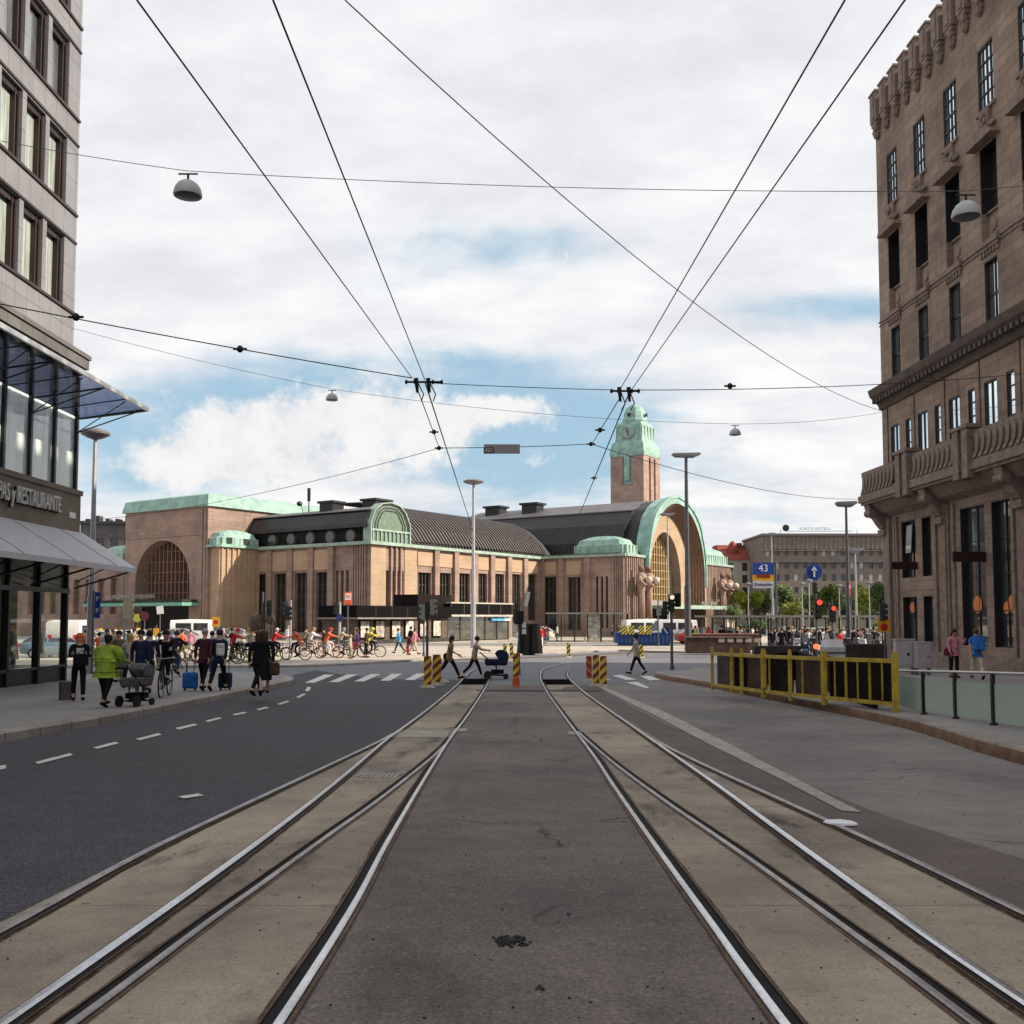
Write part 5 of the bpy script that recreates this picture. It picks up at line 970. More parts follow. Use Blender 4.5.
for px,lab in ((526,'black conical bin bag holder, left of the two dark bins'),(534,'black conical bin bag holder, right of the two dark bins')):
    x,y=G(px,655); m=MB(); m.lathe([(.62,0),(.55,.8),(.42,1.6),(.40,1.95),(.2,2.0)],(0,0,0),9,'z',.3); o=m.build('covered_bin',binm,loc=(x,y,gz(y)+.1)); T(o,lab,'bin','dark covered bins')
# ------------------------------------------------------------------ kiosks in front of the station (station-aligned)
KZ=.1
def loc2(px,a):   # point on the station-parallel line y=a
    O=SW(0,a); p=on_plane(px,600,O,(-.829,.559)); d=(p.x+14.9,p.y-105); return d[0]*.559+d[1]*.829
ba=loc2(355,-8); bb=loc2(447,-8); L=bb-ba; px_,py_,_=SW(ba,-8)
kf=M('kiosk_black',(.005,.0045,.005),rough=.8,spec=.08,var=.2); kb=M('kiosk_brown',(.10,.075,.055),var=.2); 
k1=E_('poster_kiosk',(px_,py_,.1),SRZ,'long low black roofed kiosk with backlit posters along its front','kiosk')
m=MB(); m.box(0,L,0,4,0,2.4); m.build('wall',kb,k1); m=MB(); m.box(-.3,L+.2,-.5,4.3,2.45,3.55); m.build('roof_band',kf,k1); m=MB(); m.box(-.8,L*.55,-1.1,4,2.3,2.45); m.build('eaves',M('eaves_grey',(.22,.19,.16)),k1)
m=MB(); m.box(-.1,L,-.35,0,0,.35); m.build('bench_step',M('dark_step',(.04,.035,.03)),k1)
for k in range(1,6): m=MB(); m.box(k*L/6-.02,k*L/6+.02,-.52,-.5,2.5,3.5); m.build('band_joint',M('joint_grey',(.06,.06,.06)),k1)
pm=[]
for i,cc in enumerate(((.42,.40,.36),(.33,.28,.25),(.40,.36,.30))): pm.append(M('poster%d'%i,cc,var=.55,s=2.3,fine=.2,fs=9))
for i,u in enumerate((.5,2.6,4.9,6.9,9.1,11.2)):
    if u+1.5<L: m=MB(); m.box(u,u+1.45,-.12,0,.45,2.2); f=m.build('poster_frame',kf,k1); m=MB(); m.box(u+.14,u+1.31,-.15,-.12,.6,2.1); m.build('poster',pm[i%3],f)
m=MB(); m.box(L*.68,L*1.08,.3,3.4,3.55,4.75); m.build('upper_box',M('upper_brown',(.014,.008,.008),spec=.1),k1)
ba=loc2(448,-8); bb=loc2(509,-8); L=bb-ba; px_,py_,_=SW(ba,-8)
k2=E_('glass_pavilion',(px_,py_,.1),SRZ,'glass fronted pavilion with a black roof band beside the poster kiosk','pavilion')
m=MB(); m.box(0,L,-.4,5,2.75,3.9); m.build('roof_band',kf,k2); m=MB(); m.box(-.1,L+.1,-.55,5,2.55,2.75); m.box(-.1,L+.1,-.5,5,3.9,4.05); m.build('roof_edge',M('edge_pale',(.40,.37,.32)),k2)
for k in range(5): a=k*L/5; m=MB(); m.box(a+.08,a+L/5-.08,.1,.16,0.1,2.55); m.build('glass_pane',Mglass('pav_glass',(.05,.05,.035),spec=.5,var=.5,s=.6),k2)
m=MB()
for k in range(6): m.box(k*L/5-.07,k*L/5+.07,.02,.2,0,2.55); m.box(k*L/5-.05,k*L/5+.05,-.42,-.4,2.8,3.85)
m.box(0,L,.3,5,0,2.5); m.build('frame',M('pav_frame',(.06,.055,.045)),k2); m=MB(); m.box(L*.68,L*.9,-.2,0,2.1,2.45); o=m.build('blue_sign',M('cyan_sign',(.10,.35,.55)),k2); m=MB(); m.box(L*.9,L,-.2,0,2.1,2.45); m.build('white_sign',white,k2)
for px0,px1,Y,h,nb,lab in ((548,627,101,2.95,6,'dark glazed tram shelter in front of the shaded station wall'),(700,760,79,2.6,5,'long dark bus shelter right of the portal with waiting people'),(768,882,76,2.6,8,'long glazed bus shelter behind the parked scooters')):
    p=pt(px0,618,Y); q=pt(px1,618,Y); L=q.x-p.x; e=E_('tram_shelter',(p.x,Y,.1),0,lab,'shelter','street shelters')
    m=MB(); m.box(-.2,L+.2,-.9,1.2,h-.16,h); m.build('roof',M('shelter_roof',(.20,.20,.18)),e); m=MB()
    for k in range(nb+1): m.box(k*L/nb-.05,k*L/nb+.05,-.05,.05,0,h-.16); m.box(k*L/nb-.04,k*L/nb+.04,-.85,-.77,0,h-.16) if k%2==0 else None
    m.box(0,L,-.03,.03,.05,.14); m.build('frame',M('shelter_frame',(.03,.03,.03)),e)
    for k in range(nb): m=MB(); m.box(k*L/nb+.06,(k+1)*L/nb-.06,-.01,.01,.2,h-.25); m.build('glass_pane',sh if (k+int(Y))%4 else pm[0],e)
# ------------------------------------------------------------------ yellow pit fence and glass railing on the right pavement
ylw=M('yellow_paint',(.43,.31,.03),rough=.5,var=.22,s=4,fine=.15,fs=25,grime=.65); ply=M('brown_board',(.06,.038,.03),var=.5,s=1.4,fine=.25,fs=12,grime=.5); plk=M('dark_board',(.013,.010,.010),var=.5,s=2,spec=.1)
F=[GL(*q,.19) for q in ((713,688),(744,693.5),(765,697),(797,702.5),(838,706),(894,712))]
fe=E_('yellow_fence',(F[0][0],F[0][1],gz(F[0][1])+.19),0,'long yellow steel barrier with dark boards around the stairwell pit','fence')
O=Vector((*F[0],gz(F[0][1])+.19)); m1=MB(); m2=MB(); m3=MB(); 
fp=[(712.5,1.23),(732,1.23),(742,1.23),(764,1.3),(790.5,1.28),(824.5,1.28),(896,1.28)]; pts=[]
for px,hh in fp:
    t=(px-712.5)/(896-712.5); yb=690+ (712.5-690)*t**.85; x,y=GL(px,yb,.19); pts.append(Vector((x,y,gz(y)+.19))-O)
def bar(m,a,b,w_,h_):
    d=b-a; L=d.length; rz=math.atan2(d.y,d.x); rx=math.asin(d.z/L); m.obox((a+b)/2,L,w_,h_,rz,0,-rx)
for i,p in enumerate(pts):
    wd=.11 if i in (3,5,6) else .075; ps=MB(); ps.box(p.x-wd/2,p.x+wd/2,p.y-wd/2,p.y+wd/2,p.z+.0,p.z+1.16); ps.box(p.x-wd*.4,p.x+wd*.4,p.y-wd*.4,p.y+wd*.4,p.z+1.16,p.z+1.22); ps.build('post',ylw,fe)
for a,b in zip(pts,pts[1:]):
    bar(m1,a+Vector((0,0,1.03)),b+Vector((0,0,1.03)),.06,.085); bar(m1,a+Vector((0,0,.16)),b+Vector((0,0,.16)),.06,.08)
m1.build('rail',ylw,fe)
for k in range(1,8): a=pts[5].lerp(pts[6],k/8)
for k in (1,2,3,4,5): a=pts[5].lerp(pts[6],k/6); bm_=MB(); bm_.cyl(a+Vector((0,0,.2)),a+Vector((0,0,1.0)),.02 if k%2 else .03,n=6); bm_.build('fence_bar',ylw,fe)
for a,b,k in ((pts[4],pts[5],.4),(pts[3],pts[4],.25)): a=a.lerp(b,k); bm_=MB(); bm_.cyl(a+Vector((0,.05,.2)),a+Vector((0,.05,1.0)),.025,n=6); bm_.build('fence_bar',ylw,fe)
for i,(a,b) in enumerate(zip(pts,pts[1:])):
    off=Vector((.12,.14,0)); bd=MB(); 
    bd.add([a+off+Vector((.05,0,.1)),b+off+Vector((-.02,0,.1)),b+off+Vector((-.02,0,1.0)),a+off+Vector((.05,0,1.0)),a+off*1.3+Vector((.05,0,.1)),b+off*1.3+Vector((-.02,0,.1)),b+off*1.3+Vector((-.02,0,1.0)),a+off*1.3+Vector((.05,0,1.0))],[[0,1,2,3],[4,5,6,7],[0,1,5,4],[1,2,6,5],[2,3,7,6],[3,0,4,7]]); bd.build('board',ply if i%2==0 else plk,fe)
# pit surround behind the fence
A_=pts[0]+O; Z_=pts[6]+O
m=MB(); w2=[Vector((A_.x+.6,A_.y+.5,0)),Vector((Z_.x-.1,Z_.y+.9,0)),Vector((Z_.x+1.0,Z_.y+8,0)),Vector((A_.x+4,A_.y+5.5,0))]
for a,b in zip(w2,w2[1:]+w2[:1]):
    if b is not w2[1]:
        z=gz((a.y+b.y)/2)+.19; H_=.95; m.quad((a.x,a.y,z),(b.x,b.y,z),(b.x,b.y,z+H_),(a.x,a.y,z+H_)); m.quad((a.x+.1,a.y+.1,z),(b.x+.1,b.y+.1,z),(b.x+.1,b.y+.1,z+H_),(a.x+.1,a.y+.1,z+H_)); m.quad((a.x,a.y,z+H_),(b.x,b.y,z+H_),(b.x+.1,b.y+.1,z+H_),(a.x+.1,a.y+.1,z+H_))
T(m.build('hoarding',plk),'dark board hoarding on the far side of the yellow barrier','hoarding')
# glass railing
gr=M('rail_green_black',(.012,.02,.018),rough=.4); top=M('handrail_steel',(.42,.40,.40),metal=.7,rough=.35,var=.1)
gm_=bpy.data.materials.new('railing_glass'); gm_.use_nodes=True; b_=gm_.node_tree.nodes['Principled BSDF']; b_.inputs['Base Color'].default_value=(.66,.78,.71,1); b_.inputs['Transmission Weight'].default_value=.7; b_.inputs['Roughness'].default_value=.22; b_.inputs['IOR'].default_value=1.1
gp=[(898,709.5,671),(924,716,671.5),(956,720.5,672),(994,727,673),(1040,735,674.5),(1100,748,677)]; Q=[]
for px,yb,yt in gp: x,y=GL(px,yb,.16); Q.append((Vector((x,y,gz(y)+.19)),pt(px,yt,y).z))
O=Q[0][0]; re=E_('glass_railing',O,0,'steel handrail on dark posts with frosted green glass panels by the stone building','railing')
for (a,za),(b,zb) in zip(Q,Q[1:]):
    g=MB(); d=(b-a).normalized()*.08; n_=Vector((d.y,-d.x,0)).normalized()*.012; lo=.06; ht=.70; c_=[a+d-O,b-d-O]
    g.add([c_[0]+Vector((0,0,lo)),c_[1]+Vector((0,0,lo)),c_[1]+Vector((0,0,ht)),c_[0]+Vector((0,0,ht))]+[v+n_ for v in (c_[0]+Vector((0,0,lo)),c_[1]+Vector((0,0,lo)),c_[1]+Vector((0,0,ht)),c_[0]+Vector((0,0,ht)))],[[0,1,2,3],[4,5,6,7],[0,1,5,4],[1,2,6,5],[2,3,7,6],[3,0,4,7]]); g.build('glass_panel',gm_,re)
for a,za in Q[1:]:
    g=MB(); p=a-O; g.box(p.x-.03,p.x+.03,p.y-.03,p.y+.03,p.z,za-O.z-.02); g.lathe([(.07,0),(.07,.03),(.02,.05)],(p.x,p.y,p.z),8); g.build('post',gr,re)
g=MB(); g.tube([Vector((a.x,a.y,za))-O for a,za in Q],.028,8); g.build('handrail',top,re,smooth=True)
# cabinets by the stone wall
cab=M('cabinet_grey',(.36,.34,.35),rough=.5,var=.08)
for px0,px1,yt,yb,Y,lab,f in ((896,915,640,672,38.5,'pale grey switch cabinet with a black lock, left of the pair',1),(917,931,643,674,38.0,'pale grey switch cabinet, narrower right one of the pair',0)):
    a=pt(px0,yt,Y); b=pt(px1,yt,Y); g0=gz(Y)+.19; w_=b.x-a.x; h=a.z-g0; e=E_('utility_cabinet',(a.x,Y,g0),0,lab,'cabinet'); m=MB(); m.box(0,w_,0,.35,.25,h); m.box(-.03,w_+.03,-.03,.38,h,h+.04); m.build('body',cab,e,bevel=.01); m=MB(); m.box(.05,w_-.05,-.02,-.002,.32,h-.06); d=m.build('door',cab,e)
    m=MB(); m.box(w_*.55,w_*.68,-.04,-.02,h*.55,h*.62) if f else m.box(w_*.7,w_*.78,-.04,-.02,h*.55,h*.6); m.build('lock',black,d); m=MB(); m.box(.02,w_*.1,.05,.3,0,.25); m.box(w_*.9,w_-.02,.05,.3,0,.25); m.build('leg',black,e)
m=MB(); m.box(-.36,.36,-.3,.3,.0,.28); m.box(-.25,.25,-.2,.2,.28,.33)
# brown subway wall, blue container, benches
def slab(nm,px0,px1,yb,h,dp,mt,lab,cat,posts=0,top_=None):
    Y=G(0,yb)[1]; a=pt(px0,600,Y).x; b=pt(px1,600,Y).x; e=E_(nm,(a,Y,gz(Y)+.1),0,lab,cat); m=MB(); m.box(0,b-a,0,dp,0,h); m.build('wall',mt,e,bevel=.02)
    if top_: m=MB(); m.box(-.05,b-a+.05,-.06,dp+.06,h,h+.09); m.build('coping',top_,e)
    return e,b-a
browng=M('brown_wall',(.075,.045,.035),var=.25,s=2,fine=.2,fs=15)
e,L=slab('stairwell_wall',686,750,655,1.05,.4,browng,'dark brown low stairwell wall at the foot of the tall lamp','low wall',top_=M('coping_brown',(.20,.13,.10)))
m=MB()
for k in range(5): m.box(L*.5+k*.6,L*.5+.4+k*.6,-.03,0,.75,1.0)
m.build('pale_tile',M('tile_pale',(.42,.36,.30)),e)
e,L=slab('bench_platform',692,758,651.5,1.15,.6,browng,'long brown bench like parapet in front of the bus shelter','low wall',top_=M('coping_red',(.26,.14,.11)))
for px0,px1,yb,lab in ((754,800,672,'dark brown stone parapet right behind the yellow barrier'),(845,886,668,'dark brown parapet block beside the orange works sign')): slab('stone_parapet',px0,px1,yb,1.05,.5,M('parapet_dark',(.045,.034,.03),var=.3),lab,'low wall')
x=pt(833,600,40).x; e=E_('grey_hatch',(x,40,gz(40)+.19),0,'pale grey sloping metal hatch cover above the yellow barrier','hatch'); m=MB(); m.add([(-.55,0,1.0),(.45,0,1.0),(.5,.7,1.3),(-.25,.7,1.3),(-.55,0,.2),(.45,0,.2),(.5,.7,.2),(-.25,.7,.2)],[[0,1,2,3],[4,5,6,7],[0,1,5,4],[1,2,6,5],[2,3,7,6],[3,0,4,7]]); m.build('cover',M('hatch_grey',(.42,.42,.45),rough=.4),e); m=MB(); m.box(-.56,.46,-.02,0,.75,.8); m.build('seam',black,e)
bluec=M('container_blue',(.02,.055,.18),rough=.5,var=.15)
Y=86; a=pt(616,600,Y).x; b=pt(673,600,Y).x; L=b-a; e=E_('blue_container',(a,Y,.1),0,'blue corrugated steel container before the parked white van','container'); m=MB(); m.box(0,L,0,2,.25,1.05)
for k in range(int(L/.35)): m.box(.05+k*.35,.22+k*.35,-.07,0,.3,1.0)
m.box(-.05,L+.05,-.1,2.1,1.05,1.15); m.box(.3,L-.3,.1,1.9,0,.25); m.build('body',bluec,e)
for k,px in enumerate((624,631,641,648)): x=pt(px,600,Y).x-a; m=MB(); m.box(x-.25,x+.25,-.14,-.1,1.0,1.75); m.build('chevron_plate',hazk,e)
# litter bins near the left walkers
x,y=G(67,706); m=MB(); m.lathe([(.2,0),(.2,.42),(.22,.44),(.17,.46)],(0,0,0),10); T(m.build('planter_pot',M('pot_grey',(.09,.085,.08)),loc=(x,y,gz(y)+.155)),'small dark pot at the restaurant corner','pot')
# ------------------------------------------------------------------ statues with globe lamps
stst=M('statue_granite',(.30,.205,.165),var=.18,s=3,fine=.15,fs=15); sthead=M('statue_head',(.19,.11,.085),var=.2,s=4); globe=M('globe_glass',(.50,.41,.35),rough=.3,var=.05)
def statue(x,lab):
    p=SW(x,-13.9); e=E_('lantern_statue',(p[0],p[1],.1),SRZ,lab,'statue','stone lantern bearers'); m=MB()
    m.box(-.75,.75,-.7,.7,0,2.3); m.box(-.85,.85,-.8,.8,0,.5); m.build('plinth',M('plinth_pale',(.50,.43,.37)),e)
    m=MB(); m.lathe([(.34,2.3),(.35,4.0),(.38,5.6),(.50,6.0),(.58,6.5),(.66,7.0),(.72,7.5),(.64,7.9),(.36,8.12),(.26,8.25)],(0,0,0),12)
    for k in range(9): a=math.pi*(1+k/8); m.box(.35*math.cos(a)-.05,.35*math.cos(a)+.05,.35*math.sin(a)-.06,.35*math.sin(a)+.05,2.3,5.7)
    for s_ in (-1,1): m.tube([(s_*.62,-.1,7.6),(s_*.8,-.35,7.0),(s_*.6,-.75,6.6),(s_*.3,-.9,6.65)],[.27,.25,.2,.14],8); m.ell((s_*.28,-.95,6.7),.16,.15,.11,8,6)
    m.build('body',stst,e,smooth=True); m=MB(); m.ell((0,-.05,8.6),.3,.34,.42,12,9); m.ell((0,.08,8.72),.36,.37,.38,12,8); m.ell((0,-.42,8.58),.07,.09,.12,6,5); m.ell((0,-.28,8.3),.2,.18,.2,8,6); m.build('head',sthead,e,smooth=True)
    m=MB(); m.ell((0,-1.1,7.2),.46,.46,.46,14,10); m.build('globe_lamp',globe,e,smooth=True)
statue(35.3,'giant stone lantern bearer left of the portal, outer one'); statue(37.4,'giant stone lantern bearer left of the portal, next to the arch'); statue(62.0,'giant stone lantern bearer right of the portal, next to the arch'); statue(64.6,'giant stone lantern bearer right of the portal, outer one at the station corner')
# ------------------------------------------------------------------ people
def skin(name,V,Ed,Rd,sub=1,root=0):
    me=bpy.data.meshes.new(name); me.from_pydata([tuple(v) for v in V],Ed,[]); o=bpy.data.objects.new(name,me); COL.objects.link(o)
    o.modifiers.new('s','SKIN')
    sv=me.skin_vertices[0].data
    for i,r in enumerate(Rd): sv[i].radius=r if isinstance(r,tuple) else (r,r); sv[i].use_root=False
    for r_ in (root if isinstance(root,(list,tuple)) else [root]): sv[r_].use_root=True
    m=o.modifiers.new('u','SUBSURF'); m.levels=sub; m.render_levels=sub
    dg=bpy.context.evaluated_depsgraph_get(); out=bpy.data.meshes.new_from_object(o.evaluated_get(dg)); bpy.data.objects.remove(o); bpy.data.meshes.remove(me)
    for p in out.polygons: p.use_smooth=True
    out.name=name; return out
POSE={ # hipL kneeL hipR kneeR | shL elL shR elR | lean
 'stand':(3,4,-3,3,4,12,-4,12,2),'walk':(24,6,-20,16,-18,14,20,22,5),'walkb':(-20,18,24,5,20,24,-18,14,5),'stride':(32,8,-28,22,-22,18,26,35,9),
 'push':(26,8,-24,22,48,32,52,28,10),'pushlow':(16,6,-14,14,20,52,24,48,6),'cycle':(78,72,46,62,62,20,62,20,24),'cycleb':(42,55,80,76,60,20,60,20,22),'pull':(20,8,-18,16,-14,10,-22,4,5),'phone':(3,5,-4,4,35,95,6,15,3),'carry':(14,8,-14,14,30,75,34,70,4)}
MESH={}
def fk(pose,girth=1.0):
    hL,kL,hR,kR,sL,eL,sR,eR,lean=[R(a) for a in POSE[pose]]
    J={}; hip=Vector((0,0,.93)); J['hip']=hip
    def up(v): 
        v=Vector(v)-hip; return hip+Vector((v.x,v.y*math.cos(lean)+v.z*math.sin(lean),v.z*math.cos(lean)-v.y*math.sin(lean)))
    J['waist']=up((0,0,1.08)); J['chest']=up((0,.01,1.27)); J['neck0']=up((0,0,1.42)); 
    hd=lambda v: up(v)+Vector((0,-.02*math.sin(lean),0))
    J['neck']=up((0,.005,1.48)); J['head0']=up((0,.015,1.545)); J['head']=up((0,.02,1.63)); J['top']=up((0,.01,1.69)); J['nose']=up((0,.115,1.60))
    for s,n,h,k,sh,el in ((-1,'L',hL,kL,sL,eL),(1,'R',hR,kR,sR,eR)):
        a=hip+Vector((s*.095*girth,0,-.02)); J['h'+n]=a; kn=a+Vector((s*.0,math.sin(h),-math.cos(h)))*.42; J['k'+n]=kn; b=h-k; an=kn+Vector((0,math.sin(b),-math.cos(b)))*.41; J['a'+n]=an
        ft=R(-8)+max(-.6,min(.2,b*.8)) if abs(h)<.9 else 0; J['he'+n]=an+Vector((0,-.05,-.05)); J['to'+n]=an+Vector((0,.17*math.cos(ft),-.05+.17*math.sin(ft) if b<0 else -.05+.02))
        c=up((s*.19*girth,0,1.39)); J['s'+n]=c; ang=sh+0; e=c+Vector((s*.04,math.sin(ang)*.27,-math.cos(ang)*.27)); J['e'+n]=e; f=ang+el; w_=e+Vector((-s*.01,math.sin(f)*.24,-math.cos(f)*.24)); J['w'+n]=w_
        d=Vector((-s*.02,math.sin(f),-math.cos(f))).normalized(); J['p'+n]=w_+d*.07; side=Vector((0,math.cos(f),math.sin(f)))
        for i,(o,l) in enumerate(((-.03,.075),(-.01,.09),(.01,.085),(.03,.07))): b0=w_+d*.085+side*o; J[f'f{n}{i}0']=b0; J[f'f{n}{i}1']=b0+d*l*.55+Vector((-s*.008,0,0)); J[f'f{n}{i}2']=b0+d*l+Vector((-s*.025,0,0))
        J[f't{n}0']=w_+d*.03+side*.035+Vector((-s*.01,0,0)); J[f't{n}1']=w_+d*.07+side*.055+Vector((-s*.03,0,0))
    low=min(J['heL'].z,J['heR'].z,J['toL'].z,J['toR'].z)-.03
    return J,low
def pmeshes(pose,g,sleeve):
    key=(pose,g,sleeve)
    if key in MESH: return MESH[key]
    J,low=fk(pose,g); V=[];Ed=[];Rd=[];ix={}
    def chain(names,rad,src=None):
        for i,(n,r) in enumerate(zip(names,rad)):
            if n not in ix: ix[n]=len(V); V.append(J[n]); Rd.append(r)
            if i: Ed.append((ix[names[i-1]],ix[n]))
    chain(['hip','waist','chest','neck0','neck','head0','head','top'],[(.13*g,.10*g),(.12*g,.09*g),(.145*g,.10*g),(.09,.07),.052,(.07,.075),(.078,.092),(.055,.065)]); chain(['head','nose'],[0,.014])
    for n in 'LR':
        chain(['hip','h'+n,'k'+n,'a'+n,'he'+n],[0,.085*g,.055,.038,.035]); chain(['a'+n,'to'+n],[0,.028])
        chain(['neck0','s'+n,'e'+n,'w'+n,'p'+n],[0,.055,.038,.025,(.018,.035)])
        for i in range(4): chain(['p'+n,f'f{n}{i}0',f'f{n}{i}1',f'f{n}{i}2'],[0,.010,.009,.007])
        chain(['w'+n,f't{n}0',f't{n}1'],[0,.012,.009])
    body=skin('body',V,Ed,Rd)
    V=[];Ed=[];Rd=[];ix={}; G_=g if g>1 else g
    chain(['hip','waist','chest','neck0'],[(.162*g,.132*g),(.155*g*(1.1 if g>1.1 else 1),.13*g),(.172*g,.125*g),(.085,.08)])
    for n in 'LR':
        if sleeve: chain(['neck0','s'+n,'e'+n,'w'+n],[0,.078*g,.055*g,.042])
        else: J['m'+n]=J['s'+n].lerp(J['e'+n],.7); chain(['neck0','s'+n,'m'+n],[0,.076*g,.06*g])
    J['hem']=J['hip']+Vector((0,0,-.08)); chain(['hip','hem'],[0,(.165*g,.135*g)]); shirt=skin('shirt',V,Ed,Rd)
    V=[];Ed=[];Rd=[];ix={}; J['hw']=J['hip']+Vector((0,0,.08)); chain(['hip','hw'],[(.14*g,.115*g),(.13*g,.1*g)])
    for n in 'LR': J['an'+n]=J['a'+n].lerp(J['k'+n],.06); chain(['hip','h'+n,'k'+n,'an'+n],[0,.105*g,.072,.055])
    tr=skin('trousers',V,Ed,Rd)
    shoes=[]
    for n in 'LR':
        mb=MB(); mb.tube([J['he'+n]+Vector((0,-.02,.005)),J['he'+n]+Vector((0,.05,.012)),J['to'+n].lerp(J['he'+n],.3)+Vector((0,0,.012)),J['to'+n]+Vector((0,.03,-.002))],[.036,.05,.044,.024],8); mm=mb.mesh('shoe',black)
        for p in mm.polygons: p.use_smooth=True
        shoes.append(mm)
    hc=J['head']; hair={}
    lean=R(POSE[pose][8])
    for k in ('short','long','bun','helmet','cap'):
        mb=MB(); mb.ell((0,-.018,.035),.095,.108,.10,12,8)
        if k=='long': mb.ell((0,-.075,-.06),.095,.055,.16,10,7)
        if k=='bun': mb.ell((0,-.12,.07),.05,.05,.05,8,6); mb.ell((0,-.06,-.02),.085,.06,.09,9,6)
        if k=='helmet': mb.ell((0,-.005,.06),.115,.14,.09,12,8)
        if k=='cap': mb.box(-.06,.06,.06,.17,.055,.068)
        mb.v=[(v[0]+hc.x,v[1]+hc.y,v[2]+hc.z) for v in mb.v]; mm=mb.mesh('hair',black)
        for p in mm.polygons: p.use_smooth=True
        hair[k]=mm
    # eyes and mouth as one small face piece
    mb=MB(); 
    for s in (-1,1): mb.ell((s*.032,.088,.005),.012,.008,.008,6,4)
    mb.box(-.025,.025,.078,.09,-.052,-.044); mb.v=[(v[0]+hc.x,v[1]+hc.y,v[2]+hc.z) for v in mb.v]; face=mb.mesh('face_features',black)
    MESH[key]=(body,shirt,tr,shoes,hair,face,low,J); return MESH[key]
def cm(nm,c,**k):
    return M('cloth_'+nm,c,rough=.95,var=.28,s=5,fine=.2,fs=22,spec=.1,bump=.5,**k)
CL=dict(black=(.012,.012,.014),navy=(.02,.028,.06),grey=(.12,.12,.13),lime=(.30,.42,.06),white=(.62,.62,.62),maroon=(.07,.025,.035),orange=(.62,.12,.04),red=(.45,.03,.04),blue=(.03,.14,.42),cyan=(.04,.32,.62),beige=(.38,.32,.25),tan=(.24,.17,.10),pink=(.5,.20,.26),yellow=(.6,.52,.06),khaki=(.17,.15,.10),denim=(.05,.08,.14),brown=(.08,.05,.03),green=(.07,.16,.08),cream=(.45,.42,.33),purple=(.12,.05,.16),darkred=(.14,.02,.025))
HC=dict(dark=(.015,.011,.009),brown=(.06,.03,.015),blond=(.35,.24,.12),ginger=(.45,.12,.03),grey=(.3,.28,.26),white=(.6,.58,.55),red=(.5,.05,.04),black=(.01,.01,.01),lime=(.5,.6,.1))
SK=[M('skin_light',(.52,.30,.21),rough=.55,var=.08),M('skin_tan',(.33,.17,.10),rough=.55,var=.08),M('skin_deep',(.10,.05,.03),rough=.55,var=.08)]
def setm(o,m): 
    if len(o.material_slots)==0: o.data.materials.append(m)
    o.material_slots[0].link='OBJECT'; o.material_slots[0].material=m
def part(me,nm,par,m):
    o=bpy.data.objects.new(nm,me); COL.objects.link(o); o.parent=par; setm(o,m); return o
def person(px,pyf,face,pose,topc,botc,hairc,label,h=1.7,g=1.0,sleeve=True,hs='short',sk=0,shoe='black',onwalk=None,Y=None,skirt=None,zadd=0,group=None,loc=None,name='person'):
    if loc: x,y=loc; zb=zadd
    else:
        x,y=G(px,pyf)
        if Y: y=Y; x=pt(px,pyf,Y).x
        lift=.155 if onwalk=='L' else (.19 if onwalk=='R' else (.1 if onwalk=='P' else 0))
        if lift and not Y: y2=y*(CZ-gz(y)-lift)/(CZ-gz(y)); x*=y2/y; y=y2
        zb=gz(y)+lift+zadd
    body,shirt,tr,shoes,hair,facem,low,J=pmeshes(pose,g,sleeve); sc=h/1.72
    e=E_(name,(x,y,zb-(low*sc if not pose.startswith('cycle') else 0)),R(-face),label,'person',group); e.scale=(sc,)*3
    part(body,'body',e,SK[sk]); part(shirt,'jacket' if sleeve else 'shirt',e,cm(topc,CL[topc]))
    if skirt:
        m=MB(); hz=J['hip'].z; kx=(J['kL'].y+J['kR'].y)/2; sp=abs(J['kL'].y-J['kR'].y)/2
        k=10; 
        for (zz_,rx,ry,yy) in ((hz+.06,.13*g,.11*g,0),(hz-.1,.18*g,.15*g,0),(hz-skirt,.2*g,.17*g+sp*.8,kx*.6)):
            for j in range(k): a=2*math.pi*j/k; m.v.append((rx*math.cos(a),yy+ry*math.sin(a),zz_))
        for i in range(2):
            for j in range(k): m.f.append([i*k+j,i*k+(j+1)%k,(i+1)*k+(j+1)%k,(i+1)*k+j]); m.m.append(0)
        o=m.build('skirt',cm(botc,CL[botc]),e,smooth=True)
    else: part(tr,'trousers',e,cm(botc,CL[botc]))
    for s in shoes: part(s,'shoe',e,cm(shoe,CL.get(shoe,(.5,.5,.5))))
    part(hair[hs],'helmet' if hs=='helmet' else 'hair',e,M('hair_'+hairc,HC[hairc],rough=.7)); part(facem,'face_features',e,M('face_dark',(.08,.03,.025)))
    return e
def wp(e,v): # world point of a local point on an Empty
    m=Matrix.Translation(e.location)@Matrix.Rotation(e.rotation_euler.z,4,'Z')@Matrix.Scale(e.scale.x,4); return m@Vector(v)
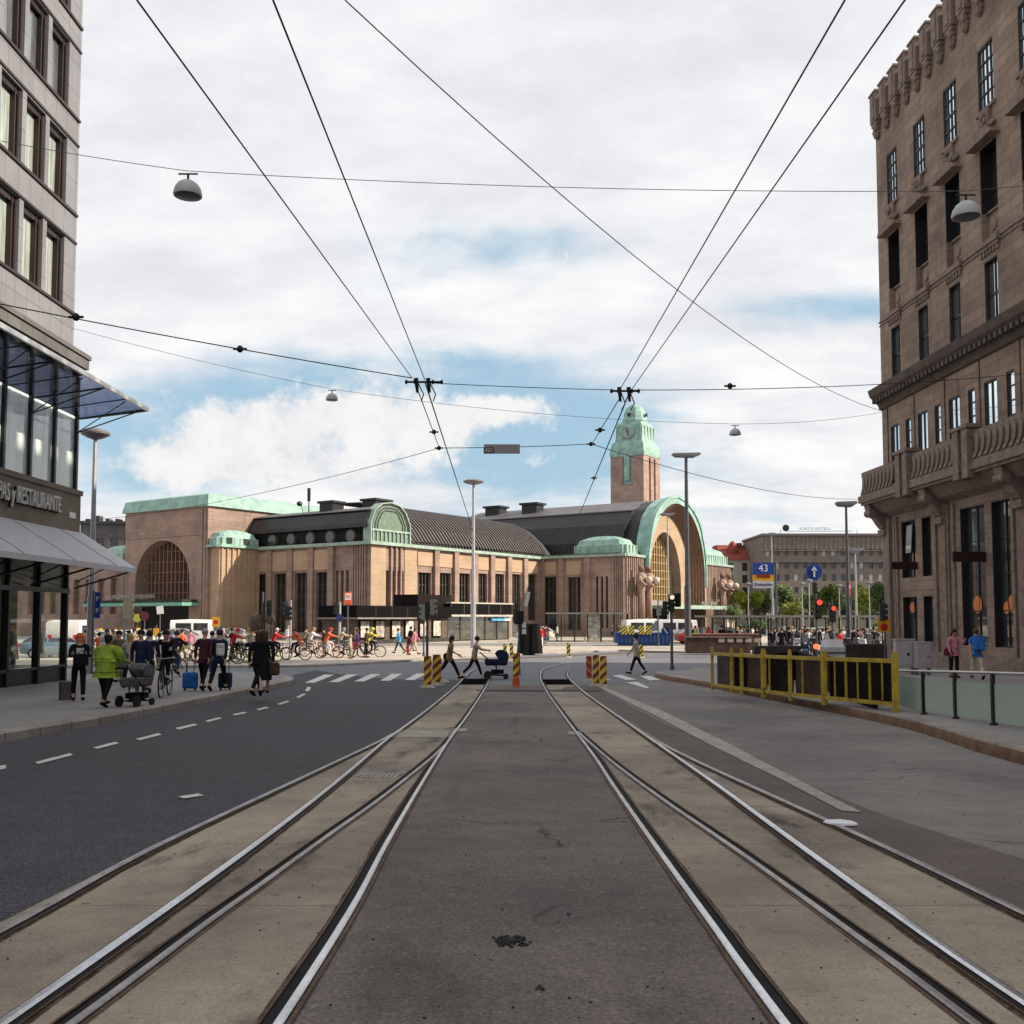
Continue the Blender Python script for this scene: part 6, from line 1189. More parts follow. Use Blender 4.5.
# ------------------------------------------------------------------ bicycles
tyre=M('tyre_black',(.015,.015,.015),rough=.8); rimm=M('rim_silver',(.4,.4,.4),metal=.6,rough=.4); 
def wheelmesh(r,t=.022,spokes=12):
    m=MB(); n=20
    for i in range(n):
        a,b=2*math.pi*i/n,2*math.pi*(i+1)/n; m.cyl((0,r*math.cos(a),r*math.sin(a)),(0,r*math.cos(b),r*math.sin(b)),t,n=5,cap=False)
    w1=m.mesh('tyre',tyre); m=MB()
    for i in range(n):
        a,b=2*math.pi*i/n,2*math.pi*(i+1)/n; m.cyl((0,(r-.03)*math.cos(a),(r-.03)*math.sin(a)),(0,(r-.03)*math.cos(b),(r-.03)*math.sin(b)),.012,n=4,cap=False)
    for i in range(spokes): a=2*math.pi*i/spokes; m.cyl((.0,0,0),(0,(r-.03)*math.cos(a),(r-.03)*math.sin(a)),.003,n=3,cap=False)
    m.cyl((-.04,0,0),(.04,0,0),.025); return w1,m.mesh('rim',rimm)
WM=wheelmesh(.34)
def bframe():
    m=MB(); s=(0,-.22,.88); bb=(0,-.08,.30); hd=(0,.36,.80); ra=(0,-.52,.34); fa=(0,.55,.34); hb=(0,.33,.98)
    for a,b,r in ((s,bb,.017),(bb,(0,.38,.66),.022),((0,-.2,.78),hd,.018),(hd,(0,.385,.64),.022),(ra,bb,.012),(ra,(0,-.2,.74),.011),(fa,(0,.385,.64),.015),((0,.35,.84),hb,.013)): m.cyl(a,b,r,n=6)
    return m.mesh('frame',black)
BFM=bframe()
def _bm():
    m=MB(); m.tube([(-.29,.18,1.0),(-.2,.3,1.02),(0,.33,.99),(.2,.3,1.02),(.29,.18,1.0)],.013); a=m.mesh('handlebar',black)
    m=MB(); m.ell((0,-.24,.91),.08,.14,.035,8,5); b=m.mesh('saddle',black)
    m=MB(); m.cyl((-.14,-.0,.42),(-.05,-.08,.30),.012); m.cyl((.14,-.16,.18),(.05,-.08,.30),.012); m.box(-.19,-.1,-.05,.05,.41,.43); m.box(.1,.19,-.21,-.11,.17,.19); m.lathe([(.0,.04),(.09,.04),(.09,.05)],(0,-.08,.3),12,'x'); c=m.mesh('pedals',black)
    m=MB(); m.box(-.16,.16,.42,.66,.82,1.02); m.cyl((0,.5,.8),(0,.5,.7),.01); d=m.mesh('basket',black); return a,b,c,d
BHB,BSD,BPD,BBK=_bm()
def bike(loc,rz,col,label,basket=False,group='bicycles on the square',sc=1.0,tilt=0,wheelc=None):
    e=E_('bicycle',loc,rz,label,'bicycle',group); e.scale=(sc,)*3; e.rotation_euler=(0,tilt,rz); cmx=M('bike_'+col,CL[col],rough=.35)
    part(BFM,'frame',e,cmx)
    for y in (-.52,.55):
        w_=bpy.data.objects.new('wheel',WM[0]); COL.objects.link(w_); w_.parent=e; w_.location=(0,y,.345); r_=bpy.data.objects.new('rim',WM[1]); COL.objects.link(r_); r_.parent=w_
        if wheelc: setm(r_,M('rim_'+wheelc,CL[wheelc]))
    part(BHB,'handlebar',e,rimm); part(BSD,'saddle',e,black); part(BPD,'pedals',e,black)
    if basket: part(BBK,'basket',e,cm('black',CL['black']))
    return e
def cyclist(px,pyf,face,topc,botc,hairc,label,blabel,bcol='black',Y=None,lift=.1,pose='cycle',hs='short',h=1.74,basket=False,sk=0,sleeve=True,wheelc=None,g=1.0):
    x,y=G(px,pyf)
    if Y: y=Y; x=pt(px,pyf,Y).x
    zb=gz(y)+lift; rz=R(-face); bike((x,y,zb),rz,bcol,blabel,basket,wheelc=wheelc)
    J=fk(pose)[0]; sc=h/1.72; d=Vector((-math.sin(rz),math.cos(rz))); # seat the hips above the saddle
    off=-.22; e=person(px,pyf,face,pose,topc,botc,hairc,label,h=h,hs=hs,sk=sk,sleeve=sleeve,g=g,loc=(x+d.x*off,y+d.y*off),zadd=zb+1.0-.93*sc); return e
# ------------------------------------------------------------------ things people push and carry
def suitcase(px,pyf,col,lab,h=.68,w_=.46,Y=None):
    x,y=G(px,pyf); y=y*.955; x*=.955; e=E_('suitcase',(x,y,gz(y)+.155),0,lab,'suitcase','wheeled suitcases'); m=MB(); m.box(-w_/2,w_/2,-.14,.14,.06,h); m.build('shell',cm(col,CL[col]),e,bevel=.05); m=MB()
    for a in (-.1,.1): m.cyl((a,0,h),(a,.03,h+.35),.012)
    m.cyl((-.11,.03,h+.35),(.11,.03,h+.35),.016); m.build('handle',black,e); m=MB()
    for a in (-1,1): m.lathe([(.01,-.02),(.05,-.02),(.05,.02),(.01,.02)],(a*(w_/2-.05),0,.05),8,'x')
    m.build('wheel',tyre,e); m=MB(); m.box(-w_*.4,w_*.4,-.155,-.14,h*.25,h*.85); m.build('pocket',cm(col,CL[col]),e,bevel=.006); return e
def pram(loc,rz,col,lab,style='cot'):
    e=E_('pram',loc,rz,lab,'pram'); bk_=cm('black',CL['black']); cc=cm(col,CL[col])
    def wh(x,y,r): w_=MB(); w_.lathe([(.02,-.03),(r*.6,-.03),(r,-.025),(r,.025),(r*.6,.03),(.02,.03)],(x,y,r),14,'x'); w_.build('wheel',tyre,e)
    wh(-.27,-.32,.15); wh(.27,-.32,.15); wh(-.22,.38,.10); wh(.22,.38,.10)
    m=MB(); m.cyl((-.25,-.32,.16),(.25,-.32,.16),.02); m.cyl((-.2,.38,.12),(.2,.38,.12),.02); m.cyl((0,-.32,.16),(0,.38,.14),.035)
    for s in (-.22,.22): m.cyl((s,0.02,.2),(s,.0,.55),.018); m.cyl((s,.05,.45),(s,-.62,1.02),.016)
    m.cyl((-.22,-.62,1.02),(.22,-.62,1.02),.02); m.cyl((-.2,0,.18),(.2,0,.18),.018); m.build('frame',bk_,e)
    m=MB(); m.add([(x,y,z) for x,y,z in ((-.2,-.4,.52),(.2,-.4,.52),(.2,.42,.52),(-.2,.42,.52),(-.24,-.45,.76),(.24,-.45,.76),(.24,.48,.76),(-.24,.48,.76))],[[0,1,2,3],[4,5,6,7],[0,1,5,4],[1,2,6,5],[2,3,7,6],[3,0,4,7]]); m.build('cot',cc,e,bevel=.05)
    m=MB(); pr=[(.48,.76),(.50,.92),(.40,1.06),(.22,1.13),(.05,1.10),(-.05,.98),(.1,.76)]; m.prism(pr,-.24,.24,'x'); m.build('hood',cc,e,bevel=.04); m=MB(); m.box(-.2,.2,-.2,.3,.2,.36); m.build('basket',bk_,e,bevel=.03); return e
def bag(loc,rz,col,lab,w_=.3,h=.42,d=.16,nm='backpack',cat='backpack'):
    e=E_(nm,loc,rz,lab,cat); m=MB(); m.box(-w_/2,w_/2,-d,0,0,h); m.build('body',cm(col,CL[col]),e,bevel=.06); m=MB(); m.box(-w_*.36,w_*.36,-d-.05,-d+.01,h*.08,h*.55); m.build('pocket',cm(col,CL[col]),e,bevel=.02); m=MB(); m.tube([(-.08,-.02,h),(0,-.02,h+.08),(.08,-.02,h)],.012); m.build('strap',black,e); return e
# --- near left pavement
p=person(78,703,150,'carry','black','black','ginger','woman with ginger hair in white top and black jacket by the restaurant corner',h=1.6,onwalk='L',hs='long',sleeve=True)
m=MB(); m.prism([(-.07,1.0),(.07,1.0),(.09,1.36),(-.09,1.36)],.125,.15); o=m.build('white_top',cm('white',CL['white']),p)
q=wp(p,(.0,.42,.9)); bag((q.x,q.y,q.z),R(-150),'black','black shoulder bag carried by the woman with ginger hair',.34,.3,nm='handbag',cat='handbag')
p=person(105,709,14,'pushlow','lime','black','dark','heavy woman in lime green pushing a pram, seen from behind',h=1.56,g=1.55,onwalk='L',hs='bun',shoe='black',sk=1)
q=wp(p,(.42,.62,0)); e=pram((q.x,q.y,gz(q.y)+.155),R(-16),'grey','grey and black pram pushed by the woman in lime green'); e.scale=(.85,)*3
p=person(140,699,175,'stand','navy','denim','dark','man in a navy jacket standing face on with a grey backpack in hand',h=1.68,onwalk='L',shoe='white')
q=wp(p,(.3,.1,.75)); bag((q.x-.1,q.y-.05,q.z),0,'grey','grey backpack hanging beside the man in the navy jacket')
person(148,694,-10,'walk','navy','black','dark','dark clothed walker just behind the man with the grey backpack',h=1.7,onwalk='L',shoe='brown')
cyclist(165,704,172,'black','black','dark','cyclist in black on the left pavement facing the camera','black bicycle ridden towards the camera on the left pavement',Y=26.3,lift=.155,h=1.68)
cyclist(175,684,8,'navy','denim','brown','cyclist in navy riding away beyond the rider in black','dark bicycle ridden away by the cyclist in navy',Y=37,lift=.1)
p=person(203,692,5,'pull','maroon','black','grey','older man in a maroon jacket walking away with a blue suitcase',h=1.74,onwalk='L')
suitcase(190,693,'blue','bright blue wheeled suitcase left of the man in maroon',.52,.40)
p=person(218,692,6,'walkb','navy','black','brown','walker in dark clothes with a white shoulder bag pulling a dark suitcase',h=1.74,onwalk='L')
q=wp(p,(.12,-.14,1.0)); bag((q.x,q.y,q.z),0,'white','white bag on the back of the walker with the dark suitcase',.24,.36,.1)
suitcase(225,692.5,'navy','dark navy wheeled suitcase on the right of the couple',.50,.36)
p=person(257,697,20,'walk','black','black','brown','woman in black with auburn hair walking by the kerb, left of two',h=1.68,onwalk='L',hs='long'); p=person(264,697,-15,'walkb','black','black','brown','woman in a long black coat walking by the kerb, right of two',h=1.7,onwalk='L',hs='long',skirt=.5); q=wp(p,(.25,.0,.55)); bag((q.x,q.y,q.z),.3,'brown','brown shopping bag held by the woman in the long black coat',.28,.34,nm='handbag',cat='handbag')
person(211,678,0,'walk','blue','denim','dark','walker in a bright blue shirt behind the suitcase couple',h=1.72,onwalk='P')
person(84,668,90,'walk','orange','navy','brown','worker in an orange vest by the restaurant corner',h=1.76,onwalk='P',g=1.1)
person(106,672,170,'stand','white','grey','brown','person in a white shirt behind the woman in lime green',h=1.75,onwalk='P'); person(119,684,190,'walk','khaki','tan','dark','person in khaki clothes left of the navy jacket man',h=1.7,onwalk='L'); person(129,690,170,'walkb','cream','black','blond','person in a cream coat and black trousers before the navy jacket man',h=1.62,onwalk='L',hs='long')
crowd=[(98,668,'orange','black','dark'),(112,662,'beige','brown','brown'),(127,666,'white','denim','dark'),(150,668,'cream','black','blond'),(158,672,'white','khaki','brown'),(168,664,'pink','cream','blond'),(181,660,'orange','black','dark'),(232,660,'darkred','black','brown'),(243,656,'cream','denim','grey'),(252,660,'beige','navy','dark'),(133,658,'tan','grey','dark'),(119,657,'red','black','brown'),(190,656,'pink','white','brown'),(223,657,'grey','black','grey')]
for i,(px,py,a,b,c) in enumerate(crowd):
    person(px,py,[0,180,90,-90][i%4],['walk','stand','walkb','phone'][i%4],a,b,c,f'person in {a} top, {b} trousers, {c} hair in the left crowd',h=1.62+.04*(i%4),onwalk='P',hs=['short','long','bun','cap'][i%4],group='crowd on the left of the square')
# --- cyclists on the square
cyc=[(236,664,90,'red','black','red','helmet','cyclist in red at the far left of the row','black',None),(250,662,-90,'cream','denim','blond','long','cyclist in cream clothes beside the flower baskets','cream',None),(276,661,90,'red','black','white','cap','rider in red with white cap by the pale pole','black','cream'),(296,662,-90,'orange','navy','brown','short','rider in orange just right of the pale traffic pole','black',None),(313,658,90,'white','cream','blond','long','rider in white on a pink bicycle','pink','pink'),(329,660,90,'orange','white','red','helmet','rider in orange with red helmet, largest of the row','red','red'),(343,659,90,'beige','grey','grey','short','rider in beige behind the lime wheeled bicycle','lime','yellow'),(371,659,90,'yellow','black','lime','helmet','cyclist in a yellow vest before the poster kiosk','black','cream'),(306,655,90,'khaki','brown','dark','short','rider in khaki at the back of the row','black',None),(262,656,-90,'orange','black','dark','short','rider in orange at the back beside the flower baskets','khaki','cream')]
for i,(px,py,f,a,b,c,hs,lab,bc,wc) in enumerate(cyc):
    cyclist(px,py,f,a,b,c,lab,f'{bc} bicycle ridden by the '+lab.split(' ',1)[1].replace('cyclist','').replace('rider','').strip() if False else 'bicycle under the '+lab.replace('cyclist in','rider in'),bc,pose='cycle' if i%2 else 'cycleb',hs=hs,h=1.74,lift=.1,wheelc=wc,basket=i in (1,6))
person(324,657,-90,'stand','black','grey','dark','standing person in black behind the orange cyclist',onwalk='P'); person(358,658,-90,'walk','purple','grey','brown','person in purple left of the yellow vest cyclist',onwalk='P',hs='long'); person(350,659,90,'stand','cream','khaki','blond','child in cream beside the red bag',h=1.35,onwalk='P'); person(366,658,90,'phone','brown','black','dark','person in brown by the posters behind the yellow vest',onwalk='P')
x,y=G(355.5,656.5); o=bag((x,y,gz(y)+.45),0,'red','bright red bag carried left of the yellow vest cyclist',.42,.5,.2,'handbag','bag')
person(399,654,-90,'walk','cyan','navy','dark','walker in a bright blue jacket before the posters',onwalk='P',h=1.66); person(408,655,90,'stand','darkred','red','dark','small child in dark red beside the woman in pink',h=1.25,onwalk='P'); person(414,655,100,'walkb','pink','cream','brown','woman in pink walking with the child in dark red',onwalk='P',hs='long'); person(410,652,60,'walk','black','navy','dark','person in black just behind the child in dark red',onwalk='P',h=1.75)
person(288,648,0,'stand','white','white','blond','tall figure in white standing behind the red cyclist',onwalk='P')
# parked city bikes at left
for i,(px,py,c_,wc) in enumerate(((188,664,'yellow','yellow'),(196,662,'yellow','yellow'),(246,664,'yellow',None),(257,665,'yellow','yellow'),(207,664,'green',None),(267,664,'lime','yellow'),(228,666,'black','cream'))):
    x,y=G(px,py); bike((x,y,gz(y)+.1),R(80+20*(i%3)),c_,['first','second','third','fourth','fifth','sixth','seventh'][i]+f' parked city bicycle from the left, {c_} frame',True,wheelc=wc,tilt=R(4))
# --- crossing
p=person(449,679,100,'stride','tan','black','dark','walker in a tan top striding right across the street, long dark hair',h=1.72,hs='long',sleeve=False,sk=1)
q=wp(p,(-.2,-.12,.8)); bag((q.x,q.y,q.z),0,'black','black bag at the hip of the striding walker in tan',.3,.26,nm='handbag',cat='handbag')
p=person(474,678,90,'push','beige','black','dark','person in beige pushing a dark pram across the tracks',h=1.66,sleeve=True,shoe='white')
x,y=G(496,679); pram((x,y,gz(y)),R(-90),'navy','dark blue pram pushed across the left track')
p=person(637,675,-90,'walk','beige','black','dark','woman in a beige jacket and black trousers walking left over the crossing',h=1.66,hs='bun')
# --- far square
far=[(541,648,'red','white','dark','woman in pink red top near the covered bins'),(545,646,'darkred','denim','brown','second person in dark red near the covered bins'),(588,640,'red','tan','dark','person in a red jacket before the tram shelter'),(596,640,'black','black','dark','person in black before the tram shelter'),(537,645,'pink','grey','blond','person in pink just left of the covered bins pair'),(612,638,'grey','black','dark','grey clothed person at the end of the tram shelter'),(618,640,'brown','denim','brown','person in brown by the blue container'),(696,648,'lime','black','dark','worker in a lime vest at the foot of the tall lamp'),(692,646,'black','navy','dark','person in black left of the tall lamp base'),(641,641,'black','navy','dark','worker in black standing behind the blue container'),(557,641,'white','navy','dark','person in white at the left end of the tram shelter'),(622,641,'white','black','grey','person in white near the portal statues')]
for i,(px,py,a,b,c,l) in enumerate(far): person(px,py,[180,0,90,-90][i%4],['walk','stand','walkb'][i%3],a,b,c,l,onwalk='P',hs=['long','short'][i%2])
# --- right side pair by the wall
p=person(955,692,175,'phone','pink','black','dark','woman in a pink checked shirt with a dark bag behind the glass railing',h=1.68,Y=35.5,zadd=0,onwalk='R',hs='long',sk=1); q=wp(p,(.22,-.05,.78)); bag((q.x,q.y,q.z),.2,'darkred','dark red handbag under the arm of the woman in pink',.36,.26,.14,'handbag','handbag')
p=person(978,690,10,'walk','blue','cream','brown','man in cream trousers with a blue backpack walking away along the wall',h=1.72,Y=34.5,onwalk='R',sleeve=False,hs='cap'); q=wp(p,(0,-.12,1.0)); bag((q.x,q.y,q.z),R(-10),'blue','large blue backpack worn by the man at the wall',.40,.52,.22)
# ------------------------------------------------------------------ scooters and the crowd at right
def scooter(loc,rz,col,lab):
    e=E_('motor_scooter',loc,rz,lab,'scooter','parked scooters on the right'); c=M('scooter_'+col,CL[col],rough=.25,spec=.6)
    for y in (-.6,.62): m=MB(); m.lathe([(.03,-.06),(.2,-.06),(.26,-.04),(.26,.04),(.2,.06),(.03,.06)],(0,y,.26),14,'x'); m.build('wheel',tyre,e)
    m=MB(); m.prism([(.78,.45),(.62,.62),(.42,.5),(.36,.3),(-.1,.26),(-.2,.4),(-.35,.75),(-.9,.8),(-1.0,.62),(-.75,.5),(-.55,.3),(-.1,.2),(.42,.2)],-.15,.15,'x'); m.prism([(.36,.3),(.5,.95),(.42,1.0),(.26,.34)],-.2,.2,'x'); m.build('body',c,e,bevel=.03)
    m=MB(); m.ell((0,-.5,.83),.15,.42,.08,10,6); m.build('seat',black,e,smooth=True); m=MB(); m.tube([(-.34,.3,1.06),(-.1,.42,1.05),(.1,.42,1.05),(.34,.3,1.06)],.02); 
    for s in (-1,1): m.cyl((s*.25,.35,1.06),(s*.33,.4,1.28),.008); m.ell((s*.34,.4,1.3),.07,.02,.05,7,5)
    m.build('handlebar',black,e); m=MB(); m.prism([(.52,.98),(.42,1.42),(.4,1.42),(.49,.98)],-.17,.17,'x'); m.build('windshield',Mglass('ws',(.06,.065,.07),spec=.3),e); m=MB(); m.ell((0,.55,.9),.08,.05,.07,8,6); m.build('headlight',M('lamp_glass',(.6,.6,.58),rough=.1),e); m=MB(); m.box(-.17,.17,-1.05,-.72,.85,1.15); m.build('top_box',c,e,bevel=.03); return e
for i,(px,py,Y,c_) in enumerate(((786,652,62,'black'),(797,653,60,'white'),(806,654,58,'navy'),(846,652,62,'grey'),(857,653,60,'black'),(866,653,58,'white'),(876,654,56,'black'),(788,650,70,'grey'),(812,650,70,'white'),(838,650,70,'black'),(822,653,61,'black'),(830,650,66,'darkred'))):
    p=pt(px,py,Y); scooter((p.x,Y,gz(Y)+.1),R([20,-15,160,30,200,-30][i%6]),c_,['first','second','third','fourth','fifth','sixth','seventh','eighth','ninth','tenth','eleventh','twelfth'][i]+f' scooter of the right cluster, {c_} body')
rc=[(772,66,'black','grey','dark'),(780,68,'white','black','grey'),(789,66,'black','denim','dark'),(793,72,'grey','black','blond'),(802,70,'black','black','brown'),(808,66,'white','navy','dark'),(818,64,'black','black','dark'),(826,62,'navy','black','brown'),(834,66,'grey','grey','dark'),(840,60,'red','darkred','brown'),(843,66,'white','denim','blond'),(854,66,'purple','black','dark'),(861,70,'pink','cream','brown'),(868,64,'cream','white','grey'),(874,66,'black','brown','dark'),(722,79,'black','black','dark'),(730,80,'brown','grey','dark'),(737,78,'black','denim','blond'),(745,80,'grey','black','brown'),(752,79,'white','black','dark'),(757,78,'black','grey','dark'),(709,82,'red','black','dark'),(784,74,'navy','grey','grey'),(848,74,'darkred','black','dark'),(878,72,'grey','navy','brown')]
more=[(775,75,'black','navy','dark'),(782,62,'black','black','brown'),(799,64,'grey','black','dark'),(812,72,'black','grey','grey'),(823,68,'white','black','dark'),(829,72,'black','denim','blond'),(851,64,'black','black','dark'),(858,62,'darkred','black','brown'),(865,70,'black','navy','dark'),(805,76,'maroon','black','dark'),(716,81,'grey','black','dark'),(726,82,'black','brown','blond'),(741,82,'white','navy','dark'),(749,82,'maroon','black','brown'),(760,82,'black','tan','dark'),(817,76,'red','black','blond')]
rc+=more
wd=['tallest','hatless','striding','waiting','slim']
for i,(px,Y,a,b,c) in enumerate(rc):
    hs=['short','long','bun','cap'][i%4]; person(px,650,[180,20,90,-80,150][i%5],['stand','walk','phone','walkb'][i%4],a,b,c,f'person in {a} top, {b} trousers, {c} hair, '+('at bus shelter' if px<760 else 'among scooters'),h=1.6+.05*(i%4),Y=Y,onwalk='P',hs=hs,group='crowd among the scooters and bus shelters')
# ------------------------------------------------------------------ cars
carglass=Mglass('car_glass',(.02,.025,.03),spec=.6); lampr=M('tail_lamp',(.45,.02,.02),rough=.2); lampw=M('head_lamp',(.6,.6,.58),rough=.1)
def loft(m,secs):
    n=len(secs[0])
    for s in secs: m.v+=s
    b=len(m.v)-n*len(secs)
    for i in range(len(secs)-1):
        for j in range(n): m.f.append([b+i*n+j,b+i*n+(j+1)%n,b+(i+1)*n+(j+1)%n,b+(i+1)*n+j]); m.m.append(0)
    m.f.append([b+j for j in range(n)]); m.f.append([b+(len(secs)-1)*n+j for j in range(n)][::-1]); m.m+=[0,0]
KIND={'car':dict(L=4.4,W=.88,body=[(-2.2,.45,.78,.72),(-2.1,.3,.95,.82),(-1.5,.22,1.0,.88),(0,.2,.98,.9),(1.1,.22,.95,.88),(1.9,.25,.82,.84),(2.18,.35,.66,.7)],cab=[(-2.0,.95,1.0,.74,.72),(-1.5,.97,1.38,.78,.60),(-.6,.97,1.48,.8,.62),(.2,.96,1.44,.8,.62),(.7,.95,1.22,.79,.68),(1.15,.94,.96,.78,.76)],roof=[(-1.45,1.39,.60),(-.6,1.50,.62),(.18,1.46,.61)],wh=(-1.35,1.38,.32)),
 'van':dict(L=5.4,W=.98,body=[(-2.7,.45,1.9,.93),(-2.65,.3,2.2,.96),(-1,.28,2.28,.97),(.9,.28,2.24,.96),(1.0,.28,1.25,.97),(1.9,.3,1.12,.94),(2.6,.35,.95,.86),(2.7,.45,.7,.75)],cab=[(.95,1.22,2.2,.93,.86),(1.2,1.22,2.12,.93,.84),(1.75,1.14,1.5,.9,.84),(2.15,1.08,1.12,.88,.86)],roof=[(.9,2.26,.88),(1.2,2.17,.84)],wh=(-1.75,1.75,.35))}
def car(loc,rz,kind,col,lab,taxi=False,sidewin=True):
    K=KIND[kind]; e=E_('parked_'+kind if kind=='car' else 'parked_van',loc,rz,lab,'car' if kind=='car' else 'van','vehicles parked before the station'); paintm=M('carpaint_'+str(col),CL[col] if isinstance(col,str) else col,rough=.22,spec=.6,var=.04,fine=0)
    m=MB(); loft(m,[[(-w_*.92,y,z0),(-w_,y,z0+.15),(-w_,y,z1-.12),(-w_*.9,y,z1),(w_*.9,y,z1),(w_,y,z1-.12),(w_,y,z0+.15),(w_*.92,y,z0)] for y,z0,z1,w_ in K['body']]); b=m.build('body',paintm,e,smooth='a')
    m=MB(); loft(m,[[(-wb,y,z0-.02),(-wt,y,z1),(wt,y,z1),(wb,y,z0-.02)] for y,z0,z1,wb,wt in K['cab']]); m.build('window',carglass,e)
    m=MB(); loft(m,[[(-w_,y,z-.05),(-w_*.9,y,z+.02),(w_*.9,y,z+.02),(w_,y,z-.05)] for y,z,w_ in K['roof']])
    if kind=='car':
        for s in (-1,1):
            for y0,z0_,y1,z1_ in ((1.12,.96,.2,1.45),(-.62,.97,-.62,1.48),(-1.98,1.0,-1.45,1.39)): m.cyl((s*.79,y0,z0_),(s*.63,y1,z1_),.035,n=5)
    m.build('roof',paintm,b)
    for y in K['wh'][:2]:
        for s in (-1,1):
            r=K['wh'][2]; x=s*(K['W']-.08); m=MB(); m.lathe([(.03,-.1),(r*.7,-.11),(r,-.08),(r,.08),(r*.7,.11),(.03,.1)],(x,y,r),16,'x'); w_=m.build('wheel',tyre,e); m=MB(); m.lathe([(.02,s*.115),(r*.62,s*.115),(r*.62,s*.10)],(x,y,r),12,'x'); m.build('rim',rimm,w_)
    yb=K['body'][0][0]; yf=K['body'][-1][0]
    for s in (-1,1):
        m=MB(); m.ell((s*.66,yf-.12,.66),.14,.1,.08,8,5); m.build('headlight',lampw,e); m=MB(); m.box(s*.72-.1,s*.72+.1,yb-.02,yb+.12,.7,.9 if kind=='car' else 1.4); m.build('tail_lamp',lampr,e)
    if taxi: m=MB(); m.box(-.25,.25,-.4,-.2,1.5,1.62); m.build('taxi_sign',yel,e)
    if kind=='van':
        each('side_window',[(-.985,-.96,-2.2,-.9,1.3,1.95),(.96,.985,-2.2,-.9,1.3,1.95),(-.985,-.96,-.7,.5,1.3,1.95),(.96,.985,-.7,.5,1.3,1.95)],carglass,e) if sidewin else None
CL.update(silver=(.32,.33,.34),carwhite=(.72,.72,.70),carred=(.30,.015,.02),cargreen=(.06,.09,.085),carblue=(.12,.2,.26))
for px,Y,k,c_,rz,lab,tx in ((202,90,'van','carwhite',-75,'white minibus parked before the arch of the station',False),(74,62,'van','carwhite',10,'white van seen through the restaurant windows, parked by the square',False),(62,60,'car','carblue',-80,'pale blue car beside the restaurant glass',False),(88,70,'car','carwhite',-85,'white taxi with yellow roof sign, leftmost of the taxi row',True),(104,74,'car','silver',-85,'silver taxi with yellow roof sign, second of the taxi row',True),(122,74,'car','carwhite',-85,'white taxi in the middle of the taxi row',True),(142,78,'car','carwhite',-85,'white taxi, last of the taxi row by the traffic pole',True),(238,88,'car','silver',-80,'greenish silver car behind the flower baskets',False),(184,84,'car','silver',-80,'silver car just before the white minibus',False),
  (650,99,'van','carwhite',-80,'long white van behind the blue container',False),(668,96,'van','carwhite',85,'white van with its nose behind the traffic light',False),(682,98,'car','carwhite',80,'white car beside the tall lamp at the portal',False),(703,100,'car','carred',75,'dark red car parked before the portal canopy',False),(718,101,'car','cargreen',75,'dark green car right of the red one',False),(534,108,'car','carwhite',85,'white car at the left of the tram shelter',False),(700,92,'car','carred',-80,'second dark red car beside the lamp pole',False)):
    p=pt(px,640,Y); car((p.x,Y,.105),R(rz),k,c_,lab,tx)
mixp=pt(850,640,88)
for i,(px,Y,c_,rz) in enumerate(((800,92,'carwhite',85),(845,90,'silver',85),(872,94,'carwhite',80),(826,98,'silver',-85))):
    p=pt(px,640,Y); car((p.x,Y,.105),R(rz),'car',c_,['white car behind the scooters left of the red signal','silver car behind the scooters near the pink banner','white car behind the scooters at the stone building edge','silver car half hidden behind the red signals'][i])
# ------------------------------------------------------------------ trees
bark=M('bark',(.05,.04,.03),var=.3,s=6,fine=.2); 
def leafmat(nm,c,c2):
    m,nt,b=newmat(nm); v=objc(nt); f=ramp(nt,nz(nt,v,1.1,4),.32,.68); f2=ramp(nt,nz(nt,v,6,2),.3,.7); c_=mixc(nt,f,c,c2); c_=mixc(nt,1.,c_,mixc(nt,f2,(.6,)*3,(1.35,)*3),'MULTIPLY'); nt.links.new(c_,b.inputs['Base Color']); b.inputs['Roughness'].default_value=.6; b.inputs['Specular IOR Level'].default_value=.3
    b.inputs['Subsurface Weight'].default_value=0; return m
lm=[leafmat('leaf_bright',(.15,.20,.03),(.27,.30,.05)),leafmat('leaf_mid',(.07,.11,.03),(.14,.18,.04)),leafmat('leaf_dark',(.03,.055,.02),(.07,.11,.03))]
def crownmesh(seed,n=4200,rx=1.,rz=1.):
    rnd=random.Random(seed); m=MB(); lobes=[(Vector((rnd.uniform(-.55,.55),rnd.uniform(-.55,.55),rnd.uniform(-.5,.6))),rnd.uniform(.25,.48)) for _ in range(17)]
    for i in range(n):
        c,r=lobes[i%17]; d=Vector((rnd.gauss(0,1),rnd.gauss(0,1),rnd.gauss(0,1))).normalized(); p=c+d*r*(rnd.random()**.35); s=rnd.uniform(.022,.052); u=Vector((rnd.gauss(0,1),rnd.gauss(0,1),rnd.gauss(0,1))).normalized(); w_=u.orthogonal().normalized()
        m.add([p+u*s*1.5,p+w_*s,p-u*s*1.5,p-w_*s],[[0,1,2,3]])
    return m.mesh('crown',lm[0])
CM=[crownmesh(s) for s in (1,2,3)]
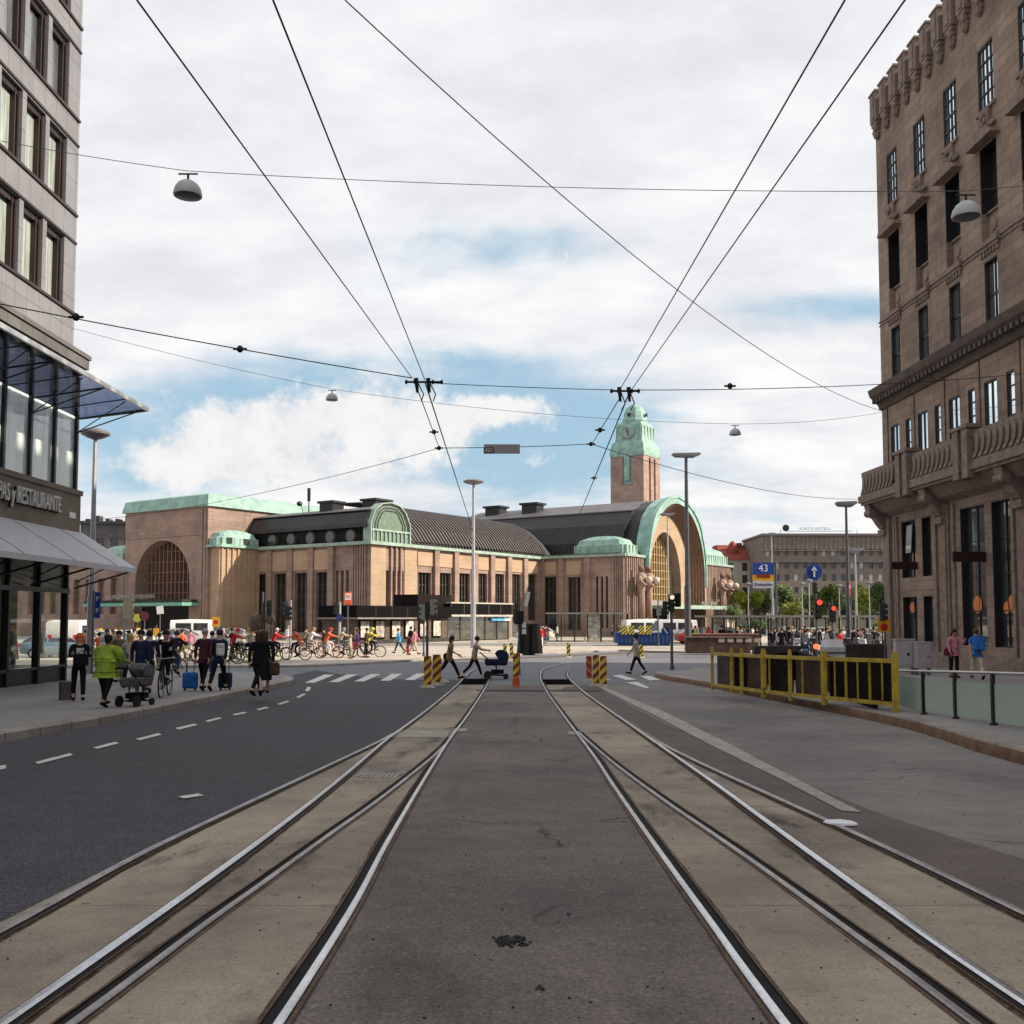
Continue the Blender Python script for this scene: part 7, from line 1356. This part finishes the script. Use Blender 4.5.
def tree(px,ptop,pbot,wpx,Y,mi,lab,tr=.16):
    pT=pt(px,ptop,Y); z0=.0; zt=pT.z; zb=pt(px,pbot,Y).z; e=E_('tree',(pT.x,Y,z0),0,lab,'tree','trees before the grey office block'); w_=wpx*Y/1000
    m=MB(); m.tube([(0,0,-.2),(.05,0,zb),(0,.05,zb+(zt-zb)*.45),(0,0,zt-.8)],[tr*1.3,tr,tr*.7,.04],7)
    for k in range(6): a=k*1.05+px; m.tube([(0,0,zb+.1+k*.25),(math.cos(a)*w_*.18,math.sin(a)*w_*.18,zb+.9+k*.4),(math.cos(a)*w_*.36,math.sin(a)*w_*.36,zb+(zt-zb)*(.45+.07*k))],[tr*.55,tr*.35,.03],5)
    m.build('trunk',bark,e)
    c=bpy.data.objects.new('crown',CM[int(px)%3]); COL.objects.link(c); c.parent=e; c.location=(0,0,(zt+zb)/2); c.scale=(w_*.72,w_*.6,(zt-zb)*.56); c.rotation_euler=(0,0,px); setm(c,lm[mi])
for px,a,b,w_,Y,mi,lab in ((746,590,616,32,150,0,'bright green tree just right of the portal statues'),(764,590,620,20,152,2,'dark green tree behind the tram stop sign'),(786,583,618,26,156,1,'mid green tree right of the tram stop pole'),(793,600,620,22,140,0,'small bright green tree left of the round blue sign'),(812,590,619,22,158,1,'tree with a rounded crown behind the blue arrow sign'),(833,584,618,26,150,1,'tree behind the second red signal'),(850,595,620,18,158,2,'darker tree between the two lamp poles'),(866,585,618,28,146,0,'broad bright tree right of the pink banner'),(884,582,616,26,140,2,'dark tree at the edge of the stone building'),(735,604,622,14,142,1,'small tree half hidden by the portal statues')): tree(px,a,b,w_,Y,mi,lab)
# low dark hedge-like bushes under the trees
for px,w_,Y,lab in ((752,34,138,'low reddish brown shrub bed under the leftmost tree'),(880,22,120,'dark shrub beside the stone building')):
    p=pt(px,620,Y); e=E_('shrub',(p.x,Y,0),0,lab,'shrub'); c=bpy.data.objects.new('foliage',CM[1]); COL.objects.link(c); c.parent=e; W_=w_*Y/1000; c.scale=(W_*.55,1.5,1.4); c.location=(0,0,1.2); setm(c,lm[2]); m=MB(); m.cyl((0,0,0),(0,0,1.3),.08); m.build('stem',bark,e)
for o in list(bpy.data.objects):
    if 'h' in o.keys(): del o['h']
